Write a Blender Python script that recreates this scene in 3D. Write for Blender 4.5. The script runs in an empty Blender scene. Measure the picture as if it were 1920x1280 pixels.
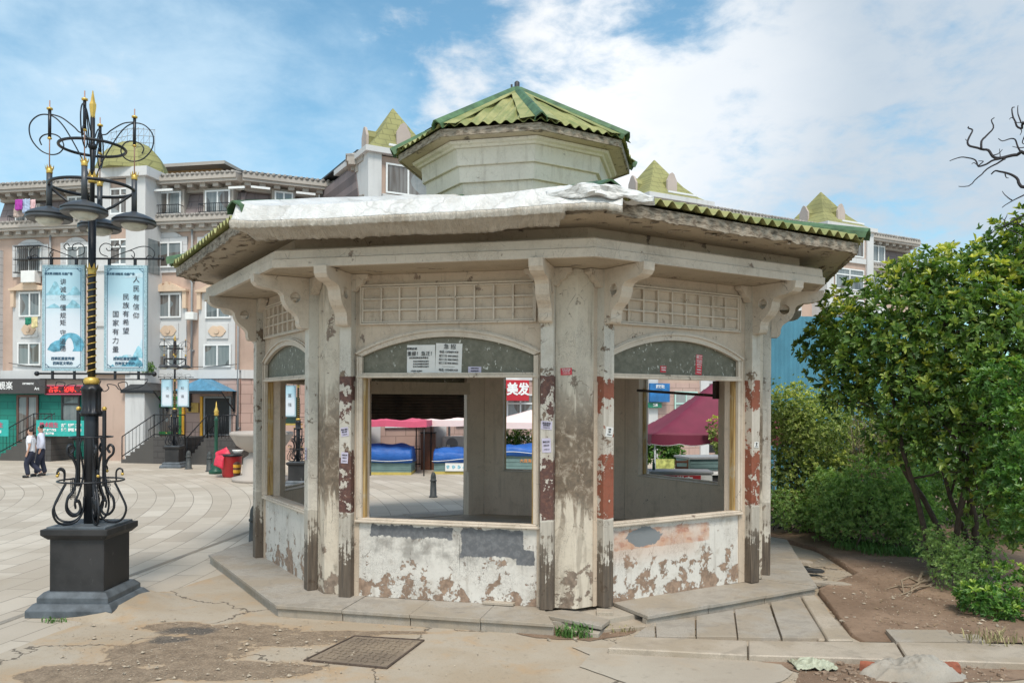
import bpy, math, random
import numpy as np
from mathutils import Matrix, Vector, noise
R = math.radians
rnd = random.Random(7)
scene = bpy.context.scene
COL = scene.collection

# ---------------------------------------------------------------- camera
F = 1525.5; HY = 753.08; ROLL = R(-0.24889); CAMZ = 2.65
cam_d = bpy.data.cameras.new('camera'); cam = bpy.data.objects.new('camera', cam_d); COL.objects.link(cam)
cam_d.sensor_width = 36; cam_d.lens = F/1920*36; cam_d.shift_y = (HY-640)/1920
cam_d.clip_start = 0.1; cam_d.clip_end = 4000
cam.location = (0, 0, CAMZ); cam.rotation_euler = (R(90), ROLL, 0)
scene.camera = cam

# ---------------------------------------------------------------- world, sun, exposure
scene.view_settings.view_transform = 'Standard'; scene.view_settings.look = 'None'
scene.view_settings.exposure = 0.52; scene.view_settings.gamma = 1
scene.view_settings.use_curve_mapping = False
SUN_EL, SUN_AZ = 58, 170            # azimuth clockwise from +Y
w = bpy.data.worlds.new('World'); scene.world = w; w.use_nodes = True
sun_d = bpy.data.lights.new('sun', 'SUN'); sun = bpy.data.objects.new('sun', sun_d); COL.objects.link(sun)
sun_d.energy = 2.3; sun_d.angle = R(16); sun_d.color = (1, .925, .82)
sun.location = (30, 40, 60)
sd = Vector((math.sin(R(SUN_AZ))*math.cos(R(SUN_EL)), math.cos(R(SUN_AZ))*math.cos(R(SUN_EL)), math.sin(R(SUN_EL))))
sun.rotation_euler = sd.to_track_quat('Z', 'Y').to_euler()

# ---------------------------------------------------------------- node helper
class NT:
    def __init__(s, tree):
        s.t = tree; s.n = tree.nodes; s.l = tree.links
    def new(s, kind, **kw):
        x = s.n.new(kind)
        for k, v in kw.items(): setattr(x, k, v)
        return x
    def put(s, sock, v):
        if v is None: return
        if hasattr(v, 'is_output') or isinstance(v, bpy.types.NodeSocket): s.l.new(v, sock)
        else:
            try: sock.default_value = v
            except Exception:
                sock.default_value = (v[0], v[1], v[2], 1) if hasattr(v, '__len__') else (v, v, v)
    def geo(s): return s.new('ShaderNodeNewGeometry').outputs['Position']
    def tc(s, w='Object'): return s.new('ShaderNodeTexCoord').outputs[w]
    def attr(s, name, out='Fac'):
        return s.new('ShaderNodeAttribute', attribute_name=name).outputs[out]
    def mapv(s, v, scale=(1, 1, 1), loc=(0, 0, 0), rot=(0, 0, 0)):
        m = s.new('ShaderNodeMapping'); s.put(m.inputs['Vector'], v)
        m.inputs['Scale'].default_value = scale; m.inputs['Location'].default_value = loc; m.inputs['Rotation'].default_value = rot
        return m.outputs[0]
    def sep(s, v):
        x = s.new('ShaderNodeSeparateXYZ'); s.put(x.inputs[0], v); return x.outputs
    def comb(s, x, y, z):
        c = s.new('ShaderNodeCombineXYZ')
        for i, q in enumerate((x, y, z)): s.put(c.inputs[i], q)
        return c.outputs[0]
    def noise(s, v, scale=5, detail=6, rough=.6, dist=0, out='Fac'):
        x = s.new('ShaderNodeTexNoise'); s.put(x.inputs['Vector'], v)
        x.inputs['Scale'].default_value = scale; x.inputs['Detail'].default_value = detail
        x.inputs['Roughness'].default_value = rough; x.inputs['Distortion'].default_value = dist
        return x.outputs[out]
    def vor(s, v, scale=5, feature='F1', out='Distance'):
        x = s.new('ShaderNodeTexVoronoi', feature=feature); s.put(x.inputs['Vector'], v)
        x.inputs['Scale'].default_value = scale; return x.outputs[out]
    def brick(s, v, w=.5, h=.25, mortar=.02, off=.5, c1=(1, 1, 1, 1), c2=(.8, .8, .8, 1), cm=(0, 0, 0, 1), smooth=.1):
        x = s.new('ShaderNodeTexBrick'); s.put(x.inputs['Vector'], v); x.offset = off
        for k, q in (('Scale', 1), ('Brick Width', w), ('Row Height', h), ('Mortar Size', mortar), ('Mortar Smooth', smooth), ('Color1', c1), ('Color2', c2), ('Mortar', cm)):
            x.inputs[k].default_value = q
        return x.outputs
    def m(s, op, a, b=None, c=None, clamp=False):
        x = s.new('ShaderNodeMath', operation=op, use_clamp=clamp)
        for i, q in enumerate((a, b, c)):
            if q is not None: s.put(x.inputs[i], q)
        return x.outputs[0]
    def vm(s, op, a, b=None):
        x = s.new('ShaderNodeVectorMath', operation=op); s.put(x.inputs[0], a)
        if b is not None: s.put(x.inputs[1], b)
        return x.outputs
    def step(s, v, lo, hi):          # smoothstep lo->hi
        x = s.new('ShaderNodeMapRange', interpolation_type='SMOOTHSTEP'); s.put(x.inputs['Value'], v)
        for k, q in (('From Min', lo), ('From Max', hi)): s.put(x.inputs[k], q)
        return x.outputs[0]
    def ramp(s, fac, stops, interp='LINEAR'):
        x = s.new('ShaderNodeValToRGB'); s.put(x.inputs[0], fac); r = x.color_ramp; r.interpolation = interp
        while len(r.elements) < len(stops): r.elements.new(.5)
        for e, (p, c) in zip(r.elements, stops):
            e.position = p; e.color = (c[0], c[1], c[2], 1) if hasattr(c, '__len__') else (c, c, c, 1)
        return x.outputs[0]
    def mix(s, f, a, b, mode='MIX'):
        x = s.new('ShaderNodeMix', data_type='RGBA', blend_type=mode)
        s.put(x.inputs[0], f)
        for i, q in ((6, a), (7, b)):
            if hasattr(q, '__len__') and not isinstance(q, bpy.types.NodeSocket): q = (q[0], q[1], q[2], 1)
            s.put(x.inputs[i], q)
        return x.outputs[2]
    def bump(s, h, strength=.3, dist=.01, normal=None):
        x = s.new('ShaderNodeBump'); s.put(x.inputs['Height'], h)
        x.inputs['Strength'].default_value = strength; x.inputs['Distance'].default_value = dist
        if normal is not None: s.put(x.inputs['Normal'], normal)
        return x.outputs[0]

def material(name):
    m = bpy.data.materials.new(name); m.use_nodes = True
    t = NT(m.node_tree); b = m.node_tree.nodes['Principled BSDF']
    return m, t, b
def P(b, color=None, rough=None, metal=None, normal=None, spec=None, t=None):
    for k, v in (('Base Color', color), ('Roughness', rough), ('Metallic', metal), ('Normal', normal), ('Specular IOR Level', spec)):
        if v is None: continue
        if isinstance(v, bpy.types.NodeSocket): b.id_data.links.new(v, b.inputs[k])
        elif hasattr(v, '__len__'): b.inputs[k].default_value = (v[0], v[1], v[2], 1)
        else: b.inputs[k].default_value = v

# ---------------------------------------------------------------- sky with clouds
def build_world():
    t = NT(w.node_tree); bg = w.node_tree.nodes['Background']
    sky = t.new('ShaderNodeTexSky', sky_type='NISHITA'); sky.sun_disc = False
    sky.sun_elevation = R(SUN_EL); sky.sun_rotation = R(SUN_AZ); sky.air_density = 1.0; sky.dust_density = .6; sky.ozone_density = 2.2
    skyc = t.mix(1, sky.outputs[0], (.84, 1.32, 1.26), 'MULTIPLY')
    d = t.tc('Generated')
    d = t.vm('NORMALIZE', d)[0]
    dz = t.sep(d)[2]
    wisp_v = t.mapv(d, scale=(1, 1, 2.0))
    def blob(px, py, r0, r1):
        v = Vector(((px-960)/F, 1, (HY-py)/F)).normalized()
        dot = t.vm('DOT_PRODUCT', d, tuple(v))[1]
        return t.step(dot, math.cos(R(r1)), math.cos(R(r0)))
    n1 = t.noise(wisp_v, 6.5, 10, .60, .25)
    n2 = t.noise(wisp_v, 20, 9, .62, .3)
    n3 = t.noise(t.mapv(d, scale=(1, 1, 1.6), loc=(3, 1, 7)), 2.6, 8, .58, .2)
    fine = t.m('ADD', t.m('MULTIPLY', t.m('SUBTRACT', n1, .5), 1.9), t.m('MULTIPLY', t.m('SUBTRACT', n2, .5), 1.0))
    b1 = t.m('MAXIMUM', blob(1230, 230, 2, 13), t.m('MULTIPLY', blob(1090, 70, 0, 8), .8))
    b2 = t.m('MULTIPLY', blob(1640, 60, 3, 22), .98)
    b3 = t.m('MULTIPLY', blob(1850, 260, 3, 17), .85)
    b4 = t.m('MULTIPLY', blob(1475, 415, 0, 5), .95)
    b5 = t.m('MULTIPLY', blob(900, 195, 0, 6), .6)
    hole = t.m('MULTIPLY', blob(1265, -10, 0, 5), .45)
    big = t.m('MAXIMUM', t.m('MAXIMUM', b1, b2), t.m('MAXIMUM', b3, t.m('MAXIMUM', b4, b5)))
    big = t.m('SUBTRACT', t.m('ADD', big, fine), hole)
    m_big = t.step(big, .22, 1.02)
    # thin veil clouds, left side and elsewhere round the sky
    veil = t.m('ADD', t.m('MULTIPLY', t.m('SUBTRACT', n3, .5), 2.0), t.m('MULTIPLY', fine, .6))
    vl = t.m('MAXIMUM', t.m('MULTIPLY', blob(380, 60, 2, 9), .30), t.m('MULTIPLY', blob(120, 200, 4, 18), .75))
    vl = t.m('MAXIMUM', vl, t.m('MULTIPLY', blob(560, 300, 3, 11), .40))
    veil = t.m('ADD', t.m('ADD', veil, vl), .0)
    m_veil = t.m('ADD', t.m('MULTIPLY', t.step(veil, .0, 1.15), .70), .10)
    grey = t.step(t.m('ADD', t.m('ADD', t.m('MULTIPLY', blob(1600, 280, 0, 17), .6), t.m('MULTIPLY', blob(1800, 120, 0, 24), .5)), t.m('MULTIPLY', fine, .6)), .05, 1.0)
    ccol = t.mix(grey, (6.7, 6.85, 7.0), (4.3, 4.9, 5.5))
    ccol = t.mix(t.m('MULTIPLY', t.step(n2, .62, .35), .35), ccol, t.mix(1, ccol, (.86, .90, .95), 'MULTIPLY'))
    hot = blob(1230, 190, 0, 13)
    ccol = t.mix(t.m('MULTIPLY', hot, .6), ccol, (7.9, 8.0, 8.1))
    # generic cloud cover for the hemisphere behind the camera
    back = t.step(t.sep(d)[1], .35, -.2)
    m_back = t.m('MULTIPLY', t.step(t.m('ADD', n3, t.m('MULTIPLY', fine, .3)), .35, .6), t.m('MULTIPLY', back, .9))
    c = t.mix(m_veil, skyc, (4.7, 6.1, 7.2))
    c = t.mix(m_back, c, (8.0, 8.1, 8.2))
    c = t.mix(t.m('MULTIPLY', m_big, .96), c, ccol)
    t.put(bg.inputs[0], c); bg.inputs[1].default_value = .1
build_world()

# ---------------------------------------------------------------- mesh helper
class MB:
    def __init__(s): s.v = []; s.f = []; s.mi = []; s.sm = []; s.M = None; s.mat = 0
    def add(s, vs, fs, smooth=False, M=None):
        o = len(s.v); M = M if M is not None else s.M
        if M is not None: vs = [M @ Vector(q) for q in vs]
        s.v += [tuple(q) for q in vs]
        for f in fs: s.f.append(tuple(o+i for i in f)); s.mi.append(s.mat); s.sm.append(smooth)
    def box(s, x0, x1, y0, y1, z0, z1, M=None):
        vs = [(x, y, z) for z in (z0, z1) for y in (y0, y1) for x in (x0, x1)]
        s.add(vs, [(0, 2, 3, 1), (4, 5, 7, 6), (0, 1, 5, 4), (2, 6, 7, 3), (0, 4, 6, 2), (1, 3, 7, 5)], M=M); return s
    def prism(s, pts, y0, y1, M=None, smooth=False):      # polygon in xz extruded along y
        n = len(pts); vs = [(x, y0, z) for x, z in pts]+[(x, y1, z) for x, z in pts]
        fs = [tuple(range(n)), tuple(range(2*n-1, n-1, -1))]
        s.add(vs, fs, M=M); o = len(s.v)-2*n
        for i in range(n):
            j = (i+1) % n; s.f.append((o+i, o+n+i, o+n+j, o+j)); s.mi.append(s.mat); s.sm.append(smooth)
        return s
    def slab(s, pts, z0, z1, M=None):       # polygon in xy extruded up
        n = len(pts); vs = [(x, y, z0) for x, y in pts]+[(x, y, z1) for x, y in pts]
        s.add(vs, [tuple(range(n-1, -1, -1)), tuple(range(n, 2*n))]+[(i, (i+1) % n, n+(i+1) % n, n+i) for i in range(n)], M=M); return s
    def sweep(s, prof, path, closed=False, M=None, smooth=False):
        """prof: list of (a,b); path: list of (origin, ea, eb) frames"""
        n = len(prof); vs = []
        for o, ea, eb in path:
            o, ea, eb = Vector(o), Vector(ea), Vector(eb)
            vs += [tuple(o+ea*a+eb*b) for a, b in prof]
        fs = []; m_ = len(path)
        for i in range(m_ if closed else m_-1):
            j = (i+1) % m_
            for k in range(n):
                l = (k+1) % n; fs.append((i*n+k, i*n+l, j*n+l, j*n+k))
        if not closed: fs += [tuple(range(n-1, -1, -1)), tuple((m_-1)*n+k for k in range(n))]
        s.add(vs, fs, smooth, M); return s
    def tube(s, pts, r, n=8, M=None, smooth=True, cap=True):
        pts = [Vector(p) for p in pts]; m_ = len(pts)
        rs = r if hasattr(r, '__len__') else [r]*m_
        vs = []; ref = None
        for i, p in enumerate(pts):
            t = (pts[min(i+1, m_-1)]-pts[max(i-1, 0)]);
            if t.length < 1e-9: t = Vector((0, 0, 1))
            t.normalize()
            if ref is None: ref = Vector((1, 0, 0)) if abs(t.x) < .8 else Vector((0, 1, 0))
            a = ref-t*ref.dot(t)
            if a.length < 1e-4: a = t.orthogonal()
            a.normalize(); ref = a; b = t.cross(a)
            vs += [p+(a*math.cos(2*math.pi*k/n)+b*math.sin(2*math.pi*k/n))*rs[i] for k in range(n)]
        fs = [(i*n+k, i*n+(k+1) % n, (i+1)*n+(k+1) % n, (i+1)*n+k) for i in range(m_-1) for k in range(n)]
        if cap: fs += [tuple(range(n-1, -1, -1)), tuple((m_-1)*n+k for k in range(n))]
        s.add(vs, fs, smooth, M); return s
    def lathe(s, prof, n=24, c=(0, 0, 0), M=None, smooth=True, sx=1, sy=1):
        vs = [(c[0]+r*math.cos(2*math.pi*k/n)*sx, c[1]+r*math.sin(2*math.pi*k/n)*sy, c[2]+z) for r, z in prof for k in range(n)]
        m_ = len(prof)
        fs = [(i*n+k, i*n+(k+1) % n, (i+1)*n+(k+1) % n, (i+1)*n+k) for i in range(m_-1) for k in range(n)]
        fs += [tuple(range(n-1, -1, -1)), tuple((m_-1)*n+k for k in range(n))]
        s.add(vs, fs, smooth, M); return s
    def ball(s, c, r, n=10, M=None):
        k = 6; return s.lathe([(max(r*math.sin(math.pi*i/k), r*.02), -r*math.cos(math.pi*i/k)) for i in range(k+1)], n, c, M)
    def quad(s, a, b, c, d, M=None): s.add([a, b, c, d], [(0, 1, 2, 3)], M=M); return s
    def grid(s, fn, nu, nv, M=None, smooth=True, thick=None):
        vs = [fn(i/nu, j/nv) for j in range(nv+1) for i in range(nu+1)]
        fs = [(j*(nu+1)+i, j*(nu+1)+i+1, (j+1)*(nu+1)+i+1, (j+1)*(nu+1)+i) for j in range(nv) for i in range(nu)]
        s.add(vs, fs, smooth, M); return s
    def build(s, name, mats, parent=None, label=None, bevel=0, solid=0, recalc=True, **kw):
        me = bpy.data.meshes.new(name); me.from_pydata(s.v, [], s.f)
        mats = mats if isinstance(mats, (list, tuple)) else [mats]
        for m_ in mats: me.materials.append(m_)
        if len(mats) > 1: me.polygons.foreach_set('material_index', s.mi)
        me.polygons.foreach_set('use_smooth', s.sm)
        if recalc and len(s.f) < 60000:
            import bmesh
            bm = bmesh.new(); bm.from_mesh(me); bmesh.ops.recalc_face_normals(bm, faces=bm.faces[:]); bm.to_mesh(me); bm.free()
        me.update()
        o = bpy.data.objects.new(name, me); COL.objects.link(o)
        if parent is not None: o.parent = parent
        if label: o['label'] = label
        if bevel:
            b = o.modifiers.new('bevel', 'BEVEL'); b.width = bevel; b.segments = 1; b.limit_method = 'ANGLE'; b.angle_limit = R(40)
        if solid:
            q = o.modifiers.new('solid', 'SOLIDIFY'); q.thickness = solid
        for k, v in kw.items(): setattr(o, k, v)
        return o

def tag(o, label=None, cat=None, group=None, kind=None):
    if label: o['label'] = label
    if cat: o['category'] = cat
    if group: o['group'] = group
    if kind: o['kind'] = kind
    return o
def thing(name, label, cat, loc=(0, 0, 0), rz=0, group=None, scale=None):
    o = bpy.data.objects.new(name, None); COL.objects.link(o); o.location = loc; o.rotation_euler = (0, 0, rz); o.empty_display_size = .2
    if scale: o.scale = (scale,)*3
    return tag(o, label, cat, group)
def children(o): return [c for c in COL.objects if c.parent == o]
def copy_tree(o, parent=None, label=None, loc=None, rz=None, scale=None, group=None):
    c = o.copy(); COL.objects.link(c)
    if parent is not None: c.parent = parent
    for ch in children(o): copy_tree(ch, c)
    if label: c['label'] = label
    if group: c['group'] = group
    if loc is not None: c.location = loc
    if rz is not None: c.rotation_euler = (0, 0, rz)
    if scale is not None: c.scale = (scale,)*3
    return c
def frame(o, x, z=(0, 0, 1)):
    """matrix: local x = x, local z = z, local y = z cross x"""
    x = Vector(x).normalized(); z = Vector(z).normalized(); y = z.cross(x).normalized(); o = Vector(o)
    return Matrix(((x.x, y.x, z.x, o.x), (x.y, y.y, z.y, o.y), (x.z, y.z, z.z, o.z), (0, 0, 0, 1)))
CS, SN = math.cos(ROLL), math.sin(ROLL)
def ray(x, y):
    dx = x-960; dy = y-HY
    return (CS*dx+SN*dy)/F, (-SN*dx+CS*dy)/F
def at(x, y, Y):                    # point of the photograph at distance Y
    a, b = ray(x, y); return Vector((a*Y, Y, CAMZ-b*Y))
def gnd(x, y, z=0):                 # point of the photograph on the ground
    a, b = ray(x, y); d = (CAMZ-z)/b; return (a*d, d)

def text(body, size, mat, parent, M, name='lettering', extrude=.004, align='CENTER', bold=0, spacing=1, squash=1, label=None):
    """real lettering as mesh; M: matrix whose x runs along the line, z up, y into the surface"""
    c = bpy.data.curves.new(name, 'FONT'); c.body = body; c.size = size; c.extrude = extrude; c.resolution_u = 2
    c.align_x = align; c.align_y = 'CENTER'; c.offset = bold; c.space_character = spacing
    o = bpy.data.objects.new(name, c); COL.objects.link(o)
    dg = bpy.context.evaluated_depsgraph_get(); me = bpy.data.meshes.new_from_object(o.evaluated_get(dg))
    bpy.data.objects.remove(o); bpy.data.curves.remove(c)
    me.transform(Matrix.Diagonal((squash, 1, 1, 1))); me.transform(Matrix.Rotation(R(90), 4, 'X')); me.transform(M)
    me.materials.clear(); me.materials.append(mat)
    me.name = name
    q = bpy.data.objects.new(name, me); COL.objects.link(q); q.parent = parent
    if label: q['label'] = label
    return q
def text_lines(rows, mat, parent, name='lettering', M0=None, **kw):
    """rows: (text, size, x, z[, squash]) joined into one lettering mesh"""
    objs = []
    for r in rows:
        M = Matrix.Translation((r[2], kw.get('y', -.004), r[3]))
        if M0 is not None: M = M0 @ M
        objs.append(text(r[0], r[1], mat, parent, M, name, squash=r[4] if len(r) > 4 else 1, extrude=kw.get('extrude', .002), bold=kw.get('bold', 0)))
    return join(objs)
def join(objs):
    vs = []; fs = []; 
    base = objs[0]
    for o in objs:
        n = len(vs); vs += [tuple(v.co) for v in o.data.vertices]; fs += [tuple(n+i for i in p.vertices) for p in o.data.polygons]
    me = bpy.data.meshes.new(base.name.split('.')[0]); me.from_pydata(vs, [], fs); me.materials.append(base.data.materials[0])
    for o in objs[1:]: bpy.data.objects.remove(o)
    base.data = me
    return base
# ---------------------------------------------------------------- materials
def simple(name, col, rough=.6, metal=0, var=.12, scale=6, bump=.1, spec=None):
    m, t, b = material(name); g = t.geo()
    n = t.noise(g, scale, 5, .6)
    lo = tuple(c*(1-var) for c in col); hi = tuple(min(1, c*(1+var)) for c in col)
    P(b, t.ramp(n, [(.3, lo), (.7, hi)]), rough, metal, t.bump(t.noise(g, scale*8, 4, .6), bump, .004), spec)
    return m
# kiosk paint -------------------------------------------------
def paint(name, col=(.64, .56, .47), under=(.27, .20, .155), peel=.10, dirt=.5, lowpeel=0, streak=.3, lowz=1.1, rough=.62, grime=.38):
    """old oil paint: cracks, chips down to the render, rain streaks and grime"""
    m, t, b = material(name); g = t.geo(); o = t.tc()
    z = t.sep(g)[2]
    big = t.noise(g, .9, 5, .6); mid = t.noise(g, 4.5, 8, .62, .3); fine = t.noise(g, 26, 6, .65)
    st = t.noise(t.mapv(g, scale=(9, 9, .7)), 1.3, 7, .6)
    st2 = t.noise(t.mapv(g, scale=(34, 34, 1.1)), 1, 6, .65)
    base = t.mix(t.m('MULTIPLY', t.step(big, .35, .7), .5), col, tuple(c*.82 for c in col))
    base = t.mix(t.m('MULTIPLY', t.step(fine, .45, .75), .28), base, tuple(c*.62 for c in col))
    base = t.mix(t.m('MULTIPLY', t.step(st, .52, .78), streak), base, (.19, .15, .11))
    base = t.mix(t.m('MULTIPLY', t.step(st2, .60, .85), streak*.7), base, (.12, .09, .065))
    gr = t.noise(t.mapv(g, loc=(9, 4, 2)), 2.3, 9, .7, .6)
    base = t.mix(t.m('MULTIPLY', t.step(gr, .50, .72), grime), base, (.30, .235, .165))
    sm2 = t.noise(g, 60, 4, .7)
    base = t.mix(t.m('MULTIPLY', t.step(sm2, .60, .72), .35), base, (.22, .17, .12))
    # cracks
    cr = t.vor(t.mapv(g, scale=(1, 1, .55), loc=(0, 0, 0)), 7, 'DISTANCE_TO_EDGE')
    ck = t.m('MULTIPLY', t.step(cr, .018, .0), t.step(mid, .50, .62))
    dv = t.vm('ADD', g, t.vm('SCALE', t.noise(g, 9, 4, .6, 0, 'Color'))[0])[0]
    cr2 = t.vor(dv, 9, 'DISTANCE_TO_EDGE')
    ck = t.m('MAXIMUM', ck, t.m('MULTIPLY', t.m('MULTIPLY', t.step(cr2, .035, .005), t.step(t.noise(g, 1.7, 5, .6), .50, .60)), .75))
    base = t.mix(t.m('MULTIPLY', ck, dirt), base, (.10, .075, .055))
    # peel
    low = t.m('MULTIPLY', t.step(z, lowz, .15), lowpeel)
    pv = t.m('ADD', t.m('ADD', mid, t.m('MULTIPLY', t.m('SUBTRACT', fine, .5), .22)), low)
    pm = t.step(pv, .70-peel, .712-peel)
    edge = t.m('SUBTRACT', t.step(pv, .685-peel, .70-peel), pm)
    ucol = t.mix(t.step(t.noise(g, 14, 7, .65), .35, .7), tuple(c*.7 for c in under), tuple(c*1.25 for c in under))
    c = t.mix(pm, base, ucol)
    c = t.mix(t.m('MULTIPLY', edge, .55), c, (.13, .10, .08))
    h = t.m('ADD', t.m('MULTIPLY', t.m('SUBTRACT', 1, pm), 1.0), t.m('MULTIPLY', fine, .35))
    h = t.m('SUBTRACT', h, t.m('MULTIPLY', ck, .8))
    P(b, c, rough, 0, t.bump(h, .55, .006))
    return m, t, b, c
M_paint = paint('cream_paint', col=(.58, .475, .37), peel=.03, streak=.35)[0]
M_trim = paint('cornice_paint', col=(.62, .535, .44), peel=.02, streak=.24, dirt=.6)[0]
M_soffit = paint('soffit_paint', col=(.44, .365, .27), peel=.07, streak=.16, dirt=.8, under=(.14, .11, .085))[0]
M_inner = paint('inner_wall_paint', col=(.72, .60, .49), peel=.0, streak=.28, dirt=.3, under=(.2, .16, .13))[0]
M_cup = paint('cupola_paint', col=(.66, .62, .54), peel=.0, streak=.4, dirt=.25, grime=.25)[0]

def pier_mat():
    m, t, b, c = paint('pier_render', col=(.62, .55, .45), peel=.055, lowpeel=.14, lowz=1.2, streak=.7, dirt=1, under=(.25, .19, .145))
    g = t.geo(); z = t.sep(g)[2]
    n = t.noise(t.mapv(g, scale=(5.2, 5.2, .75)), 1.5, 9, .62, .5)
    n2 = t.noise(g, 9, 8, .7, .5)
    band = t.m('MULTIPLY', t.step(z, 1.15, 1.7), t.step(z, 3.1, 2.2))
    s_ = t.m('MULTIPLY', t.step(t.m('ADD', n, t.m('MULTIPLY', band, .20)), .485, .575), t.m('MULTIPLY', t.step(z, 3.3, 2.2), t.m('ADD', .35, t.m('MULTIPLY', t.step(z, .9, 1.6), .65))))
    c2 = t.mix(t.m('MULTIPLY', s_, .88), c, t.ramp(n2, [(.32, (.035, .022, .013)), (.52, (.14, .095, .058)), (.72, (.50, .44, .36))]))
    mold = t.m('MULTIPLY', t.step(t.noise(g, 6, 6, .6), .58, .72), t.step(z, 3.0, 1.0))
    c2 = t.mix(t.m('MULTIPLY', mold, .45), c2, (.09, .085, .06))
    P(b, c2)
    return m
M_pier = pier_mat()

def post_mat(kind, redc):
    m, t, b, c = paint('post_wood_'+str(kind), col=(.60, .56, .49), peel=.08, streak=.45, dirt=1, under=(.20, .145, .10))
    g = t.geo(); z = t.sep(g)[2]
    n = t.noise(g, 6, 7, .65, .2); f = t.noise(g, 22, 6, .7)
    zj = t.m('ADD', z, t.m('MULTIPLY', t.m('SUBTRACT', n, .5), .07))
    red = t.mix(t.step(n, .4, .6), redc, tuple(q*.75 for q in redc))
    red = t.mix(t.step(f, .4, .7), red, t.mix(.5, red, (.22, .10, .065)))
    band = t.m('MULTIPLY', t.step(zj, 1.22, 1.235), t.step(zj, 2.97, 2.955))
    # chips in the red paint, heaviest in the middle of the band
    mid = t.m('MULTIPLY', t.step(z, 1.85, 2.1), t.step(z, 2.75, 2.4))
    chip = t.step(t.m('ADD', t.m('ADD', n, t.m('MULTIPLY', f, .35)), t.m('MULTIPLY', mid, .17)), .74, .755)
    c2 = t.mix(t.m('MULTIPLY', band, t.m('MULTIPLY', t.m('SUBTRACT', 1, t.m('MULTIPLY', chip, .92)), 1.0 if kind else .12)), c, red)
    grain = t.noise(t.mapv(g, scale=(40, 40, 2)), 1, 6, .6)
    lowb = t.step(t.m('ADD', t.m('ADD', z, t.m('MULTIPLY', t.m('SUBTRACT', grain, .5), 1.1)), t.m('MULTIPLY', t.m('SUBTRACT', n, .5), 1.6)), .90, .82)
    wood = t.ramp(grain, [(.3, (.028, .018, .012)), (.55, (.085, .058, .038)), (.75, (.19, .15, .11))])
    c2 = t.mix(t.m('MULTIPLY', lowb, .93), c2, wood)
    greyw = t.m('MULTIPLY', t.m('MULTIPLY', t.step(zj, 1.22, 1.20), t.step(z, .7, .95)), .5)
    c2 = t.mix(greyw, c2, t.ramp(grain, [(.3, (.13, .10, .075)), (.7, (.40, .36, .30))]))
    P(b, c2)
    return m
M_post = [post_mat(0, (.1, .05, .04)), post_mat(1, (.095, .045, .038)), post_mat(2, (.26, .08, .045))]

def rectmask(t, u, z, u0, u1, z0, z1, jit, soft=.012):
    a = t.m('ADD', u, jit); c = t.m('ADD', z, jit)
    return t.m('MULTIPLY', t.m('MULTIPLY', t.step(a, u0, u0+soft), t.step(a, u1, u1-soft)), t.m('MULTIPLY', t.step(c, z0, z0+soft), t.step(c, z1, z1-soft)))
def panel_mat(kind):
    m, t, b, c = paint('parapet_paint_'+kind, col=(.67, .64, .59), under=(.31, .215, .155), peel=.065, lowpeel=.155, lowz=.80 if kind != 'side' else .95, streak=.35, dirt=1, grime=.5)
    o = t.tc(); s = t.sep(o); u, z = s[0], s[2]
    n = t.noise(o, 5, 7, .62); f = t.noise(o, 18, 6, .65)
    j = t.m('MULTIPLY', t.m('SUBTRACT', n, .5), .16)
    sm = t.m('MULTIPLY', t.m('SUBTRACT', f, .5), .06)
    j = t.m('ADD', j, sm)
    if kind == 'front':
        g1 = rectmask(t, u, z, -1.02, .10, .92, 1.075, j)
        g2 = rectmask(t, u, z, .20, 1.0, .72, 1.075, j)
        g3 = rectmask(t, u, z, .90, 1.14, .64, .84, sm)
        grey = t.m('MAXIMUM', t.m('MAXIMUM', g1, g2), g3)
        gc = t.mix(t.step(f, .4, .65), (.115, .12, .13), (.17, .175, .185))
        # drips and smoke below the grey
        drip = t.step(t.noise(t.mapv(o, scale=(30, 1, .35)), 1, 3, .5), .66, .70)
        dm = t.m('MULTIPLY', t.m('MULTIPLY', drip, t.step(z, .48, .70)), t.m('MULTIPLY', t.step(z, 1.0, .93), t.step(u, -1.05, -.9)))
        smoke = t.m('MULTIPLY', t.m('MULTIPLY', t.step(t.m('ADD', n, t.m('MULTIPLY', f, .3)), .50, .82), t.m('MULTIPLY', t.step(z, .50, .75), t.step(z, 1.08, .95))), t.m('MULTIPLY', t.step(u, -1.15, -.9), t.step(u, 1.2, .9)))
        c = t.mix(t.m('MULTIPLY', smoke, .75), c, (.21, .195, .175))
        c = t.mix(t.m('MULTIPLY', dm, .8), c, (.06, .055, .05))
        c = t.mix(grey, c, gc)
    elif kind == 'right':
        og = rectmask(t, u, z, -1.06, .62, .78, 1.05, sm, .02)
        of = t.m('MULTIPLY', og, t.m('ADD', .35, t.m('MULTIPLY', t.step(n, .40, .62), .5)))
        fade = t.m('MULTIPLY', t.m('MULTIPLY', t.step(z, .52, .80), t.step(z, 1.0, .8)), t.m('MULTIPLY', t.step(u, .55, .2), .38))
        c = t.mix(fade, c, (.60, .37, .25))
        c = t.mix(of, c, t.mix(t.step(t.noise(t.mapv(o, scale=(6, 1, 14)), 1, 5, .6), .45, .65), (.56, .33, .22), (.40, .15, .085)))
        e = t.vm('SUBTRACT', o, (-.55, 0, .93))[0]; e = t.sep(e)
        rr = t.m('SQRT', t.m('ADD', t.m('POWER', t.m('MULTIPLY', e[0], 1.0), 2), t.m('POWER', t.m('MULTIPLY', e[2], 2.3), 2)))
        spot = t.step(t.m('ADD', rr, t.m('MULTIPLY', j, 1.6)), .29, .275)
        c = t.mix(spot, c, (.20, .215, .225))
    P(b, c)
    return m
M_panel = {k: panel_mat(k) for k in ('front', 'right', 'side')}

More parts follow.
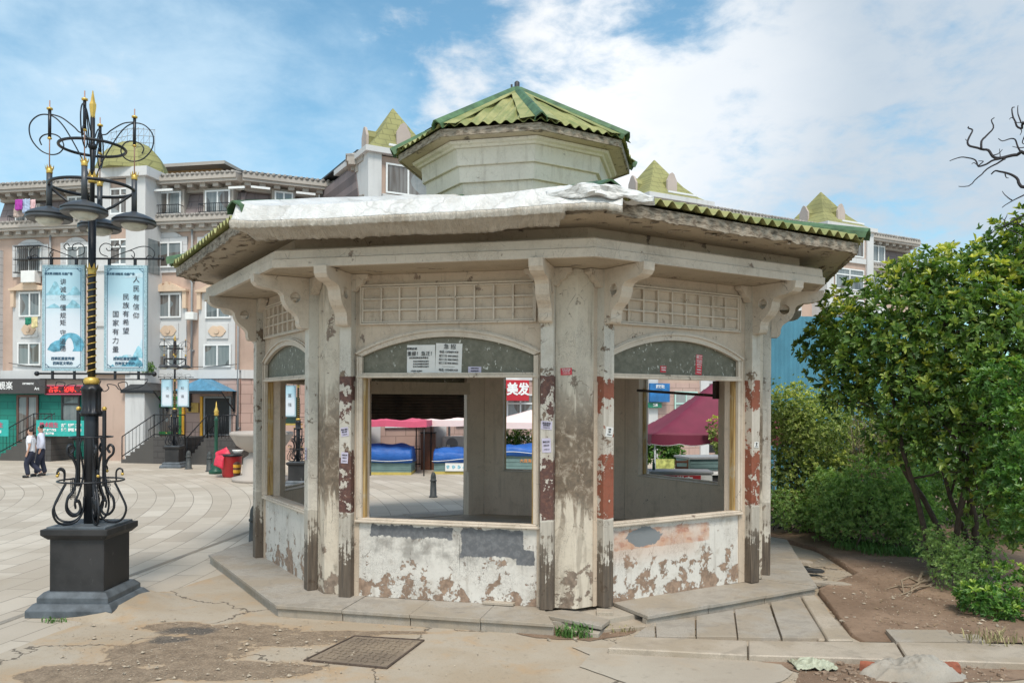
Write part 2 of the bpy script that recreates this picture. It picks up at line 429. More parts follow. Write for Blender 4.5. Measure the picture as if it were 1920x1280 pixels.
def yellow_wood():
    m, t, b = material('bare_yellow_wood'); g = t.geo()
    gr = t.noise(t.mapv(g, scale=(30, 30, 1.6)), 1, 7, .65); n = t.noise(g, 5, 5, .6)
    c = t.ramp(gr, [(.3, (.16, .085, .03)), (.5, (.42, .27, .10)), (.7, (.52, .40, .21))])
    c = t.mix(t.m('MULTIPLY', t.step(n, .5, .7), .5), c, (.50, .46, .38))
    P(b, c, .7, 0, t.bump(gr, .4, .004)); return m
M_yellow = yellow_wood()

def dusty_glass():
    m, t, b = material('dusty_painted_glass'); g = t.geo()
    n = t.noise(g, 11, 8, .7, .3); f = t.noise(t.mapv(g, scale=(1, 1, .6)), 22, 6, .7)
    fleck = t.m('MULTIPLY', t.step(f, .605, .62), t.step(t.noise(g, 3.0, 4, .5), .42, .56))
    c = t.mix(t.step(n, .35, .7), (.115, .112, .082), (.18, .173, .132))
    c = t.mix(fleck, c, (.62, .61, .56))
    P(b, c, .6, 0, t.bump(fleck, .2, .002)); return m
M_glassd = dusty_glass()

def rooftile():
    m, t, b = material('corrugated_green_sheet'); g = t.geo(); o = t.tc()
    n = t.noise(g, 2.2, 7, .6); f = t.noise(g, 14, 7, .65); st = t.noise(t.mapv(o, scale=(16, 1.2, 1.2)), 1, 6, .6)
    c = t.mix(t.step(n, .35, .65), (.20, .22, .07), (.36, .345, .14))
    c = t.mix(t.m('MULTIPLY', t.step(st, .5, .7), .55), c, (.12, .19, .06))
    c = t.mix(t.m('MULTIPLY', t.step(f, .58, .75), .5), c, (.13, .12, .06))
    P(b, c, .55, 0, t.bump(f, .3, .004)); return m
M_roof = rooftile()
M_cap = simple('green_ridge_metal', (.07, .135, .06), .5, 0, .5, 5)
def ragwood():
    m, t, b = material('rotten_fascia_board'); g = t.geo()
    n = t.noise(t.mapv(g, scale=(1, 1, 3.5)), 7, 8, .7, .4); f = t.noise(g, 30, 6, .7)
    c = t.ramp(n, [(.32, (.04, .03, .02)), (.43, (.16, .125, .09)), (.54, (.32, .27, .21)), (.72, (.44, .39, .32))])
    P(b, c, .8, 0, t.bump(t.m('ADD', n, t.m('MULTIPLY', f, .3)), .9, .02)); return m
M_rag = ragwood()
def tarpmat(name, col, dark, fsc=(2, 2, 2), fb=.7):
    m, t, b = material(name); g = t.geo()
    n = t.noise(g, 3, 6, .6); f = t.noise(t.mapv(g, scale=(1, 1, 3)), 5, 6, .65)
    c = t.mix(t.step(n, .4, .75), col, dark)
    c = t.mix(t.m('MULTIPLY', t.step(f, .60, .8), .35), c, tuple(q*.5 for q in dark))
    fl = t.noise(t.mapv(g, scale=fsc), 2.2, 6, .62, 1.0); P(b, c, .5, 0, t.bump(t.m('ADD', t.m('ABSOLUTE', t.m('SUBTRACT', fl, .5)), t.m('MULTIPLY', n, .4)), fb, .06)); return m
def sheetmat():
    m, t, b = material('white_tarp'); g = t.geo()
    dv = t.vm('ADD', t.mapv(g, scale=(1, 1.6, 1.6)), t.vm('SCALE', t.noise(g, 1.2, 4, .6, 0, 'Color'))[0])[0]
    v1 = t.vor(dv, 1.2, 'DISTANCE_TO_EDGE'); v2 = t.vor(t.mapv(dv, loc=(3, 3, 3)), 2.8, 'DISTANCE_TO_EDGE'); v3 = t.vor(t.mapv(dv, loc=(7, 1, 3), scale=(1, 3, 3)), 5, 'DISTANCE_TO_EDGE')
    h = t.m('ADD', t.m('ADD', t.m('MULTIPLY', v1, .9), t.m('MULTIPLY', v2, .45)), t.m('MULTIPLY', v3, .3))
    n = t.noise(g, 2.5, 7, .65); f = t.noise(g, 14, 6, .7)
    c = t.mix(t.step(n, .42, .68), (.62, .62, .61), (.50, .49, .465)); c = t.mix(t.m('MULTIPLY', t.step(v1, .03, .0), .35), c, (.25, .24, .22)); c = t.mix(t.m('MULTIPLY', t.step(f, .60, .75), .3), c, (.28, .25, .21))
    P(b, c, .45, 0, t.bump(h, .45, .10)); return m
M_tarp = sheetmat()
M_tarpd = tarpmat('grimy_tarp_hem', (.54, .50, .44), (.40, .345, .275), (9, 2.5, 1.5), .9)
M_blue = tarpmat('blue_tarp', (.012, .11, .42), (.008, .075, .32))

def granite(name, col, joint=None, jw=.8, jh=.8):
    m, t, b = material(name); g = t.geo()
    sp = t.noise(g, 160, 2, .5); n = t.noise(g, 1.4, 6, .6); f = t.noise(g, 10, 6, .65)
    c = t.mix(t.step(sp, .4, .62), tuple(q*.78 for q in col), tuple(min(1, q*1.15) for q in col))
    c = t.mix(t.m('MULTIPLY', t.step(n, .42, .62), .6), c, (.30, .24, .17))
    c = t.mix(t.m('MULTIPLY', t.step(t.noise(g, 3.3, 7, .65, .5), .50, .66), .5), c, tuple(q*.62 for q in col))
    c = t.mix(t.m('MULTIPLY', t.step(f, .54, .70), .5), c, tuple(q*.55 for q in col))
    P(b, c, .7, 0, t.bump(f, .2, .004)); return m
M_gran = granite('grey_granite', (.36, .325, .28))
M_gran2 = granite('worn_kerb_stone', (.42, .36, .29))

def paving():
    m, t, b = material('ring_paving'); g = t.geo(); s = t.sep(g)
    x = t.m('ADD', s[0], 30); y = t.m('SUBTRACT', s[1], 13.5)
    r = t.m('SQRT', t.m('ADD', t.m('MULTIPLY', x, x), t.m('MULTIPLY', y, y)))
    th = t.m('ARCTAN2', y, x)
    v = t.comb(t.m('MULTIPLY', th, 24), r, 0)
    br = t.brick(v, 1.1, .47, .010, .37, (.40, .345, .28, 1), (.54, .485, .41, 1), (.19, .165, .135, 1), .2)
    n = t.noise(g, .55, 7, .6); f = t.noise(g, 7, 7, .65); st = t.noise(g, 60, 3, .6)
    c = t.mix(t.m('MULTIPLY', t.step(n, .38, .66), .5), br[0], (.36, .31, .245))
    c = t.mix(t.m('MULTIPLY', t.step(f, .55, .8), .35), c, (.27, .235, .19))
    c = t.mix(t.m('MULTIPLY', t.step(st, .5, .7), .18), c, (.62, .59, .53))
    wr = t.noise(t.mapv(g, scale=(1, .35, 1)), 1.1, 5, .5)
    c = t.mix(t.m('MULTIPLY', t.step(wr, .60, .75), .3), c, (.30, .22, .14))
    P(b, c, .75, 0, t.bump(t.m('SUBTRACT', t.m('MULTIPLY', f, .3), br[1]), .35, .006)); return m
M_pave = paving()

STAINS = [((190, 1272), .75, .30), ((330, 1228), .75, .50), ((450, 1190), .65, .34), ((560, 1203), .55, .22), ((420, 1262), .85, .30), ((640, 1190), .5, .10), ((740, 1188), .45, .07), ((330, 1180), .42, .18)]
def concrete(name, a, bcol, rust=.5, crack=True, stains=False):
    m, t, b = material(name); g = t.geo()
    n = t.noise(g, .75, 7, .58, .3); n2 = t.noise(t.mapv(g, loc=(5, 3, 0)), 1.7, 7, .62, .4); f = t.noise(g, 9, 8, .68); p = t.noise(g, 70, 4, .65)
    c = t.mix(t.step(n, .36, .62), a, bcol)
    c = t.mix(t.m('MULTIPLY', t.step(n2, .50, .68), rust), c, (.42, .28, .155))
    c = t.mix(t.m('MULTIPLY', t.step(f, .54, .74), .42), c, tuple(q*.50 for q in a))
    c = t.mix(t.m('MULTIPLY', t.step(p, .45, .7), .20), c, tuple(q*.62 for q in a))
    pits = t.step(p, .66, .70)
    c = t.mix(t.m('MULTIPLY', pits, .5), c, (.15, .12, .09))
    h = t.m('ADD', t.m('MULTIPLY', f, .7), t.m('MULTIPLY', p, .3))
    if crack:
        dv = t.vm('ADD', g, t.vm('SCALE', t.noise(g, 1.6, 5, .6, 0, 'Color'))[0])[0]
        cr = t.vor(dv, .42, 'DISTANCE_TO_EDGE')
        k = t.step(cr, .009, .003)
        c = t.mix(t.m('MULTIPLY', k, .8), c, (.07, .055, .04))
        h = t.m('SUBTRACT', h, k)
    rough = .8
    if stains:
        def mask(lst):
            best = None
            for (px_, py_), rx, ry in lst:
                q = gnd(px_, py_); e = t.sep(t.vm('SUBTRACT', g, (q[0], q[1], 0))[0])
                dd = t.m('SQRT', t.m('ADD', t.m('POWER', t.m('DIVIDE', e[0], rx), 2), t.m('POWER', t.m('DIVIDE', e[1], ry), 2)))
                v = t.m('SUBTRACT', 1.5, dd); best = v if best is None else t.m('MAXIMUM', best, v)
            return best
        jn = t.m('ADD', t.m('MULTIPLY', t.m('SUBTRACT', t.noise(g, 2.2, 8, .62, .5), .5), 1.5), t.m('MULTIPLY', t.m('SUBTRACT', t.noise(g, 15, 6, .7), .5), .7))
        mk = t.m('ADD', mask(STAINS), jn)
        halo = t.step(mk, .05, .55); dirt = t.step(mk, .46, .54)
        grit = t.noise(g, 38, 7, .75); g2 = t.noise(g, 6, 7, .65)
        dc = t.ramp(t.m('ADD', t.m('MULTIPLY', grit, .6), t.m('MULTIPLY', g2, .4)), [(.34, (.07, .05, .035)), (.46, (.19, .14, .095)), (.56, (.29, .22, .155)), (.70, (.47, .39, .29))])
        c = t.mix(t.m('MULTIPLY', halo, .55), c, (.40, .26, .14)); c = t.mix(t.m('MULTIPLY', dirt, .93), c, dc)
        wet = t.step(t.m('ADD', mask([((360, 1188), .42, .20), ((320, 1205), .3, .2)]), jn), .55, .95)
        c = t.mix(t.m('MULTIPLY', wet, .82), c, t.ramp(grit, [(.35, (.035, .032, .03)), (.7, (.13, .12, .11))]))
        h = t.m('ADD', h, t.m('MULTIPLY', t.m('MULTIPLY', dirt, grit), 2.2))
    P(b, c, rough, 0, t.bump(h, .6, .012)); return m
M_conc = concrete('cast_concrete', (.36, .29, .21), (.40, .345, .275), .6, True, True)
M_conc2 = concrete('smooth_cement_patch', (.36, .31, .25), (.41, .365, .30), .15, False)
def soil(name, a, bcol, scale=1):
    m, t, b = material(name); g = t.geo()
    n = t.noise(g, 1.1*scale, 7, .6, .2); f = t.noise(g, 14*scale, 8, .7); p = t.noise(g, 70*scale, 5, .7)
    c = t.mix(t.step(n, .38, .66), a, bcol)
    c = t.mix(t.m('MULTIPLY', t.step(f, .50, .70), .6), c, tuple(q*.45 for q in a))
    c = t.mix(t.m('MULTIPLY', t.step(p, .60, .72), .45), c, tuple(min(1, q*1.9) for q in a))
    P(b, c, .9, 0, t.bump(t.m('ADD', t.m('MULTIPLY', f, .6), p), .8, .018)); return m
M_soil = soil('bare_brown_soil', (.20, .13, .085), (.30, .205, .14))
M_grit = soil('sandy_grit', (.27, .205, .14), (.36, .29, .21), 1.2)
M_wet = soil('dark_oily_grit', (.10, .085, .07), (.17, .135, .10), 1.3)

# lamps and ironwork
M_iron = simple('black_lamp_iron', (.020, .022, .027), .38, .35, .3, 3)
M_irong = simple('grey_lamp_enamel', (.065, .07, .078), .4, .2, .25, 3)
M_dummy = None
def stone_black():
    m, t, b = material('black_pedestal_stone'); g = t.geo()
    n = t.noise(g, 2, 6, .6); f = t.noise(g, 22, 6, .7); sp = t.noise(t.mapv(g, scale=(1, 1, .35)), 9, 5, .65)
    c = t.mix(t.step(n, .35, .65), (.012, .012, .013), (.032, .031, .032))
    c = t.mix(t.m('MULTIPLY', t.step(f, .62, .8), .5), c, (.13, .125, .12))
    c = t.mix(t.m('MULTIPLY', t.step(sp, .64, .72), .55), c, (.17, .165, .16))
    P(b, c, t.ramp(n, [(.3, .5), (.7, .75)]), 0, t.bump(f, .15, .003)); return m
M_black = stone_black()
M_slate = simple('blue_grey_slate', (.085, .10, .115), .55, 0, .45, 5)
M_gold = simple('gold_paint', (.62, .42, .10), .38, .45, .18, 12)
M_copper = simple('pink_copper_rod', (.50, .30, .24), .4, .5, .1, 8)
M_lens = simple('milky_lamp_lens', (.55, .56, .50), .25, 0, .15, 12)
M_white = simple('white_enamel', (.76, .76, .74), .4, 0, .05, 4)
M_txt = simple('black_print', (.02, .02, .025), .7, 0, .05)
M_txtw = simple('white_print', (.85, .85, .85), .6, 0, .03)
M_txtg = simple('teal_print', (.03, .32, .27), .6, 0, .05)
M_txtbr = simple('brush_ink', (.055, .05, .065), .7, 0, .1)
M_paper = simple('white_paper', (.72, .71, .69), .8, 0, .06, 9)
M_lil = simple('lilac_paper', (.52, .48, .60), .8, 0, .08, 9)
M_redp = simple('red_paper', (.60, .06, .08), .7, 0, .1, 9)
M_red = simple('red_plastic', (.42, .025, .03), .45, 0, .15, 4)
M_maroon = simple('maroon_canvas', (.17, .018, .048), .7, 0, .12, 3)
M_rose = simple('rose_canvas', (.56, .085, .16), .7, 0, .1, 3)
M_pinkw = simple('pale_pink_canvas', (.78, .62, .60), .7, 0, .05, 3)
M_greenp = simple('green_lamp_paint', (.012, .075, .045), .4, .1, .2, 5)
M_darkg = simple('dark_green_board', (.010, .045, .032), .5, 0, .2, 5)
M_orange = simple('orange_print', (.90, .30, .05), .6, 0, .05)
M_yel = simple('yellow_band', (.85, .42, .03), .5, 0, .1, 8)
M_brown = simple('brown_band', (.14, .055, .03), .5, 0, .15, 8)
M_boll = simple('bollard_stone', (.045, .05, .05), .6, 0, .3, 9)
M_stallg = simple('grey_green_stall_board', (.15, .24, .235), .6, 0, .15, 3)
M_stally = simple('yellow_stall_base', (.50, .40, .11), .7, 0, .2, 3)
M_bluefence = simple('blue_corrugated_sheet', (.075, .24, .33), .5, .1, .16, 1.2)
M_grey = simple('grey_plastic', (.30, .31, .32), .5, 0, .1)
M_dkgrey = simple('dark_grey_metal', (.045, .045, .047), .5, .2, .15)
M_shutter = simple('rusty_brown_shutter', (.055, .035, .026), .55, .2, .6, 2.5)
# ---------------------------------------------------------------- the kiosk
CX, CY, TH = .0628, 14.0734, R(-170.408)
AP, T8 = 3.9685, math.tan(math.pi/8)
HS = AP*T8
def phi(k): return TH+(k+.5)*math.pi/4+math.pi/2
def fk(k): return Matrix.Translation((CX, CY, 0)) @ Matrix.Rotation(phi(k), 4, 'Z')     # face frame -> world
kiosk = thing('kiosk', 'derelict octagonal cream kiosk with green corrugated roof and peeling paint', 'kiosk', (CX, CY, 0))
def ring(o, ks=range(8), label=None):
    """place o on face ks[0] and copies of it on the other faces"""
    out = []
    for i, k in enumerate(ks):
        q = o if i == 0 else o.copy()
        if i: COL.objects.link(q)
        q.rotation_euler = (0, 0, phi(k)); out.append(q)
    return out
def oct_seg(prof, u0=None, u1=None):
    """closed profile (ap,z) mitred at both octagon corners, face frame"""
    mb = MB(); n = len(prof)
    vs = [(-a*T8, -a, z) for a, z in prof]+[(a*T8, -a, z) for a, z in prof]
    fs = [tuple(range(n)), tuple(range(2*n-1, n-1, -1))]+[(i, n+i, n+(i+1) % n, (i+1) % n) for i in range(n)]
    mb.add(vs, fs); return mb
def arc(u0, z0, zc, n=22):           # arc through (-u0,z0),(0,zc),(u0,z0), left to right
    h = zc-z0; r = (u0*u0+h*h)/(2*h); c = zc-r; a0 = math.asin(u0/r)
    return [(r*math.sin(-a0+2*a0*i/n), c+r*math.cos(-a0+2*a0*i/n)) for i in range(n+1)]

FACES = range(8); WIN = [0, 1, 2, 3, 4, 5, 7]; DOOR = 6
# spandrel with arched opening
mb = MB()
op = arc(1.14, 3.24, 3.48)
mb.prism([(-1.385, 4.266), (-1.385, 2.9), (-1.14, 2.9)]+op+[(1.14, 2.9), (1.385, 2.9), (1.385, 4.266)], -AP, -AP+.2)
ring(mb.build('spandrel_wall', M_paint, kiosk), FACES)
# stiles beside the opening
for s in (-1, 1):
    mb = MB(); a, b = sorted((s*1.165, s*1.385)); mb.box(a, b, -AP-.012, -AP+.2, .15, 2.899)
    ring(mb.build('wall_stile', M_paint, kiosk), FACES)
# corner piers (two flat faces meeting at the octagon corner)
mb = MB()
rot = Matrix.Rotation(math.pi/4, 4, 'Z')
cR = (HS*1.0, -AP)
a = AP+.006
prof = [Vector((1.385, -a, 0)), Vector((a*T8, -a, 0)), rot @ Vector((-1.385, -a, 0)), rot @ Vector((-1.385, -a+.2, 0)), Vector(((AP-.2)*T8, -AP+.2, 0)), Vector((1.385, -AP+.2, 0))]
mb.slab([(p.x, p.y) for p in prof], .15, 4.266)
ring(mb.build('corner_pier', M_pier, kiosk, bevel=.006), FACES)
# parapets
mb = MB(); mb.box(-1.165, 1.165, -AP+.004, -AP+.2, .15, 1.105)
par = mb.build('parapet', M_panel['front'], kiosk)
par.rotation_euler[2] = phi(1)
for k in WIN:
    if k == 1: continue
    q = par.copy(); q.data = par.data.copy(); COL.objects.link(q); q.rotation_euler[2] = phi(k)
    q.data.materials[0] = M_panel['right' if k == 2 else 'side']
par['label'] = 'low wall with grey painted-over patches and peeling white paint'
# sill
mb = MB(); mb.box(-1.21, 1.21, -AP-.055, -AP+.06, 1.10, 1.13); mb.box(-1.2, 1.2, -AP-.04, -AP+.05, 1.13, 1.155); mb.box(-1.165, 1.165, -AP+.06, -AP+.22, 1.106, 1.127)
ring(mb.build('window_sill', M_trim, kiosk, bevel=.006), WIN)
# window jambs: painted moulding and bare yellow wood in the reveal
for s in (-1, 1):
    mb = MB(); a, b = sorted((s*1.12, s*1.20)); mb.box(a, b, -AP-.035, -AP+.02, 1.156, 3.22)
    a, b = sorted((s*1.165, s*1.185)); mb.box(a, b, -AP-.055, -AP-.034, 1.156, 3.22)
    ring(mb.build('window_jamb', M_trim, kiosk, bevel=.005), WIN)
    mb = MB(); a, b = sorted((s*1.095, s*1.164)); mb.box(a, b, -AP+.021, -AP+.10, 1.156, 2.947)
    ring(mb.build('bare_jamb_lining', M_yellow, kiosk), WIN)
    mb = MB(); a, b = sorted((s*1.115, s*1.164)); mb.box(a, b, -AP+.101, -AP+.215, 1.128, 3.3)
    ring(mb.build('inner_jamb', M_inner, kiosk), FACES)
for s in (-1, 1):
    mb = MB(); a, b = sorted((s*1.166, s*(AP-.225)*T8)); mb.box(a, b, -AP+.202, -AP+.216, .159, 3.619); ring(mb.build('inner_wall', M_inner, kiosk), FACES)
mb = MB(); mb.box(-1.164, 1.164, -AP+.202, -AP+.214, .159, 1.104); ring(mb.build('inner_parapet', M_inner, kiosk), WIN)
mb = MB(); mb.box(-1.164, 1.164, -AP+.202, -AP+.216, 3.32, 3.619); ring(mb.build('inner_lintel', M_inner, kiosk), FACES)
# transom bar and arch moulding
mb = MB(); mb.box(-1.2, 1.2, -AP-.05, -AP+.05, 2.948, 2.985); mb.box(-1.2, 1.2, -AP-.03, -AP+.06, 2.985, 3.012)
ring(mb.build('transom_bar', M_trim, kiosk, bevel=.005), [0, 1, 2, 3, 6, 7])
def archband(u0, z0, zc, u1, z1, zc1, y0, y1, mb):
    A_ = arc(u0, z0, zc); B_ = arc(u1, z1, zc1)
    n = len(A_)
    for i in range(n-1):
        p = [A_[i], A_[i+1], B_[i+1], B_[i]]
        vs = [(x, y0, z) for x, z in p]+[(x, y1, z) for x, z in p]
        mb.add(vs, [(0, 1, 2, 3), (4, 7, 6, 5), (0, 4, 5, 1), (2, 6, 7, 3)]+([(0, 3, 7, 4)] if i == 0 else [])+([(1, 5, 6, 2)] if i == n-2 else []))
mb = MB()
archband(1.12, 3.225, 3.462, 1.19, 3.25, 3.53, -AP-.035, -AP+.02, mb)
archband(1.19, 3.25, 3.53, 1.215, 3.262, 3.552, -AP-.058, -AP+.01, mb)
archband(1.215, 3.262, 3.552, 1.235, 3.27, 3.572, -AP-.030, -AP+.01, mb)
ring(mb.build('arch_moulding', M_trim, kiosk), FACES)
# dusty transom glass
mb = MB(); mb.prism([(-1.15, 2.99)]+arc(1.15, 3.24, 3.49)+[(1.15, 2.99)], -AP+.03, -AP+.04)
ring(mb.build('transom_pane', M_glassd, kiosk), [0, 1, 2, 3, 6, 7])
# lattice panel
mb = MB(); u0, u1, z0, z1 = -1.15, 1.15, 3.625, 4.135
for (a, b, c, d, p) in ((u0, u1, z1-.02, z1, .05), (u0, u1, z0, z0+.02, .05), (u0, u0+.02, z0+.02, z1-.02, .05), (u1-.02, u1, z0+.02, z1-.02, .05)): mb.box(a, b, -AP-p, -AP-.001, c, d)
iu0, iu1, iz0, iz1 = u0+.045, u1-.045, z0+.045, z1-.045
mb.box(iu0-.025, iu1+.025, -AP-.03, -AP-.001, iz1, iz1+.018); mb.box(iu0-.025, iu1+.025, -AP-.03, -AP-.001, iz0-.018, iz0)
mb.box(iu0-.025, iu0, -AP-.03, -AP-.001, iz0, iz1); mb.box(iu1, iu1+.025, -AP-.03, -AP-.001, iz0, iz1)
for i in range(1, 9): c = iu0+(iu1-iu0)*i/9; mb.box(c-.011, c+.011, -AP-.040, -AP-.001, iz0, iz1)
for i in range(1, 3): c = iz0+(iz1-iz0)*i/3; mb.box(iu0, iu1, -AP-.037, -AP-.002, c-.010, c+.010)
ring(mb.build('lattice_panel', M_trim, kiosk), FACES)
# posts
def post_at(k, u, first=[None]):
    if first[0] is None:
        mb = MB(); mb.box(-.08, .08, -AP-.14, -AP+.01, .15, 4.266); first[0] = mb.build('post', M_post[0], kiosk, bevel=.007); q = first[0]
    else: q = first[0].copy(); COL.objects.link(q)
    if k in (1, 2, 3): q.data = first[0].data.copy(); q.data.materials[0] = M_post[k if k < 3 else 0]
    q.rotation_euler[2] = phi(k); q.location = Matrix.Rotation(phi(k), 3, 'Z') @ Vector((u, 0, 0))
BR = [(0, 3.60), (.09, 3.60), (.115, 3.62), (.13, 3.66), (.13, 3.71), (.15, 3.76), (.19, 3.80), (.25, 3.84), (.30, 3.90), (.325, 3.96), (.335, 4.02), (.37, 4.06), (.44, 4.085), (.52, 4.09), (.60, 4.10), (.67, 4.125), (.71, 4.17), (.72, 4.262), (0, 4.262)]
def bracket_at(k, u, first=[None]):
    if first[0] is None:
        n = 16; hole = [(.18+.07*math.cos(math.pi+2*math.pi*i/n), 4.0-.07*math.sin(math.pi+2*math.pi*i/n)) for i in range(n+1)]
        pts = BR+[(0, 4.0)]+hole+[(0, 3.999)]
        M = frame((-.083, -AP-.1402, 0), (0, -1, 0))      # x outward, y along +u
        mb = MB(); mb.prism(pts, 0, .166, M=M)
        mb.add([(0, 0, 0)]*0, [])
        # ring round the hole on both cheeks
        for yy, dy in ((0, -.008), (.166, .008)):
            for i in range(n):
                a0, a1 = 2*math.pi*i/n, 2*math.pi*(i+1)/n
                q = [(.18+r*math.cos(a), 4.0+r*math.sin(a)) for a in (a0, a1) for r in (.07, .085)]
                vs = [(x, yy+dy, z) for x, z in q]+[(x, yy, z) for x, z in q]
                mb.add(vs, [(0, 1, 3, 2), (1, 5, 7, 3), (0, 2, 6, 4)], M=M)
        # half-round plug inside the hole
        mb.prism([(.18+.069*math.cos(a), 4.0+.069*math.sin(a)) for a in [math.pi*i/8 for i in range(9)]], .05, .12, M=M)
        first[0] = mb.build('bracket', M_trim, kiosk, recalc=True); q = first[0]
    else: q = first[0].copy(); COL.objects.link(q)
    q.rotation_euler[2] = phi(k); q.location = Matrix.Rotation(phi(k), 3, 'Z') @ Vector((u, 0, 0))
SB = [(0, 4.262), (.21, 4.262), (.215, 4.225), (.19, 4.20), (.155, 4.19), (.14, 4.15), (.11, 4.12), (.07, 4.105), (.055, 4.07), (.03, 4.05), (0, 4.05)]
def small_at(k, u, s, first={}):
    if s not in first:
        pts = [(s*a, z) for a, z in SB]
        mb = MB(); mb.prism(pts, -AP-.125, -AP-.015); first[s] = mb.build('small_bracket', M_trim, kiosk); q = first[s]
    else: q = first[s].copy(); COL.objects.link(q)
    q.rotation_euler[2] = phi(k); q.location = Matrix.Rotation(phi(k), 3, 'Z') @ Vector((u+s*.081, 0, 0))
for k in FACES:
    du = .055 if k == 2 else 0
    for s in (-1, 1):
        u = s*1.305+du
        post_at(k, u); bracket_at(k, u); small_at(k, u, -1); small_at(k, u, 1)
# cornice
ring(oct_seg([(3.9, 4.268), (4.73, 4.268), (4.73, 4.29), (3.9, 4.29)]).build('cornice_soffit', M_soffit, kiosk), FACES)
ring(oct_seg([(4.70, 4.262), (4.757, 4.262), (4.757, 4.36), (4.73, 4.372), (4.722, 4.47), (4.69, 4.49), (4.60, 4.49), (4.60, 4.30), (4.70, 4.30)]).build('cornice_moulding', M_trim, kiosk), FACES)
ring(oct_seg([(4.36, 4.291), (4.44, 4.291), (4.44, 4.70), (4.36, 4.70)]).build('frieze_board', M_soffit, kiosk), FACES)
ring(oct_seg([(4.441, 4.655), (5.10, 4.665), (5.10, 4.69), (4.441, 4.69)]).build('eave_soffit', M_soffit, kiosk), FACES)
# ragged fascia board
def ragboard(k):
    mb = MB(); r = random.Random(k*13+1); n = 90; a = 5.15
    h = a*T8; top, bot = [], []
    for i in range(n+1):
        u = -h+2*h*i/n; nz = noise.noise(Vector((u*2.2, k*7.1, 0))); nz2 = noise.noise(Vector((u*9, k*3.3, 5)))
        bot.append((u, 4.655-.01+max(0, nz)*.035+nz2*.018-(.015 if r.random() < .05 else 0))); top.append((u, 4.78))
    vs = []
    for i in range(n+1):
        u, z = bot[i]; zt = top[i][1]; j = noise.noise(Vector((u*6, k*2.0, 9)))*.012
        vs += [(u, -a-j, z), (u, -a-.0, zt), (u, -a+.05, zt), (u, -a+.05, z+.004)]
    fs = []
    for i in range(n):
        for q in range(4): fs.append((i*4+q, i*4+(q+1) % 4, (i+1)*4+(q+1) % 4, (i+1)*4+q))
    mb.add(vs, fs); o = mb.build('fascia_board', M_rag, kiosk); o.rotation_euler[2] = phi(k)
for k in FACES: ragboard(k)
# loose splinters hanging under the eave
mb = MB(); r = random.Random(3)
for k in FACES:
    for _ in range(26 if k in (0, 2) else 12):
        if k == 1: continue
        a = r.uniform(4.8, 5.13); u = r.uniform(-a*T8, a*T8); L = r.uniform(.05, .22); an = r.gauss(0, .35); wd = r.uniform(.006, .02)
        M = Matrix.Rotation(phi(k), 4, 'Z') @ Matrix.Translation((u, -a, 4.655)) @ Matrix.Rotation(an, 4, 'Z') @ Matrix.Rotation(r.uniform(-.25, .05), 4, 'Y')
        mb.box(-L/2, L/2, -wd, wd, -.012, 0, M=M)
mb.build('peeling_splinters', M_rag, kiosk, label='peeled strips of plaster and wood under the eave')['kind'] = 'stuff'
# corrugated roof
def corr_roof(name, a0, z0, a1, z1, pitch, amp, mat, nrow=6, jag=0, seed=0, th=.008):
    """one octagon face of corrugated sheet from eave (a0,z0) up to (a1,z1)"""
    mb = MB(); h = a0*T8; n = int(round(2*h/pitch)); sub = 8; N = n*sub
    vs = []
    for lay in (0, 1):
        for i in range(N+1):
            u = -h+2*h*i/N; amax = max(a1, abs(u)/T8)
            dz = amp*math.cos(2*math.pi*i/sub)
            for j in range(nrow+1):
                a = a0+(amax-a0)*j/nrow
                jg = noise.noise(Vector((round(i/sub)*1.7, seed, 0)))*.025 if j == 0 else 0
                sag = noise.noise(Vector((u*.7, a*.9, seed)))*.02
                zz = z0+(z1-z0)*(a0-a)/(a0-a1)+dz+sag
                vs.append((u, -a-jg, zz-lay*th))
    W = nrow+1; off = (N+1)*W; fs = []
    for i in range(N):
        for j in range(nrow):
            q = (i*W+j, (i+1)*W+j, (i+1)*W+j+1, i*W+j+1)
            fs.append(q); fs.append(tuple(off+x for x in reversed(q)))
        fs.append((i*W, off+i*W, off+(i+1)*W, (i+1)*W))
    mb.add(vs, fs, smooth=False); return mb.build(name, mat, kiosk)
RZ0, RA0, RZ1, RA1 = 4.835, 5.22, 5.80, 1.36
def roofz(x, y):                        # local kiosk coordinates -> roof height
    a = max(x*math.cos(TH+(k+.5)*math.pi/4)+y*math.sin(TH+(k+.5)*math.pi/4) for k in range(8))
    return RZ0+(RZ1-RZ0)*(RA0-a)/(RA0-RA1), a
for k in FACES:
    o = corr_roof('roof_sheet', RA0, RZ0, RA1, RZ1, .178, .037, M_roof, seed=k); o.rotation_euler[2] = phi(k)
def hip(name, a0, z0, a1, z1, wd, dz, flare=0):
    """folded cap along the hip at the right-hand corner of a face"""
    mb = MB(); n = 8
    c0 = Vector((a0*T8, -a0, z0)); c1 = Vector((a1*T8, -a1, z1)); d = (c1-c0).normalized()
    side = Vector((math.cos(math.pi/8), math.sin(math.pi/8), 0)); 
    rad = Vector((c0.x, c0.y, 0)).normalized(); side = Vector((-rad.y, rad.x, 0)); up = d.cross(side)*-1
    if up.z < 0: up = -up
    prof = [(-wd, -.10), (-wd*.9, -.02), (-.02, .045), (.02, .045), (wd*.9, -.02), (wd, -.10), (wd*.88, -.035), (0, .03), (-wd*.88, -.035)]
    path = []
    for i in range(n+1):
        p = c0+(c1-c0)*i/n+up*dz; s = 1+flare*max(0, 1-i/1.2)
        path.append((p, side*s, up))
    mb.sweep(prof, path); return mb.build(name, M_cap, kiosk)
ring(hip('ridge_cap', RA0+.04, RZ0+.01, RA1, RZ1, .13, .075), FACES)
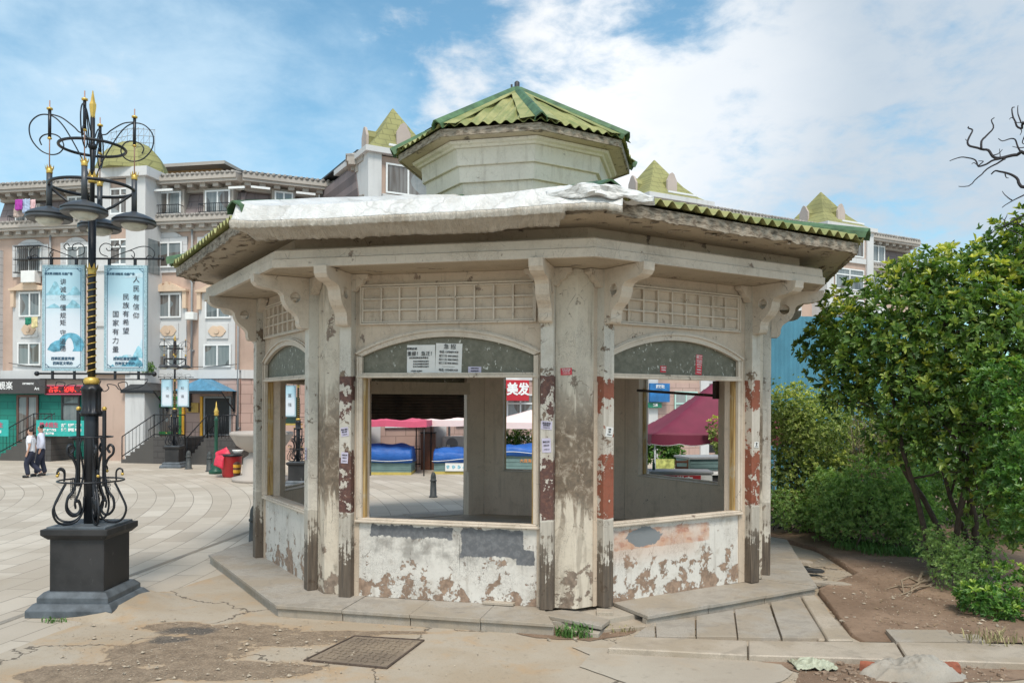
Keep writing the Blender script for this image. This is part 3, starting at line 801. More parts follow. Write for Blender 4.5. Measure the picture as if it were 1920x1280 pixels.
# cupola
ring(oct_seg([(1.38, 6.34), (1.50, 6.34), (1.515, 6.60), (1.38, 6.60)]).build('cupola_board', M_cup, kiosk, bevel=.004), FACES)
ring(oct_seg([(1.30, 6.09), (1.43, 6.09), (1.45, 6.339), (1.30, 6.339)]).build('cupola_board', M_cup, kiosk, bevel=.004), FACES)
ring(oct_seg([(1.24, 5.72), (1.345, 5.72), (1.38, 6.089), (1.24, 6.089)]).build('cupola_board', M_cup, kiosk, bevel=.004), FACES)
ring(oct_seg([(1.40, 6.601), (1.56, 6.601), (1.58, 6.63), (1.64, 6.64), (1.66, 6.68), (1.40, 6.68)]).build('cupola_moulding', M_cup, kiosk), FACES)
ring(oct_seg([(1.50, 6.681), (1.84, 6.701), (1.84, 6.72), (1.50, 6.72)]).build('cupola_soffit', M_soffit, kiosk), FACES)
ring(oct_seg([(1.841, 6.69), (1.875, 6.69), (1.875, 6.80), (1.841, 6.80)]).build('cupola_fascia', M_rag, kiosk), FACES)
for k in FACES:
    o = corr_roof('cupola_roof_sheet', 1.93, 6.835, .04, 8.0, .178, .026, M_roof, seed=20+k); o.rotation_euler[2] = phi(k)
ring(hip('cupola_ridge_cap', 1.97, 6.835, .05, 8.0, .095, .035), FACES)
# flat sheet strips laid over the corrugation beside the hips
def flat_strip(name, a0, z0, a1, z1, wd, dz, drop, mat):
    mb = MB(); c0 = Vector((a0*T8, -a0, z0)); c1 = Vector((a1*T8, -a1, z1)); d = (c1-c0).normalized(); rad = Vector((c0.x, c0.y, 0)).normalized(); side = Vector((-rad.y, rad.x, 0)); up = d.cross(side)*-1
    if up.z < 0: up = -up
    vs = []; n = 14
    for i in range(n+1):
        p = c0+(c1-c0)*i/n+up*dz; w2 = wd*(1-.55*i/n)
        for s_ in (-1, 1):
            jj = noise.noise(Vector((i*.7, s_*3, a0)))*.03
            vs += [tuple(p+side*s_*(w2+jj)-up*(w2*drop-abs(jj)*.6)), tuple(p+side*s_*(w2+jj)-up*(w2*drop+.006))]
        vs += [tuple(p), tuple(p-up*.006)]
    fs = []
    for i in range(n):
        o = i*6; q = o+6
        fs += [(o, q, q+4, o+4), (o+4, q+4, q+2, o+2), (o+1, o+5, q+5, q+1), (o+5, o+3, q+3, q+5), (o, o+1, q+1, q), (o+2, q+2, q+3, o+3)]
    mb.add(vs, fs); return mb.build(name, mat, kiosk)
ring(flat_strip('cupola_flashing', 1.90, 6.86, .08, 7.99, .30, .034, .22, M_roof), FACES)
mb = MB(); mb.lathe([(.13, 7.93), (.10, 8.03), (.045, 8.05), (.045, 8.17), (.02, 8.19)], 8)
mb.box(-.11, -.075, -.02, .02, 8.0, 8.13)
mb.build('finial', M_dkgrey, kiosk)
# ceiling, floor
mb = MB(); mb.slab([((AP-.2)/math.cos(math.pi/8)*math.cos(TH+k*math.pi/4), (AP-.2)/math.cos(math.pi/8)*math.sin(TH+k*math.pi/4)) for k in range(8)], 3.62, 3.66)
mb.build('ceiling', M_inner, kiosk)
mb = MB(); mb.slab([((AP-.1)/math.cos(math.pi/8)*math.cos(TH+k*math.pi/4), (AP-.1)/math.cos(math.pi/8)*math.sin(TH+k*math.pi/4)) for k in range(8)], .12, .158)
mb.build('floor', M_gran2, kiosk)
# rolled-down shutter and head board in the back doorway
mb = MB(); mb.box(-1.15, 1.15, -AP+.221, -AP+.30, 2.80, 2.87)
mb.box(-1.15, 1.15, -AP+.221, -AP+.28, 2.871, 3.06); o = mb.build('shutter_head_board', M_paint, kiosk); o.rotation_euler[2] = phi(DOOR)
mb = MB()
def shut(p, q):
    u = -1.02+2.15*p; rag = 2.275+.045*noise.noise(Vector((u*3, 1, 0)))+.02*noise.noise(Vector((u*11, 1, 0)))+.05*max(0, -u-.6)
    z = 2.81+(rag-2.81)*q; return (u, -AP+.24+.014*abs(math.sin(z*math.pi/.062)), z)
mb.grid(shut, 40, 120, smooth=False)
def shut2(p, q): x = shut(p, q); return (x[0], x[1]+.008, x[2])
mb.grid(shut2, 40, 120, smooth=False)
o = mb.build('roller_shutter', M_shutter, kiosk, recalc=False, label='half-lowered rusty roller shutter with torn lower edge'); o.rotation_euler[2] = phi(DOOR)
# dark awning pipe left in the back right window
mb = MB(); mb.tube([(-1.1, -AP+.26, 2.78), (0, -AP+.27, 2.84), (1.1, -AP+.26, 2.90)], .03, 6); mb.box(-1.14, -1.05, -AP+.22, -AP+.30, 2.72, 3.05)
o = mb.build('curtain_rail', M_shutter, kiosk); o.rotation_euler[2] = phi(4)
# paper notices ------------------------------------------------
def notice(k, u, z, wd, ht, mat, tilt=0, w_=.0, name='notice', label=None):
    mb = MB(); nu, nv = 6, 6
    def fn(a, b):
        x = (a-.5)*wd; y = (b-.5)*ht
        return (x, -.002-.004*abs(noise.noise(Vector((x*9+u, y*9, k))))*(1 if 0 < a < 1 else 2), y)
    mb.grid(fn, nu, nv)
    def fb(a, b):
        p = fn(a, b); return (p[0], p[1]+.0015, p[2])
    mb.grid(fb, nu, nv)
    q = mb.build(name, mat, kiosk, label=label, recalc=False)
    M = Matrix.Rotation(phi(k), 4, 'Z') @ Matrix.Translation((u, -AP-w_, z)) @ Matrix.Rotation(R(tilt), 4, 'Y')
    q.matrix_local = M
    return q
GW = -.028    # pane plane
n1 = notice(1, -.345, 3.165, .375, .40, M_paper, 0, GW, label='white sheet with printed black notice behind the arched pane')
text_lines([('招聘启事', .035, -.12, .15), ('重报！急迁！', .062, 0, .085), ('本店现招聘营业员数名', .026, -.03, .035)]+[('要求身体健康吃苦耐劳', .021, 0, -.01-.033*i) for i in range(3)]+[('工资面议 电话联系', .019, -.06, -.13), ('地址 电话', .019, -.06, -.155)], M_txt, n1, y=-.009)
n2 = notice(1, .02, 3.17, .345, .42, M_paper, 2, GW, label='white recruitment sheet with the large characters 急招')
text_lines([('急 招', .07, .01, .165), ('电话: 13704891418', .038, 0, .10, .82)]+[('招工三名 4000-%d元' % v, .032, 0, .05-.045*i, .82) for i, v in enumerate((6000, 7000, 4800))]+[('-----------------', .03, 0, -.08), ('电话: 13704891418', .038, 0, -.125, .82), ('大连正规中介', .03, .02, -.17)], M_txt, n2, y=-.009)
n3 = notice(1, .36, 3.045, .17, .085, M_lil, 1, GW, label='small lilac flyer at the foot of the arched pane')
text_lines([('免费咨询电话', .017, 0, .02), ('本店诚信经营', .017, 0, -.012)], M_txt, n3, y=-.008)
n4 = notice(2, .42, 3.16, .115, .27, M_redp, 3, GW, label='red flyer with white characters 招工')
text_lines([('招工', .055, 0, .10), ('包吃住月薪高', .017, 0, .055), ('工作时间自由', .017, 0, .03), ('诚信为本', .022, 0, .0), ('长期有效', .017, 0, -.03), ('电话联系', .02, 0, -.07), ('13704891418', .015, 0, -.105)], M_txtw, n4, y=-.008)
n5 = notice(2, -.22, 3.085, .10, .085, M_redp, 2, GW, label='small red flyer low on the right arched pane')
text_lines([('诚信搬家', .02, 0, .02), ('开锁换锁', .02, 0, -.012)], M_txtw, n5, y=-.008)
for (k, u, z, wd, ht, m_, tl, ww, tx, lb) in [
    (1, -1.305, 2.26, .105, .115, M_lil, -8, .142, '搬家 疏通', 'upper lilac flyer on the post left of the front window'),
    (1, -1.305, 1.93, .095, .14, M_lil, 3, .142, '开锁公司', 'lower lilac flyer on the post left of the front window'),
    (1, 1.305, 2.37, .135, .10, M_lil, 4, .142, '家政服务', 'upper lilac flyer on the post right of the front window'),
    (1, 1.305, 2.13, .11, .17, M_lil, -3, .142, '搬家公司', 'lower lilac flyer on the post right of the front window'),
    (2, -1.25, 2.29, .11, .12, M_paper, 8, .142, '招聘', 'white flyer on the post left of the right window'),
    (2, 1.36, 2.07, .09, .08, M_paper, 3, .142, '开锁', 'white flyer on the post right of the right window'),
    (1, 1.52, 3.02, .14, .085, M_redp, -2, .008, '打孔开锁', 'small red flyer on the corner pier between the two windows'),
    (0, 1.43, 1.95, .07, .16, M_lil, 2, .142, '搬家', 'lilac flyer on the post of the left window')]:
    if k == 0: u = 1.305
    q = notice(k, u, z, wd, ht, m_, tl, ww, label=lb)
    text_lines([(tx, wd/5.2, 0, ht*.25), (tx, wd/6.5, 0, 0), ('13704891418', wd/8.5, 0, -ht*.28)], M_txt if m_ is not M_redp else M_txtw, q, y=-.0085)

# ---------------------------------------------------------------- stone step round the kiosk
step = thing('stone_step', 'low grey granite step running round the octagonal kiosk', 'step', (CX, CY, 0))
r = random.Random(11)
AO = 4.675
for k in FACES:
    h = AO*T8; lo, hi = -h, h
    if k == 1: hi = 1.50
    if k == 2: lo = -1.12
    n = 4 if k not in (1, 2) else (4 if k == 1 else 3)
    for i in range(n):
        a, b = lo+(hi-lo)*i/n+.003, lo+(hi-lo)*(i+1)/n-.003
        ai = a if i else (-(3.96)*T8 if lo == -h else a+.05); bi = b if i < n-1 else (3.96*T8 if hi == h else b-.25)
        if k == 2 and i == 0: ai = -1.05
        mb = MB(); z = .15+r.uniform(-.004, .004); ts = r.uniform(-.006, .006)
        pts = [(a, -AO), (b, -AO), (bi, -3.96), (ai, -3.96)]
        vs = [(x, y, z-.042) for x, y in pts]+[(x, y, z+(ts if j in (1, 2) else 0)) for j, (x, y) in enumerate(pts)]
        mb.add(vs, [(3, 2, 1, 0), (4, 5, 6, 7), (0, 1, 5, 4), (1, 2, 6, 5), (2, 3, 7, 6), (3, 0, 4, 7)])
        o = mb.build('step_slab', M_gran, step, bevel=.004); o.rotation_euler[2] = phi(k)
        mb = MB(); mb.box(a+.002, b-.002, -AO+.028, -AO+.10, -.08, .107)
        o = mb.build('riser', M_gran, step, bevel=.003); o.rotation_euler[2] = phi(k)
mb = MB(); mb.slab([(4.40/math.cos(math.pi/8)*math.cos(TH+k*math.pi/4), 4.40/math.cos(math.pi/8)*math.sin(TH+k*math.pi/4)) for k in range(8)], -.08, .104)
mb.build('mortar_bed', M_conc2, step)

def slabpiece(name, label, cat, pts, z, th, mat, tilt=(0, 0), group=None):
    """pts world xy around, tilt = slopes dz/dx, dz/dy about the first point"""
    mb = MB(); x0, y0 = pts[0]
    top = [(x-x0, y-y0, th+(x-x0)*tilt[0]+(y-y0)*tilt[1]) for x, y in pts]
    n = len(pts); mb.add([(x, y, q-th) for x, y, q in top]+top, [tuple(range(n-1, -1, -1)), tuple(range(n, 2*n))]+[(i, (i+1) % n, n+(i+1) % n, n+i) for i in range(n)])
    o = mb.build(name, mat, bevel=.005); o.location = (x0, y0, z); return tag(o, label, cat, group)
slabpiece('loose_slab', 'thick grey slab broken off and tilted at the front corner of the kiosk step', 'stone slab', [(.27, 9.62), (1.02, 9.18), (1.16, 9.52), (.72, 9.98)], .115, .045, M_gran, (-.06, -.03))
slabpiece('stone_offcut', 'small pale stone offcut lying on the front step', 'stone piece', [(-.36, 10.02), (.02, 9.93), (.10, 10.13), (-.22, 10.24)], .156, .035, M_gran2)
slabpiece('broken_slab', 'low broken slab between tilted slab and right-hand step', 'stone slab', [(1.0, 9.32), (1.78, 9.52), (1.68, 9.80), (1.12, 9.78)], .0, .05, M_gran2, (.0, .0))
slabpiece('stone_fragment', 'rough stone fragment under the tilted slab beside the weeds', 'stone piece', [(.60, 9.25), (.98, 9.12), (1.05, 9.32), (.66, 9.42)], .0, .06, M_conc2)
slabpiece('mortar_block', 'cement block at the foot of the post on the broken corner', 'cement block', [(1.02, 9.72), (1.22, 9.70), (1.24, 9.86), (1.04, 9.90)], .10, .05, M_gran2)

# ---------------------------------------------------------------- white tarpaulin on the roof
def tarp():
    mb = MB(); NU, prof = 150, []
    # path: from cupola foot over the eave and tucked back under it
    for i in range(34): prof.append(('roof', 1.62+(5.16-1.62)*i/33))
    prof += [('edge', 5.235, -.01), ('edge', 5.265, -.05), ('edge', 5.295, -.09), ('edge', 5.325, -.13), ('edge', 5.355, -.17), ('edge', 5.358, -.176), ('edge', 5.354, -.20), ('edge', 5.348, -.235), ('edge', 5.344, -.242), ('edge', 5.27, -.252), ('edge', 5.20, -.262), ('edge', 5.13, -.272), ('edge', 5.07, -.283), ('edge', 5.02, -.296), ('edge', 4.98, -.31)]
    vs = []; W = len(prof)
    rotk = Matrix.Rotation(phi(1), 3, 'Z')
    for i in range(NU+1):
        s = i/NU
        for j, p in enumerate(prof):
            a = p[1]; aa = min(a, 5.3)
            hw = aa*T8; uL = -hw+.03+.02*math.sin(j*.9)-.16*min(1, max(0, (5.1-a)/.5))*(p[0] == 'roof'); uR = hw*1.0+.16+.03*math.sin(j*.6)
            if p[0] == 'edge': uR = hw-.42+.42*max(0, 1-(a-5.2)/.2) if False else hw+.12
            u = uL+(uR-uL)*s
            y = -a
            loc = rotk @ Vector((u, y, 0))
            rz, am = roofz(loc.x, loc.y)
            fold = noise.noise(Vector((u*.9, a*.6, 1)))*.05+(.5-abs(noise.noise(Vector((u*1.6-a*1.9, a*.5, 4)))))*.035-.012+(.5-abs(noise.noise(Vector((u*4+a*5, a*.8, 8)))))*.014*(.3+.7*abs(u)/2)
            lift = .05+.08*math.exp(-((u+hw)/.22)**2)+.05*math.exp(-((u-1.7)/.5)**2)
            if p[0] == 'roof':
                tense = 1-.6*abs((a-3.2)/2)
                z = rz+max(.046, lift+fold*tense*.4)
            else:
                dd = p[2]; rzE = roofz(*(rotk @ Vector((u, -5.2, 0))).xy)[0] if abs(u) < 5.2*T8 else RZ0-(abs(u)-5.2*T8)*.2
                e = (noise.noise(Vector((u*7, 2, 0)))*.02+(.5-abs(noise.noise(Vector((u*16+p[2]*9, 5, 0)))))*.018+(.5-abs(noise.noise(Vector((u*34+p[2]*30, 5, 0)))))*.008)*min(1, -dd/.15)
                y += e
                hang = noise.noise(Vector((u*1.1, 3, 3)))*.04+noise.noise(Vector((u*4.3, 9, 3)))*.02
                z = rzE+lift*(1+dd/.35)+dd+(hang if dd < -.25 else 0)*abs(dd)/.35+fold*.2+(.5-abs(noise.noise(Vector((u*9+a*6, 5, 2)))))*.022*min(1, max(0, -dd-.2)/.1)+noise.noise(Vector((u*34, dd*5, 2)))*.010
                loc = rotk @ Vector((u, y, 0))
            vs.append((loc.x, loc.y, z))
    fs = [(i*W+j, (i+1)*W+j, (i+1)*W+j+1, i*W+j+1) for i in range(NU) for j in range(W-1)]
    # the skirt stops short of the right corner
    keep = []
    for f in fs:
        i, j = f[0]//W, f[0] % W
        if j >= 41 and i > NU*.865: continue
        if j >= 45 and i > NU*.855+noise.noise(Vector((j, 0, 0)))*3: continue
        keep.append(f)
    mb.add(vs, [f for f in keep if f[0] % W < 39], smooth=True)
    mb.mat = 1; mb.add(vs, [f for f in keep if f[0] % W >= 39], smooth=True); mb.mat = 0
    # crumpled bundle over the right-hand corner
    def bundle(u0, u1, zc, amp, seed, a0=4.95, a1=5.42):
        def fn(p, q):
            u = u0+(u1-u0)*p; an = math.pi*(1.15*q-.12)
            rr = .095+.06*(.5-abs(noise.noise(Vector((u*3, an*1.2, seed)))))+.02*(.5-abs(noise.noise(Vector((u*8, an*2, seed)))))
            rr *= (.35+.65*math.sin(math.pi*min(1, max(0, p*.9+.05))))
            am = (a0+a1)/2-abs(max(0, u-2.16))*.35
            l = rotk @ Vector((u, -(am+1.65*rr*math.cos(an)), 0))
            return (l.x, l.y, zc-.10*max(0, u-1.9)+rr*1.05*math.sin(an)+amp*noise.noise(Vector((u*6, an, 3))))
        mb.grid(fn, 46, 20)
    bundle(1.50, 2.62, 4.83, .035, 1)
    o = mb.build('tarpaulin', [M_tarp, M_tarpd], recalc=False, solid=.004); o.data.set_sharp_from_angle(angle=R(25)); o.location = (CX, CY, 0)
    tag(o, 'crumpled white tarpaulin draped over the front slope of the kiosk roof', 'tarpaulin')
tarp()
# ---------------------------------------------------------------- the ground
def sheet(name, pts, z, mat, kind='structure', label=None, jag=0, seed=0, stepl=.08, cat=None, dome=0, slope=None):
    q = []
    n = len(pts)
    for i in range(n):
        a, b = Vector(pts[i]), Vector(pts[(i+1) % n]); L = (b-a).length; m_ = max(1, int(L/stepl)) if jag else 1
        nn = Vector((-(b-a).y, (b-a).x)).normalized() if L else Vector((0, 0))
        for j in range(m_):
            p = a+(b-a)*j/m_
            if jag: p = p+nn*(noise.noise(Vector((p.x*1.6, p.y*1.6, seed)))*jag*1.2+noise.noise(Vector((p.x*7, p.y*7, seed)))*jag*.6+noise.noise(Vector((p.x*22, p.y*22, seed)))*jag*.3)
            q.append(p)
    mb = MB(); zz = [z if slope is None else z+slope(p.x, p.y) for p in q]
    if dome:
        c = sum(q, Vector((0, 0)))/len(q)
        vs = [(p.x, p.y, w_) for p, w_ in zip(q, zz)]; k = len(q)
        for f in (.93, .5): vs += [(c.x+(p.x-c.x)*f, c.y+(p.y-c.y)*f, z+dome*(1 if f < .6 else .7)) for p in q]
        vs.append((c.x, c.y, z+dome))
        fs = [(r_*k+i, r_*k+(i+1) % k, (r_+1)*k+(i+1) % k, (r_+1)*k+i) for r_ in (0, 1) for i in range(k)]+[(2*k+i, 2*k+(i+1) % k, 3*k) for i in range(k)]
        mb.add(vs, fs)
    else: mb.add([(p.x, p.y, w_) for p, w_ in zip(q, zz)], [tuple(range(len(q)))])
    o = mb.build(name, mat, recalc=False)
    if sum((q[i].x*q[(i+1) % len(q)].y-q[(i+1) % len(q)].x*q[i].y) for i in range(len(q))) < 0: o.data.flip_normals()
    return tag(o, label, cat, kind=kind)
sheet('ground', [(-400, -40), (400, -40), (400, 600), (-400, 600)], -.10, M_conc)
sheet('plaza', [(-60, -2), (-5.7, -2), (-5.62, 6.6), (-5.34, 8.46), (-4.82, 11.1), (-4.2, 13.05), (-2, 17), (4.6, 18.6), (6.5, 18.9), (9, 21), (40, 24), (60, 70), (-60, 70)], 0, M_pave)
M_band = granite('dark_joint_stone', (.27, .24, .20))
def strip(name, pts, wd, z, mat, th=.0):
    mb = MB(); L = [Vector(p) for p in pts]; vs = []
    for i, p in enumerate(L):
        d = (L[min(i+1, len(L)-1)]-L[max(i-1, 0)]).normalized(); s_ = Vector((-d.y, d.x))*wd/2
        vs += [(p.x+s_.x, p.y+s_.y, z), (p.x-s_.x, p.y-s_.y, z)]
    mb.add(vs, [(2*i, 2*i+1, 2*i+3, 2*i+2) for i in range(len(L)-1)]); o = mb.build(name, mat, recalc=False); return tag(o, kind='structure')
strip('border_strip', [(-6.45, 6), (-6.06, 9.61), (-5.74, 12.48), (-5.32, 16.5), (-5.0, 20)], .10, .004, M_band)
# cast concrete apron
sheet('concrete_apron', [(-5.62, 3), (-5.6, 6.6), (-5.34, 8.46), (-5.0, 10.2), (-4.82, 11.1), (-4.2, 13.05), (-2, 17), (3, 18), (5.3, 16.4), (5.5, 13), (4.9, 11.2), (4.2, 9.4), (6.5, 8.9), (9, 8.3), (9, 3)], .004, M_conc, jag=.03, stepl=.15, seed=4)
# cement collar poured against the lamp pedestal
CPATH = [(-5.50, 9.90, 0, -1, .02, .10), (-5.20, 9.87, .1, -1, .045, .22), (-4.90, 9.84, .55, -.85, .085, .45), (-4.80, 10.1, .9, -.4, .11, .6), (-4.80, 10.6, 1, -.15, .115, .65), (-4.82, 11.0, 1, 0, .085, .5), (-4.9, 11.25, .8, .5, .0, .2)]
def collar(a, b):
    xs = [i/6 for i in range(7)]; v = [float(np.interp(a, xs, [c_[j] for c_ in CPATH])) for j in range(6)]
    L = math.hypot(v[2], v[3]); q = Vector((v[0]-.06*v[2]/L+v[2]/L*b*v[5], v[1]-.06*v[3]/L+v[3]/L*b*v[5], 0)); h = v[4]*(1-b)**1.7
    return (q.x+noise.noise(q*3)*.03*b, q.y, -.002+h+.008*(1-b)+noise.noise(q*6)*.006*(1-b))
mb = MB(); mb.grid(collar, 30, 12); tag(mb.build('cement_collar', M_conc, recalc=False), kind='structure')
0 and sheet('cement_skim', [gnd(x, y) for x, y in ((-60, 1262), (150, 1205), (290, 1150), (380, 1100), (430, 1108), (500, 1150), (440, 1153), (330, 1156), (250, 1180), (180, 1225), (60, 1300), (-60, 1320))], .007, M_conc2, jag=.05, seed=9)
0 and sheet('dirt_patch', [gnd(x, y) for x, y in ((95, 1290), (165, 1240), (215, 1210), (290, 1180), (250, 1172), (325, 1163), (420, 1158), (515, 1166), (560, 1185), (640, 1192), (610, 1218), (560, 1245), (500, 1258), (520, 1300), (300, 1340), (100, 1330))], .009, M_grit, jag=.07, seed=2)
0 and sheet('oily_patch', [gnd(x, y) for x, y in ((255, 1213), (290, 1190), (330, 1172), (400, 1166), (450, 1175), (455, 1190), (400, 1198), (330, 1208))], .024, M_wet, jag=.05, seed=3)
0 and sheet('grit_patch', [gnd(x, y) for x, y in ((520, 1186), (600, 1180), (700, 1184), (800, 1192), (790, 1199), (700, 1193), (610, 1200), (540, 1196))], .010, M_grit, jag=.06, seed=5)
sheet('soil_patch', [gnd(x, y) for x, y in ((960, 1184), (1040, 1180), (1110, 1172), (1200, 1158), (1330, 1130), (1500, 1098), (1520, 1112), (1360, 1138), (1240, 1166), (1180, 1190), (1110, 1200), (1010, 1196))], .011, M_soil, jag=.05, seed=6)
sheet('cement_patch', [gnd(x, y) for x, y in ((1075, 1213), (1220, 1216), (1340, 1226), (1470, 1243), (1492, 1258), (1470, 1275), (1390, 1292), (1240, 1300), (1090, 1250), (1110, 1228))], .014, M_conc2, jag=.025, seed=7)
sheet('debris_patch', [gnd(x, y) for x, y in ((1420, 1226), (1920, 1242), (2000, 1262), (1850, 1270), (1700, 1290), (1500, 1282), (1500, 1258), (1440, 1240))], .012, M_soil, jag=.04, seed=8)
# soil of the planted bed, gently uneven
def soilz(x, y):
    e = min(1, max(0, (y-9.0)/1.2))
    return .03+(noise.noise(Vector((x*.5, y*.5, 1)))*.05+noise.noise(Vector((x*1.7, y*1.7, 3)))*.022+.05)*e
def bedfn(a, b):
    y = 8.95+(1-(1-b)**.6)*0+b**1.4*15.5
    xl = np.interp(y, [8.9, 9.2, 11.3, 12.3, 14.5, 16.2, 17.5, 19.0, 25], [3.9, 3.85, 4.25, 5.25, 5.45, 4.9, 4.4, 5.6, 8.8])
    x = xl+(34-xl)*a**1.8
    return (x, y, soilz(x, y) if a > .002 else .0)
mb = MB(); mb.grid(bedfn, 90, 110); tag(mb.build('planting_bed_soil', M_soil, recalc=False), kind='structure')
# kerbs
def kerb(label, pts, z, th=.20, mat=M_gran2, grp=None):
    mb = MB(); mb.slab(pts, z-th, z); o = mb.build('kerb_stone', mat, bevel=.012); return tag(o, label, 'kerb stone', grp)
KZ = .075
def K(x, y, z=KZ): return gnd(x, y, z)
kerb('left kerb stone in front of the small paved patch', [K(1143, 1212), K(1405, 1223), K(1404, 1196), K(1183, 1190)], KZ)
kerb('middle kerb stone in front of the bare soil', [K(1408, 1223), K(1702, 1229), K(1682, 1197), K(1407, 1196)], KZ)
kerb('right kerb stone behind the cement lump', [K(1706, 1229), K(2120, 1240), K(2010, 1200), K(1686, 1197)], KZ+.006)
kerb('diagonal kerb stone between paved patch and soil', [K(1556, 1193, .09), K(1604, 1193, .09), K(1531, 1109, .09), K(1506, 1112, .09)], .09)
kerb('thin upright edge stone at the left of the diagonal kerb', [K(1538, 1193, .05), K(1554, 1193, .05), K(1504, 1113, .05), K(1495, 1114, .05)], .05)
pv = MB(); z = .055
for q in ([(1192, 1189), (1232, 1189), (1230, 1165), (1214, 1172)], [(1235, 1189), (1307, 1189), (1306, 1152), (1233, 1163)], [(1310, 1189), (1385, 1189), (1378, 1139), (1309, 1151)], [(1388, 1189), (1467, 1190), (1444, 1125), (1381, 1138)], [(1471, 1190), (1553, 1190), (1500, 1114), (1448, 1124)]):
    pv.slab([gnd(x, y, z) for x, y in q], -.08, z+rnd.uniform(-.003, .003))
tag(pv.build('small_pavement', M_gran, bevel=.004), kind='structure')
for q, lb in (([(1664, 1173), (1778, 1173), (1800, 1194), (1684, 1195)], 'grey paving slab lying behind the right kerb'), ([(1782, 1180), (1838, 1181), (1852, 1193), (1800, 1193)], 'small grey slab piece beside the slab behind the right kerb')):
    mb = MB(); mb.slab([gnd(x, y, .08) for x, y in q], .0, .082); tag(mb.build('paving_slab', M_gran, bevel=.004), lb, 'paving slab')
for i, (x, y, s_, lb) in enumerate(((1500, 1052, .22, 'pale stone sliver on the soil right of the kiosk step, farthest of three'), (1523, 1068, .20, 'dark stone chip beside the kiosk step, middle of three'), (1552, 1092, .34, 'long flat stone chip on the soil near the diagonal kerb'))):
    p = gnd(x, y, .05); mb = MB(); mb.slab([(-s_, -.05), (s_*.2, -.10), (s_, -.02), (s_*.7, .09), (-s_*.6, .08)], 0, .045, M=Matrix.Rotation(-.4, 4, 'Z'))
    o = mb.build('stone_chip', M_gran2 if i != 1 else M_dkgrey, bevel=.004); o.location = (p[0], p[1], .06); tag(o, lb, 'stone chip')
# gravel
def gravel():
    r = random.Random(5); V = []; Fc = []
    regs = [((105, 1165, 640, 1280), 2600, .0032), ((480, 1175, 960, 1275), 260, .004), ((960, 1150, 1500, 1200), 240, .004), ((1480, 1215, 1900, 1278), 330, .005), ((1520, 1040, 1900, 1190), 700, .006), ((1480, 1005, 1700, 1080), 120, .005), ((660, 1080, 1040, 1150), 60, .004)]
    for (x0, y0, x1, y1), n, sz in regs:
        for _ in range(n):
            x, y = r.uniform(x0, x1), r.uniform(y0, y1)
            z = .155 if (x0 == 660) else .01
            g = gnd(x, y, z); s_ = sz*(r.paretovariate(2.6))
            if s_ > .03: s_ = .03
            zz = soilz(*g) if x0 in (1520, ) and g[0] > 4.3 else z
            o = len(V); a = r.uniform(0, 6.28)
            for dx, dy, dz in ((1, 0, 0), (0, 1, 0), (-1, .2, 0), (0, -1, 0), (.1, .1, .8), (0, 0, -.4)):
                u = dx*math.cos(a)-dy*math.sin(a); v = dx*math.sin(a)+dy*math.cos(a)
                V.append((g[0]+u*s_*r.uniform(.7, 1.3), g[1]+v*s_*r.uniform(.7, 1.3), zz+.3*s_+dz*s_*r.uniform(.5, 1)))
            Fc += [(o+i, o+(i+1) % 4, o+4) for i in range(4)]+[(o+(i+1) % 4, o+i, o+5) for i in range(4)]
    mb = MB(); mb.add(V, Fc); tag(mb.build('gravel', simple('mixed_gravel', (.36, .30, .23), .8, 0, .6, 40), recalc=False), kind='stuff')
gravel()
# manhole cover
mc = [gnd(573, 1243), gnd(730, 1257), gnd(800, 1203), gnd(668, 1196)]
def bil(a, b):
    p = [Vector(q) for q in mc]; return (p[0]*(1-a)+p[1]*a)*(1-b)+(p[3]*(1-a)+p[2]*a)*b
man = thing('manhole_cover', 'square rusty manhole cover with raised lattice pattern set in the concrete', 'manhole cover', (*bil(.5, .5), 0))
off = Vector(bil(.5, .5))
M_cover = soil('dusty_iron_cover', (.22, .17, .125), (.32, .25, .18), 1.6)
mb = MB(); mb.slab([tuple(bil(a, b)-off) for a, b in ((.03, .03), (.97, .03), (.97, .97), (.03, .97))], -.02, .016); mb.build('lid', M_cover, man)
mb = MB()
for (a0, b0, a1, b1) in ((0, 0, 1, .022), (0, .978, 1, 1), (0, .022, .02, .978), (.98, .022, 1, .978)):
    mb.slab([tuple(bil(a, b)-off) for a, b in ((a0, b0), (a1, b0), (a1, b1), (a0, b1))], -.02, .022)
mb.build('rim', simple('dark_rusty_rim', (.085, .06, .045), .8, 0, .4, 20), man)
mb = MB(); N = 9
for i in range(N):
    for j in range(N):
        a, b = .08+.84*(i+.5)/N, .08+.84*(j+.5)/N; L, t_ = .036, .008
        if (i+j) % 2: pts = ((a-L, b-t_), (a+L, b-t_), (a+L, b+t_), (a-L, b+t_))
        else: pts = ((a-t_, b-L), (a+t_, b-L), (a+t_, b+L), (a-t_, b+L))
        mb.slab([tuple(bil(*p)-off) for p in pts], .016, .026)
mb.build('raised_pattern', M_cover, man)
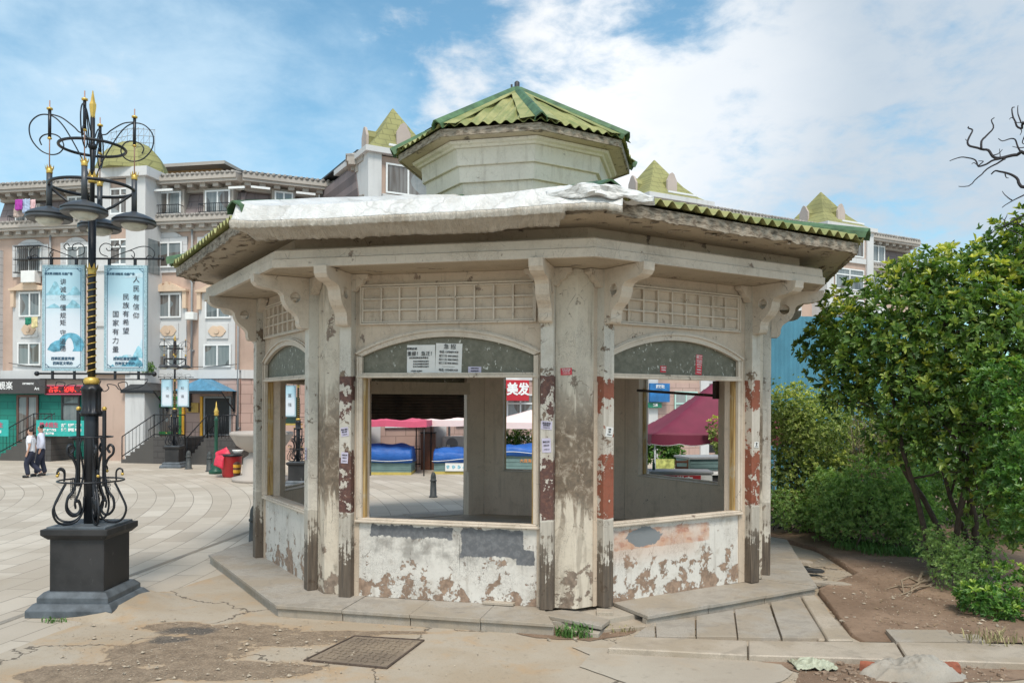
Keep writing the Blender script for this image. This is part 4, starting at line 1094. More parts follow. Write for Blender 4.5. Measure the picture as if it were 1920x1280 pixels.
# cement lump with bricks
lp = gnd(1720, 1262)
def lumpf(p, q):
    a = 2*math.pi*p; e = q
    rx, ry = .50*(1+.13*noise.noise(Vector((math.cos(a)*2, math.sin(a)*2, 1)))+.07*noise.noise(Vector((math.cos(a)*6, math.sin(a)*6, 4)))), .25*(1+.2*noise.noise(Vector((math.cos(a)*3, math.sin(a)*3, 2))))
    x, y = rx*e*math.cos(a), ry*e*math.sin(a)
    h = .17*(1-e**2.6)*(1+.4*noise.noise(Vector((x*3, y*4, 0))))+.06*noise.noise(Vector((x*9, y*9, 5)))*(1-e*.7)+.035*noise.noise(Vector((x*24, y*24, 8)))*(1-e*.8)
    return (x, y, max(0, h))
mb = MB(); mb.grid(lumpf, 90, 26)
M_lump = concrete('coarse_white_mortar', (.25, .225, .19), (.36, .33, .285), .2, False)
lump = tag(mb.build('mortar_lump', M_lump, recalc=False), 'rough lump of dried grey mortar with bricks stuck in it below the kerb', 'mortar lump'); lump.location = (lp[0], lp[1]+.02, .01)
M_brick = simple('red_brick', (.24, .075, .04), .85, 0, .35, 14)
for bx, by, bz, rz in ((.40, -.02, .055, .15), (-.47, .08, .02, -.5)):
    mb = MB(); mb.lathe([(.02, -.11), (.062, -.105), (.07, -.05), (.07, .05), (.062, .105), (.02, .11)], 8, sx=1.25, sy=.85, M=Matrix.Translation((bx*.8, by, bz)) @ Matrix.Rotation(rz, 4, 'Z') @ Matrix.Rotation(R(90), 4, 'Y'), smooth=False); mb.build('brick_end', M_brick, lump)
# torn sack
sp_ = gnd(1530, 1247)
def sackf(p, q):
    x = (p-.5)*.42; y = (q-.5)*.30; e = 1-min(1, math.hypot(x/.21, y/.15))
    return (x+noise.noise(Vector((x*8, y*8, 1)))*.05, y+noise.noise(Vector((x*8, y*8, 7)))*.05, .012+e*.05+abs(noise.noise(Vector((x*13, y*16, 2))))*.07+noise.noise(Vector((x*40, y*40, 2)))*.015)
mb = MB(); mb.grid(sackf, 40, 30); o = mb.build('torn_sack', tarpmat('pale_green_sacking', (.42, .44, .33), (.30, .30, .21)), recalc=False, solid=.002); o.location = (sp_[0], sp_[1], .012); tag(o, 'torn pale green woven sack lying in front of the kerb', 'sack')

# broken rubble along the kerb and the broken corner
def rubble(label, regs, n, smin, smax, seed, mat):
    r = random.Random(seed); mb = MB()
    for _ in range(n):
        x0, y0, x1, y1, z = r.choice(regs); p = gnd(r.uniform(x0, x1), r.uniform(y0, y1), z); s_ = smin+(smax-smin)*r.random()**2.2
        M = Matrix.Translation((p[0], p[1], z+s_*.25)) @ Matrix.Rotation(r.uniform(0, 6.3), 4, 'Z') @ Matrix.Rotation(r.uniform(-.5, .5), 4, 'X')
        k = r.randint(4, 6); pts = [(s_*math.cos(2*math.pi*i/k)*r.uniform(.7, 1.2), s_*.7*math.sin(2*math.pi*i/k)*r.uniform(.7, 1.2)) for i in range(k)]
        mb.slab(pts, -s_*.3, s_*r.uniform(.15, .45), M=M)
    return tag(mb.build('rubble', mat, bevel=.003), label, kind='stuff')
rubble(None, [(1490, 1222, 1640, 1262, .01), (1800, 1235, 1900, 1262, .01), (1560, 1240, 1640, 1275, .01)], 120, .008, .05, 1, simple('brown_rubble', (.24, .17, .12), .85, 0, .5, 30))
rubble(None, [(1000, 1165, 1230, 1200, .01), (1495, 1040, 1560, 1110, .055), (1540, 1120, 1640, 1180, .055)], 110, .006, .04, 2, simple('grey_rubble', (.33, .28, .22), .85, 0, .5, 30))
# ---------------------------------------------------------------- ornate street lamps
def bannerprint():
    m, t, b = material('banner_sky_print'); o = t.tc(); s = t.sep(o)
    n = t.noise(o, 3, 5, .6)
    z = t.m('ADD', s[2], t.m('MULTIPLY', t.m('SUBTRACT', n, .5), .25))
    c = t.ramp(z, [(0, (.56, .68, .74)), (.22, (.66, .70, .76)), (.7, (.62, .69, .76)), (1, (.40, .60, .70))])
    P(b, c, .6); return m
M_banner = bannerprint()
M_bbord = simple('banner_border_print', (.30, .44, .50), .6, 0, .35, 60)
M_bline = simple('banner_navy_line', (.03, .09, .16), .6, 0, .1)
M_mt1 = simple('print_teal_mountain', (.26, .50, .60), .7, 0, .4, 14)
M_mt2 = simple('print_deep_teal', (.11, .33, .45), .7, 0, .6, 14)
M_mt3 = simple('print_pale_teal', (.48, .62, .70), .7, 0, .2, 14)
def smooth_curve(pts, n=8):
    """Catmull-Rom"""
    P_ = [Vector(p) for p in pts]; out = []
    for i in range(len(P_)-1):
        a, b, c, d = P_[max(i-1, 0)], P_[i], P_[i+1], P_[min(i+2, len(P_)-1)]
        for k in range(n):
            t = k/n; out.append(.5*((2*b)+(c-a)*t+(2*a-5*b+4*c-d)*t*t+(3*b-a-3*c+d)*t**3))
    out.append(P_[-1]); return out
def ridge_poly(x0, x1, z0, zh, seed, amp, peaks):
    pts = [(x0, z0)]
    n = 28
    for i in range(n+1):
        x = x0+(x1-x0)*i/n; h = sum(a*math.exp(-((x-c)/w_)**2) for c, w_, a in peaks)
        pts.append((x, z0+h+amp*abs(noise.noise(Vector((x*22, seed, 0))))))
    return pts+[(x1, z0)]
def banner(root, x0, x1, z0, z1, rows, small, style, label):
    cx, cz = (x0+x1)/2, z0; W, H = x1-x0, z1-z0
    mb = MB(); mb.box(-W/2, W/2, -.02, .02, 0, H)
    b = mb.build('banner', M_bbord, root, label=label); b.location = (cx, 0, cz)
    k = H/1.35
    mb = MB(); mb.box(-W/2+.035*k, W/2-.035*k, -.023, .023, .035*k, H-.035*k)
    p = mb.build('print', M_banner, b)
    mb = MB(); i_ = .042*k
    for (a, c, d, e) in ((-W/2+i_, W/2-i_, i_, i_+.006), (-W/2+i_, W/2-i_, H-i_-.006, H-i_), (-W/2+i_, -W/2+i_+.006, i_+.006, H-i_-.006), (W/2-i_-.006, W/2-i_, i_+.006, H-i_-.006)):
        mb.box(a, c, -.0255, -.0235, d, e)
    for sx in (-1, 1):
        for sz in (0, 1):
            for q in range(3):
                ox, oz = sx*(W/2-i_-.014*k-.016*q*k), (i_+.012*k+.013*k*(2-q)) if sz == 0 else H-i_-.012*k-.013*k*(2-q)
                mb.box(ox-.008*k, ox+.008*k, -.0255, -.0235, oz-.005*k, oz+.005*k)
    mb.build('border_line', M_bline, b)
    if style:
        def poly(pts, mat, y):
            mb = MB(); n = len(pts); mb.prism(pts, y-.0005, y); mb.build('painted_hills', mat, b)
        w_ = W/2-i_-.008
        if style == 1:
            poly(ridge_poly(-w_, w_, .90, 0, 1, .02, [(-.08, .10, .19), (.14, .09, .13)]), M_mt3, -.0240)
            poly(ridge_poly(-w_, w_, .965, 0, 2, .03, [(-.10, .07, .17), (.15, .06, .11)]), M_mt1, -.0246)
            poly(ridge_poly(-w_, w_, .80, 0, 5, .03, [(-.12, .06, .05), (.13, .07, .10)]), M_mt1, -.0246)
            # stone bridge
            A_ = arc(.13, 0, .095, 14); out = [(x+.10, z+.33) for x, z in arc(.17, -.02, .155, 14)]
            inn = [(x*.45+.08, z*1.3+.30) for x, z in reversed(A_)]
            poly(out+[(.24, .25)]+inn+[(-.07, .26)], M_mt2, -.0249)
            poly([(-.20, .27), (-.16, .34), (-.10, .38), (-.02, .40), (.02, .36), (.0, .30), (-.04, .25), (-.12, .24)], M_mt2, -.0244)
            poly([(.12, .25), (.16, .33), (.24, .36), (.24, .25)], M_mt2, -.0243)
        else:
            poly(ridge_poly(-w_, w_, H-.16, 0, 7, .015, [(.16, .12, .06)]), M_mt3, -.0240)
            poly([(x, z) for x, z in ridge_poly(-.10, w_, .16, 0, 3, .04, [(.02, .08, .05), (.22, .06, .24)])], M_mt3, -.0240)
            poly([(x, z) for x, z in ridge_poly(-.13, w_, .17, 0, 6, .04, [(.0, .05, .03), (.17, .05, .15)])], M_mt1, -.0244)
            poly([(x, z) for x, z in ridge_poly(-w_+.03, w_, .06, 0, 8, .05, [(.12, .09, .12)])], M_mt2, -.0248)
    big = text_lines([(ch, s_*k, x*k, z*k) for ch, s_, x, z in rows], M_txtbr, b, y=-.027, bold=-.0006*k)
    if small: text_lines([(tx, s_*k, x*k, z*k) for tx, s_, x, z in small], M_bline, b, y=-.0265, bold=.0008)
    return b
def spiral_arm(mb, ang, pts, r, n=6):
    c, s_ = math.cos(ang), math.sin(ang)
    mb.tube([(p.x*c, p.x*s_, p.y) for p in smooth_curve([(a, b, 0) for a, b in pts], 8)], r, n)
def build_lamp(loc, label, scale=1, banners=True, group='ornate black street lamps with banners'):
    root = thing('street_lamp', label, 'street lamp', loc, 0, group)
    ped = MB()
    ped.lathe([(.75, 0), (.75, .085), (.66, .16)], 4, M=Matrix.Rotation(R(45), 4, 'Z'), smooth=False, sx=1, sy=1)
    o = ped.build('pedestal_foot', M_slate, root, bevel=.006)
    mb = MB(); mb.lathe([(.62, .155), (.62, .225), (.54, .285)], 4, M=Matrix.Rotation(R(45), 4, 'Z'), smooth=False); mb.build('pedestal_step', M_slate, root, bevel=.005)
    mb = MB(); mb.lathe([(.475, .28), (.475, .93)], 4, M=Matrix.Rotation(R(45), 4, 'Z'), smooth=False); ped_o = mb.build('pedestal', M_black, root, bevel=.006)
    mb = MB(); mb.lathe([(.50, .925), (.585, .985), (.585, 1.055)], 4, M=Matrix.Rotation(R(45), 4, 'Z'), smooth=False); mb.build('pedestal_cap', M_black, root, bevel=.005)
    mb = MB(); mb.lathe([(.515, 1.053), (.515, 1.082)], 4, M=Matrix.Rotation(R(45), 4, 'Z'), smooth=False); mb.build('cap_plate', M_slate, root, bevel=.003)
    mb = MB(); mb.lathe([(.085, 1.08), (.085, 2.46), (.08, 2.47)], 20); mb.build('pole_base', M_iron, root)
    # fluted sleeve
    mb = MB(); n = 48; prof = [(.13, 2.46), (.135, 2.49), (.105, 2.52), (.105, 2.75), (.13, 2.78), (.125, 2.80), (.075, 2.86)]
    vs = [((r_+(.010 if 0 < i < len(prof)-2 else 0)*math.cos(9*2*math.pi*k/n))*math.cos(2*math.pi*k/n), (r_+(.010 if 0 < i < len(prof)-2 else 0)*math.cos(9*2*math.pi*k/n))*math.sin(2*math.pi*k/n), z) for i, (r_, z) in enumerate(prof) for k in range(n)]
    fs = [(i*n+k, i*n+(k+1) % n, (i+1)*n+(k+1) % n, (i+1)*n+k) for i in range(len(prof)-1) for k in range(n)]+[tuple(range(n)), tuple(range((len(prof)-1)*n, len(prof)*n))]
    mb.add(vs, fs, True); mb.build('fluted_sleeve', M_iron, root)
    mb = MB(); mb.lathe([(.04, 2.84), (.075, 2.845), (.095, 2.87), (.097, 2.90), (.085, 2.93), (.04, 2.945)], 20); mb.build('gold_collar', M_gold, root)
    mb = MB(); mb.lathe([(.046, 2.93), (.046, 4.98)], 16); mb.lathe([(.028, 4.98), (.028, 6.27)], 12); mb.lathe([(.035, 5.85), (.055, 5.875), (.055, 5.90), (.03, 5.93)], 12); mb.build('pole', M_iron, root)
    # gold spiral
    mb = MB(); pts = []
    for i in range(15*14+1):
        a = 2*math.pi*i/14; pts.append((.052*math.cos(a), .052*math.sin(a), 2.96+1.28*i/(15*14)))
    mb.tube(pts, .007, 5); mb.build('gold_spiral', M_gold, root)
    def crown(r_, z, h, par=root, c=(0, 0)):
        mb = MB(); n = 16
        mb.lathe([(r_*.8, 0), (r_*.85, h*.15), (r_*.78, h*.25), (r_, h*.6)], n, c=(c[0], c[1], z))
        for k in range(8):
            a = 2*math.pi*k/8; M = Matrix.Translation((c[0], c[1], z)) @ Matrix.Rotation(a, 4, 'Z')
            mb.add([(r_*.97, -r_*.33, h*.55), (r_*.97, r_*.33, h*.55), (r_*1.25, 0, h*1.1), (r_*.88, 0, h*.6)], [(0, 1, 2), (0, 2, 3), (1, 3, 2), (0, 3, 1)], M=M)
        mb.build('gold_crown', M_gold, par)
    crown(.062, 4.25, .13); crown(.062, 5.42, .14)
    mb = MB(); mb.lathe([(.03, 6.25), (.032, 6.30), (.044, 6.38), (.046, 6.42), (.03, 6.46), (.006, 6.60)], 6, smooth=False); mb.build('spear_finial', M_gold, root)
    A0 = R(197)
    RR = .49
    # rings
    def ringtube(r_, z, t_, name, tilt=0):
        mb = MB(); mb.tube([(r_*math.cos(2*math.pi*i/48), r_*math.sin(2*math.pi*i/48), z) for i in range(49)], t_, 8, cap=False); mb.build(name, M_iron, root)
    ringtube(RR, 5.36, .021, 'lower_ring'); ringtube(.385, 5.87, .019, 'upper_ring')
    mb = MB()
    for k in range(4):
        a = A0+k*math.pi/2; x, y = math.cos(a), math.sin(a)
        mb.tube([(x*.03, y*.03, 5.02), (x*.25, y*.25, 5.14), (x*RR, y*RR, 5.33)], .017, 6)
    mb.build('stay', M_iron, root)
    for k in range(4):
        a = A0+k*math.pi/2; x, y = math.cos(a)*RR, math.sin(a)*RR
        l = thing('lamp_head', None, None, (x, y, 0)); l.parent = root
        mb = MB(); mb.lathe([(.035, 5.09), (.06, 5.075), (.14, 5.05), (.215, 5.015), (.256, 4.985), (.268, 4.975), (.266, 4.965), (.250, 4.962), (.250, 4.952), (.268, 4.948), (.268, 4.925), (.245, 4.905), (.170, 4.925), (.02, 4.93)], 32); mb.build('lamp_shade', M_irong, l).data.set_sharp_from_angle(angle=R(35))
        mb = MB(); mb.lathe([(.162, 4.927), (.155, 4.90), (.12, 4.865), (.06, 4.845), (.004, 4.84)], 28); mb.build('lens', M_lens, l)
        mb = MB(); mb.lathe([(.034, 5.08), (.034, 5.50)], 12); mb.build('tube', M_irong, l)
        crown(.045, 5.50, .10, l)
        mb = MB(); mb.lathe([(.008, 5.5), (.008, 6.42)], 6); mb.build('rod', M_copper, l)
        mb = MB(); mb.lathe([(.02, 5.95), (.02, 6.30)], 8); mb.build('rod_sleeve', M_iron, l)
        mb = MB(); mb.lathe([(.008, 5.925), (.026, 5.935), (.026, 5.95), (.008, 5.96)], 10); mb.lathe([(.01, 6.30), (.036, 6.305), (.036, 6.325), (.01, 6.335)], 10); mb.build('gold_knob', M_gold, l)
        # wire loops in the radial plane
        mb = MB()
        spiral_arm(mb, a, [(.03, 5.45), (.08, 5.62), (.19, 5.86), (.34, 6.12), (.47, 6.23), (.61, 6.22), (.71, 6.10), (.70, 5.93), (.60, 5.79), (.48, 5.74), (.38, 5.77), (.33, 5.86), (.37, 5.96), (.45, 6.0), (.55, 5.98), (.60, 5.92), (.58, 5.85)], .0085)
        spiral_arm(mb, a, [(.05, 5.90), (.09, 6.03), (.16, 6.06), (.22, 6.12), (.36, 6.22), (.50, 6.25)], .0085)
        mb.build('wire_scroll', M_iron, root)
    # banner arms
    mb = MB(); mb.tube([(-.80, 0, 4.455), (.90, 0, 4.455)], .013, 8); mb.ball((-.80, 0, 4.455), .028); mb.ball((.90, 0, 4.455), .028)
    for x in (-.52, -.20, .22, .55): mb.box(x-.016, x+.016, -.012, .012, 4.36, 4.445)
    mb.build('upper_arm', M_iron, root)
    mb = MB(); mb.tube([(-.70, 0, 2.985), (.80, 0, 2.985)], .013, 8); mb.ball((-.70, 0, 2.985), .032); mb.ball((.80, 0, 2.985), .032); mb.tube([(-.66, 0, 2.915), (.72, 0, 2.915)], .008, 6)
    for x in (-.50, -.22, .30, .60): mb.box(x-.013, x+.013, -.012, .012, 2.91, 3.03)
    mb.build('lower_arm', M_iron, root)
    for s_ in (-1, 1):
        mb = MB()
        for pts in ([(.78, 4.47), (.80, 4.53), (.74, 4.60), (.62, 4.61), (.45, 4.55), (.24, 4.47)], [(.78, 4.47), (.73, 4.50), (.69, 4.47)], [(.42, 4.54), (.50, 4.56), (.54, 4.52), (.53, 4.47), (.50, 4.50)], [(.20, 4.48), (.11, 4.52), (.10, 4.60), (.16, 4.65), (.24, 4.63), (.25, 4.57), (.20, 4.56), (.18, 4.59)], [(.24, 4.57), (.32, 4.56), (.36, 4.61), (.32, 4.65), (.29, 4.61)]):
            mb.tube([(s_*p.x, 0, p.y) for p in smooth_curve([(a, b, 0) for a, b in pts], 6)], .006, 5)
        mb.build('arm_scroll', M_iron, root)
        mb = MB()
        for pts in ([(.12, 2.90), (.10, 2.82), (.16, 2.76), (.22, 2.80), (.20, 2.85), (.30, 2.84), (.38, 2.78), (.62, 2.82), (.72, 2.90)], [(.38, 2.78), (.34, 2.86), (.44, 2.88), (.46, 2.82)]):
            mb.tube([(s_*p.x, 0, p.y) for p in smooth_curve([(a, b, 0) for a, b in pts], 6)], .006, 5)
        mb.build('arm_scroll', M_iron, root)
    # base ironwork
    for a in (R(183), R(232), R(308), R(-3), R(90)):
        mb = MB()
        spiral_arm(mb, a, [(.245, 1.98), (.215, 2.03), (.245, 2.08), (.29, 2.05), (.285, 1.97), (.22, 1.90), (.18, 1.78), (.19, 1.62), (.22, 1.50), (.29, 1.40), (.30, 1.28), (.24, 1.20), (.17, 1.20), (.13, 1.27), (.15, 1.36), (.20, 1.37)], .017)
        spiral_arm(mb, a, [(.31, 1.60), (.39, 1.45), (.46, 1.28), (.41, 1.14), (.29, 1.095), (.17, 1.13), (.10, 1.25), (.085, 1.42)], .015)
        spiral_arm(mb, a, [(.12, 2.18), (.145, 2.05), (.11, 1.85), (.098, 1.73), (.11, 1.62), (.16, 1.45), (.20, 1.36), (.19, 1.28)], .013)
        spiral_arm(mb, a, [(.33, 1.63), (.33, 1.74), (.37, 1.78), (.41, 1.76), (.41, 1.72)], .012)
        # pierced plate
        c, s_ = math.cos(a), math.sin(a); M = Matrix(((c, -s_, 0, 0), (s_, c, 0, 0), (0, 0, 1, 0), (0, 0, 0, 1)))
        for i in range(5):
            for j in range(3):
                x0 = .20+.022*j; z0 = 1.42+.05*i+(j % 2)*.022
                mb.tube([(x0+.011*math.cos(t), 0, z0+.02*math.sin(t)) for t in [2*math.pi*q/6 for q in range(7)]], .004, 4, M=M)
        mb.build('base_scroll', M_iron, root)
        mb = MB(); mb.ball((.41*c, .41*s_, 1.71), .020); mb.build('gold_drop', M_gold, root)
    for s_ in (-1, 1):
        mb = MB(); mb.box(s_*.165-.018, s_*.165+.018, -.018, .018, 1.55, 2.52); mb.box(min(s_*.07, s_*.165), max(s_*.07, s_*.165), -.012, .012, 2.44, 2.475); mb.build('side_bar', M_iron, root)
        mb = MB(); mb.ball((s_*.165, 0, 2.54), .030); mb.build('gold_knob', M_gold, root)
    ringtube(.25, 2.18, .008, 'hoop'); ringtube(.385, 1.625, .011, 'hoop')
    root.scale = (scale,)*3
    return root
L1 = build_lamp((-5.375, 10.40, 0), 'tall black street lamp with two poetry banners in the left foreground on black pedestal')
SM = [('讲文明 树新风 公益广告', .034, -.06, 1.235)]
FT = [('西岗区委宣传部', .043, 0, .155), ('西岗区文明办', .043, 0, .095)]
banner(L1, -.625, -.085, 3.02, 4.37, [(ch, .082, .0, z) for ch, z in zip('讲诚信懂规矩守道德', (1.13, 1.03, .93, .80, .70, .61, .48, .37, .28))], SM+FT, 1, 'pale blue banner with one column of brush characters over a bridge')
banner(L1, .165, .71, 3.02, 4.37, [(ch, .088, .14, 1.16-.115*i) for i, ch in enumerate('人民有信仰')]+[(ch, .088, .01, .94-.108*i) for i, ch in enumerate('民族有希望')]+[(ch, .088, -.12, .72-.112*i) for i, ch in enumerate('国家有力量')], SM+FT, 2, 'pale blue banner with three columns of brush characters')
L2 = build_lamp((-13.35, 32.2, 0), 'distant black street lamp with two small banners in front of the stairs', scale=.80)
banner(L2, -.66, -.10, 3.0, 4.35, [('文', .17, .03, .90), ('明', .17, .03, .50)], None, 0, 'small pale banner reading 文明')
banner(L2, .14, .70, 3.0, 4.35, [('和', .17, -.03, .90), ('谐', .17, -.03, .50)], None, 0, 'small pale banner reading 和谐')
L3 = build_lamp((-6.62, 25.2, 0), 'black street lamp base seen through the left kiosk window', scale=.72)
banner(L3, -.62, -.10, 3.0, 4.35, [('富', .17, 0, .90), ('强', .17, 0, .50)], None, 0, 'pale banner seen through the left kiosk window')
# the first lamp's base stands on bigger stone; small weeds grow at its foot
# ---------------------------------------------------------------- buildings round the plaza
def plaster(name, col, blocks=None, var=.16):
    m, t, b = material(name); g = t.geo(); o = t.tc()
    n = t.noise(g, .5, 6, .6); st = t.noise(t.mapv(g, scale=(2.4, 2.4, .25)), 1.4, 6, .6); f = t.noise(g, 6, 6, .65)
    c = t.mix(t.step(n, .35, .7), col, tuple(q*(1-var) for q in col))
    c = t.mix(t.m('MULTIPLY', t.step(st, .52, .75), .35), c, tuple(q*.55 for q in col))
    c = t.mix(t.m('MULTIPLY', t.step(f, .55, .8), .2), c, tuple(q*.6 for q in col))
    h = f
    if blocks:
        s = t.sep(o); br = t.brick(t.comb(s[0], s[2], 0), blocks[0], blocks[1], .018)
        c = t.mix(t.m('MULTIPLY', br[1], blocks[2] if len(blocks) > 2 else .5), c, tuple(q*.4 for q in col)); h = t.m('SUBTRACT', f, br[1])
        c = t.mix(.12, c, t.mix(1, c, br[0], 'MULTIPLY'))
    P(b, c, .8, 0, t.bump(h, .2, .01)); return m
M_peach = plaster('peach_plaster', (.52, .38, .31), var=.2)
M_pink = plaster('pink_stone_cladding', (.52, .36, .31), (.85, .42))
M_wtrim = plaster('white_painted_trim', (.60, .60, .60), var=.1)
M_quoin = plaster('white_block_trim', (.60, .60, .605), (.9, .33, .35), .1)
M_cornice = plaster('grey_cornice_plaster', (.44, .40, .36))
M_mans = plaster('mauve_mansard_tiles', (.245, .20, .20), (.6, .33), .2)
M_rtile = simple('grey_roof_edge_tiles', (.30, .28, .26), .8, 0, .5, 5)
M_cream = plaster('cream_ornament', (.66, .50, .37))
M_teal = plaster('green_shop_tiles', (.012, .20, .155), (.9, .32))
M_basest = plaster('dark_basement_stone', (.075, .07, .068), (.5, .25))
M_steps = plaster('grey_step_stone', (.085, .08, .075))
M_yroof = plaster('yellow_green_roof', (.31, .30, .12), (.5, .3), .35)
M_fin = plaster('weathered_pink_dormer', (.50, .42, .38))
M_orange_w = plaster('orange_penthouse_plaster', (.58, .35, .17))
M_frame = simple('white_window_frame', (.74, .75, .75), .5, 0, .06)
M_dkframe = simple('brown_door_frame', (.12, .055, .04), .5, 0, .1)
def panes(name, cols):
    m, t, b = material(name); g = t.geo(); o = t.tc()
    n = t.noise(t.mapv(g, scale=(7, 7, .5)), 1, 4, .5); n2 = t.noise(g, .55, 5, .6)
    c = t.ramp(t.noise(g, .33, 2, .5), [(.3+.4*i/max(1, len(cols)-1), q) for i, q in enumerate(cols)], 'CONSTANT')
    c = t.mix(t.step(n, .4, .65), c, t.mix(.5, c, (.30, .31, .31)))
    c = t.mix(t.m('MULTIPLY', t.step(n2, .5, .7), .5), c, (.03, .035, .04))
    P(b, c, .12, 0, None, .6); return m
M_pane = panes('window_glass', [(.07, .08, .085), (.16, .19, .20), (.10, .085, .075), (.22, .25, .26), (.05, .06, .065)])
M_lace = panes('lace_curtain_glass', [(.25, .27, .27), (.42, .43, .42), (.16, .18, .18)])
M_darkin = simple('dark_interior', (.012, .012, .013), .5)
class Fac:
    def __init__(s, root, p0, p1):
        s.root = root; s.o = Vector((p0[0], p0[1], 0)); s.d = (Vector((p1[0], p1[1], 0))-s.o).normalized(); s.L = (Vector((p1[0], p1[1], 0))-s.o).length
        s.n = Vector((-s.d.y, s.d.x, 0)); s.rz = math.atan2(s.d.y, s.d.x)
        s.W = Matrix.Translation(s.o) @ Matrix.Rotation(s.rz, 4, 'Z')
    def px(s, x, y=700, w_=0):        # pixel -> (along wall, height) on the wall plane offset w_
        a, b = ray(x, y); r_ = Vector((a, 1, 0)); oo = s.o+s.n*w_
        t = s.n.dot(oo)/s.n.dot(r_); p = r_*t
        return (p-s.o).dot(s.d), CAMZ-b*t
    def rect(s, x0, x1, y0, y1, w_=0):
        xm = (x0+x1)/2; ym = (y0+y1)/2
        return s.px(x0, ym, w_)[0], s.px(x1, ym, w_)[0], s.px(xm, y1, w_)[1], s.px(xm, y0, w_)[1]
    def put(s, o, root=None):
        r = root if root is not None else s.root
        o.parent = r; o.matrix_local = (r.matrix_world if False else Matrix.Translation(r.location) @ Matrix.Rotation(r.rotation_euler[2], 4, 'Z')).inverted() @ s.W
        return o
    def box(s, name, mat, r, y0, y1, label=None, bevel=0):
        mb = MB(); mb.box(r[0], r[1], y0, y1, r[2], r[3]); return s.put(mb.build(name, mat, None, label, bevel))
    def window(s, r, y=-.03, mull=1, transom=0, pane=None, name='window', frame=.07, fmat=None, label=None):
        a, b, c, d = r; mb = MB(); f = frame
        mb.box(a, b, y-.05, y, c, c+f); mb.box(a, b, y-.05, y, d-f, d); mb.box(a, a+f, y-.05, y, c+f, d-f); mb.box(b-f, b, y-.05, y, c+f, d-f)
        zt = d-f
        if transom: zt = d-(d-c)*transom; mb.box(a+f, b-f, y-.045, y, zt-f/2, zt+f/2)
        for i in range(1, mull+1):
            x = a+(b-a)*i/(mull+1); mb.box(x-f/2, x+f/2, y-.045, y, c+f, d-f)
        o = s.put(mb.build(name, fmat or M_frame, None, label))
        mb = MB(); mb.box(a+f*.5, b-f*.5, y-.012, y+.01, c+f*.5, d-f*.5); p = mb.build('pane', pane or M_pane, o)
        return o
def dentils(mb, s0, s1, y0, y1, z0, z1, pitch, wd):
    x = s0
    while x+wd < s1: mb.box(x, x+wd, y0, y1, z0, z1); x += pitch
def eaves(F, s0, s1, zb, y=0, out=.7, name='cornice', tiles=True):
    """bracketed cornice: soffit slab, brackets, stepped mouldings and a row of edge tiles"""
    mb = MB(); mb.box(s0, s1, y-.12, y+.3, zb-.28, zb); mb.box(s0, s1, y-out, y+.3, zb, zb+.12); mb.box(s0, s1, y-out-.06, y+.3, zb+.121, zb+.30)
    dentils(mb, s0+.1, s1, y-out*.8, y-.121, zb-.16, zb-.002, .62, .26)
    F.put(mb.build(name, M_cornice))
    if tiles:
        mb = MB(); x = s0; 
        while x < s1-.1:
            mb.tube([(x+.09, y-out-.10, zb+.36), (x+.09, y+.4, zb+.52)], .075, 6); x += .24
        mb.box(s0, s1, y-out-.05, y+.5, zb+.301, zb+.36)
        F.put(mb.build('roof_edge_tiles', M_rtile))

# ---- left wing ------------------------------------------------
lw = thing('apartment_building', 'peach four-storey apartment block with mauve mansard roof on the left of the plaza', 'building', (-11.9, 35.7, 0))
A_, B_, C_ = (-24.15, 38.1), (-11.9, 35.7), (-7.3, 37.75)
F1 = Fac(lw, A_, B_); F2 = Fac(lw, B_, C_)
for F_ in (F1, F2):
    L = F_.L
    F_.box('wall', M_peach, (0, L, 0, 10.35), 0, 9 if F_ is F1 else 8)
    eaves(F_, 0, L, 10.42, 0, .45, 'string_cornice')
    mb = MB(); mb.add([(0, .05, 10.9), (L, .05, 10.9), (L, .55, 12.25), (0, .55, 12.25), (0, 8, 10.9), (L, 8, 10.9), (L, 8, 12.25), (0, 8, 12.25)], [(0, 1, 2, 3), (5, 4, 7, 6), (0, 3, 7, 4), (1, 5, 6, 2), (3, 2, 6, 7), (0, 4, 5, 1)]); F_.put(mb.build('mansard', M_mans))
    eaves(F_, 0, L, 12.2, .3, .75, 'roof_cornice')
    F_.box('flat_roof', M_dkgrey, (0, L, 12.72, 12.80), .2, 8)
    F_.box('string_course', M_wtrim, (0, L, 3.62, 4.0), -.16, 0)
def surround(F_, x0, x1, y0, y1, mat=None, t_=.16, out=.07, name='window_surround'):
    a, b, c, d = F_.rect(x0, x1, y0, y1); mb = MB(); mb.box(a, b, -out, 0, c, d); return F_.put(mb.build(name, mat or M_wtrim))
def hood(F_, x0, x1, y0, y1):
    a, b, c, d = F_.rect(x0, x1, y0, y1); m_ = (a+b)/2; w2 = (b-a)/2; h = d-c
    pts = [(-w2, 0), (w2, 0), (w2, h*.22), (w2*.75, h*.28), (w2*.45, h*.62), (w2*.2, h*.85), (w2*.22, h*.62), (w2*.1, h*.7), (w2*.06, h*1.0), (-w2*.06, h*1.0), (-w2*.1, h*.7), (-w2*.22, h*.62), (-w2*.2, h*.85), (-w2*.45, h*.62), (-w2*.75, h*.28), (-w2, h*.22)]
    mb = MB(); mb.prism([(m_+x, c+z) for x, z in pts], -.28, 0)
    for sx in (-1, 1): mb.box(m_+sx*w2*.86-.09, m_+sx*w2*.86+.09, -.2, 0, c-.75, c-.001)
    F_.put(mb.build('window_hood', M_cream))
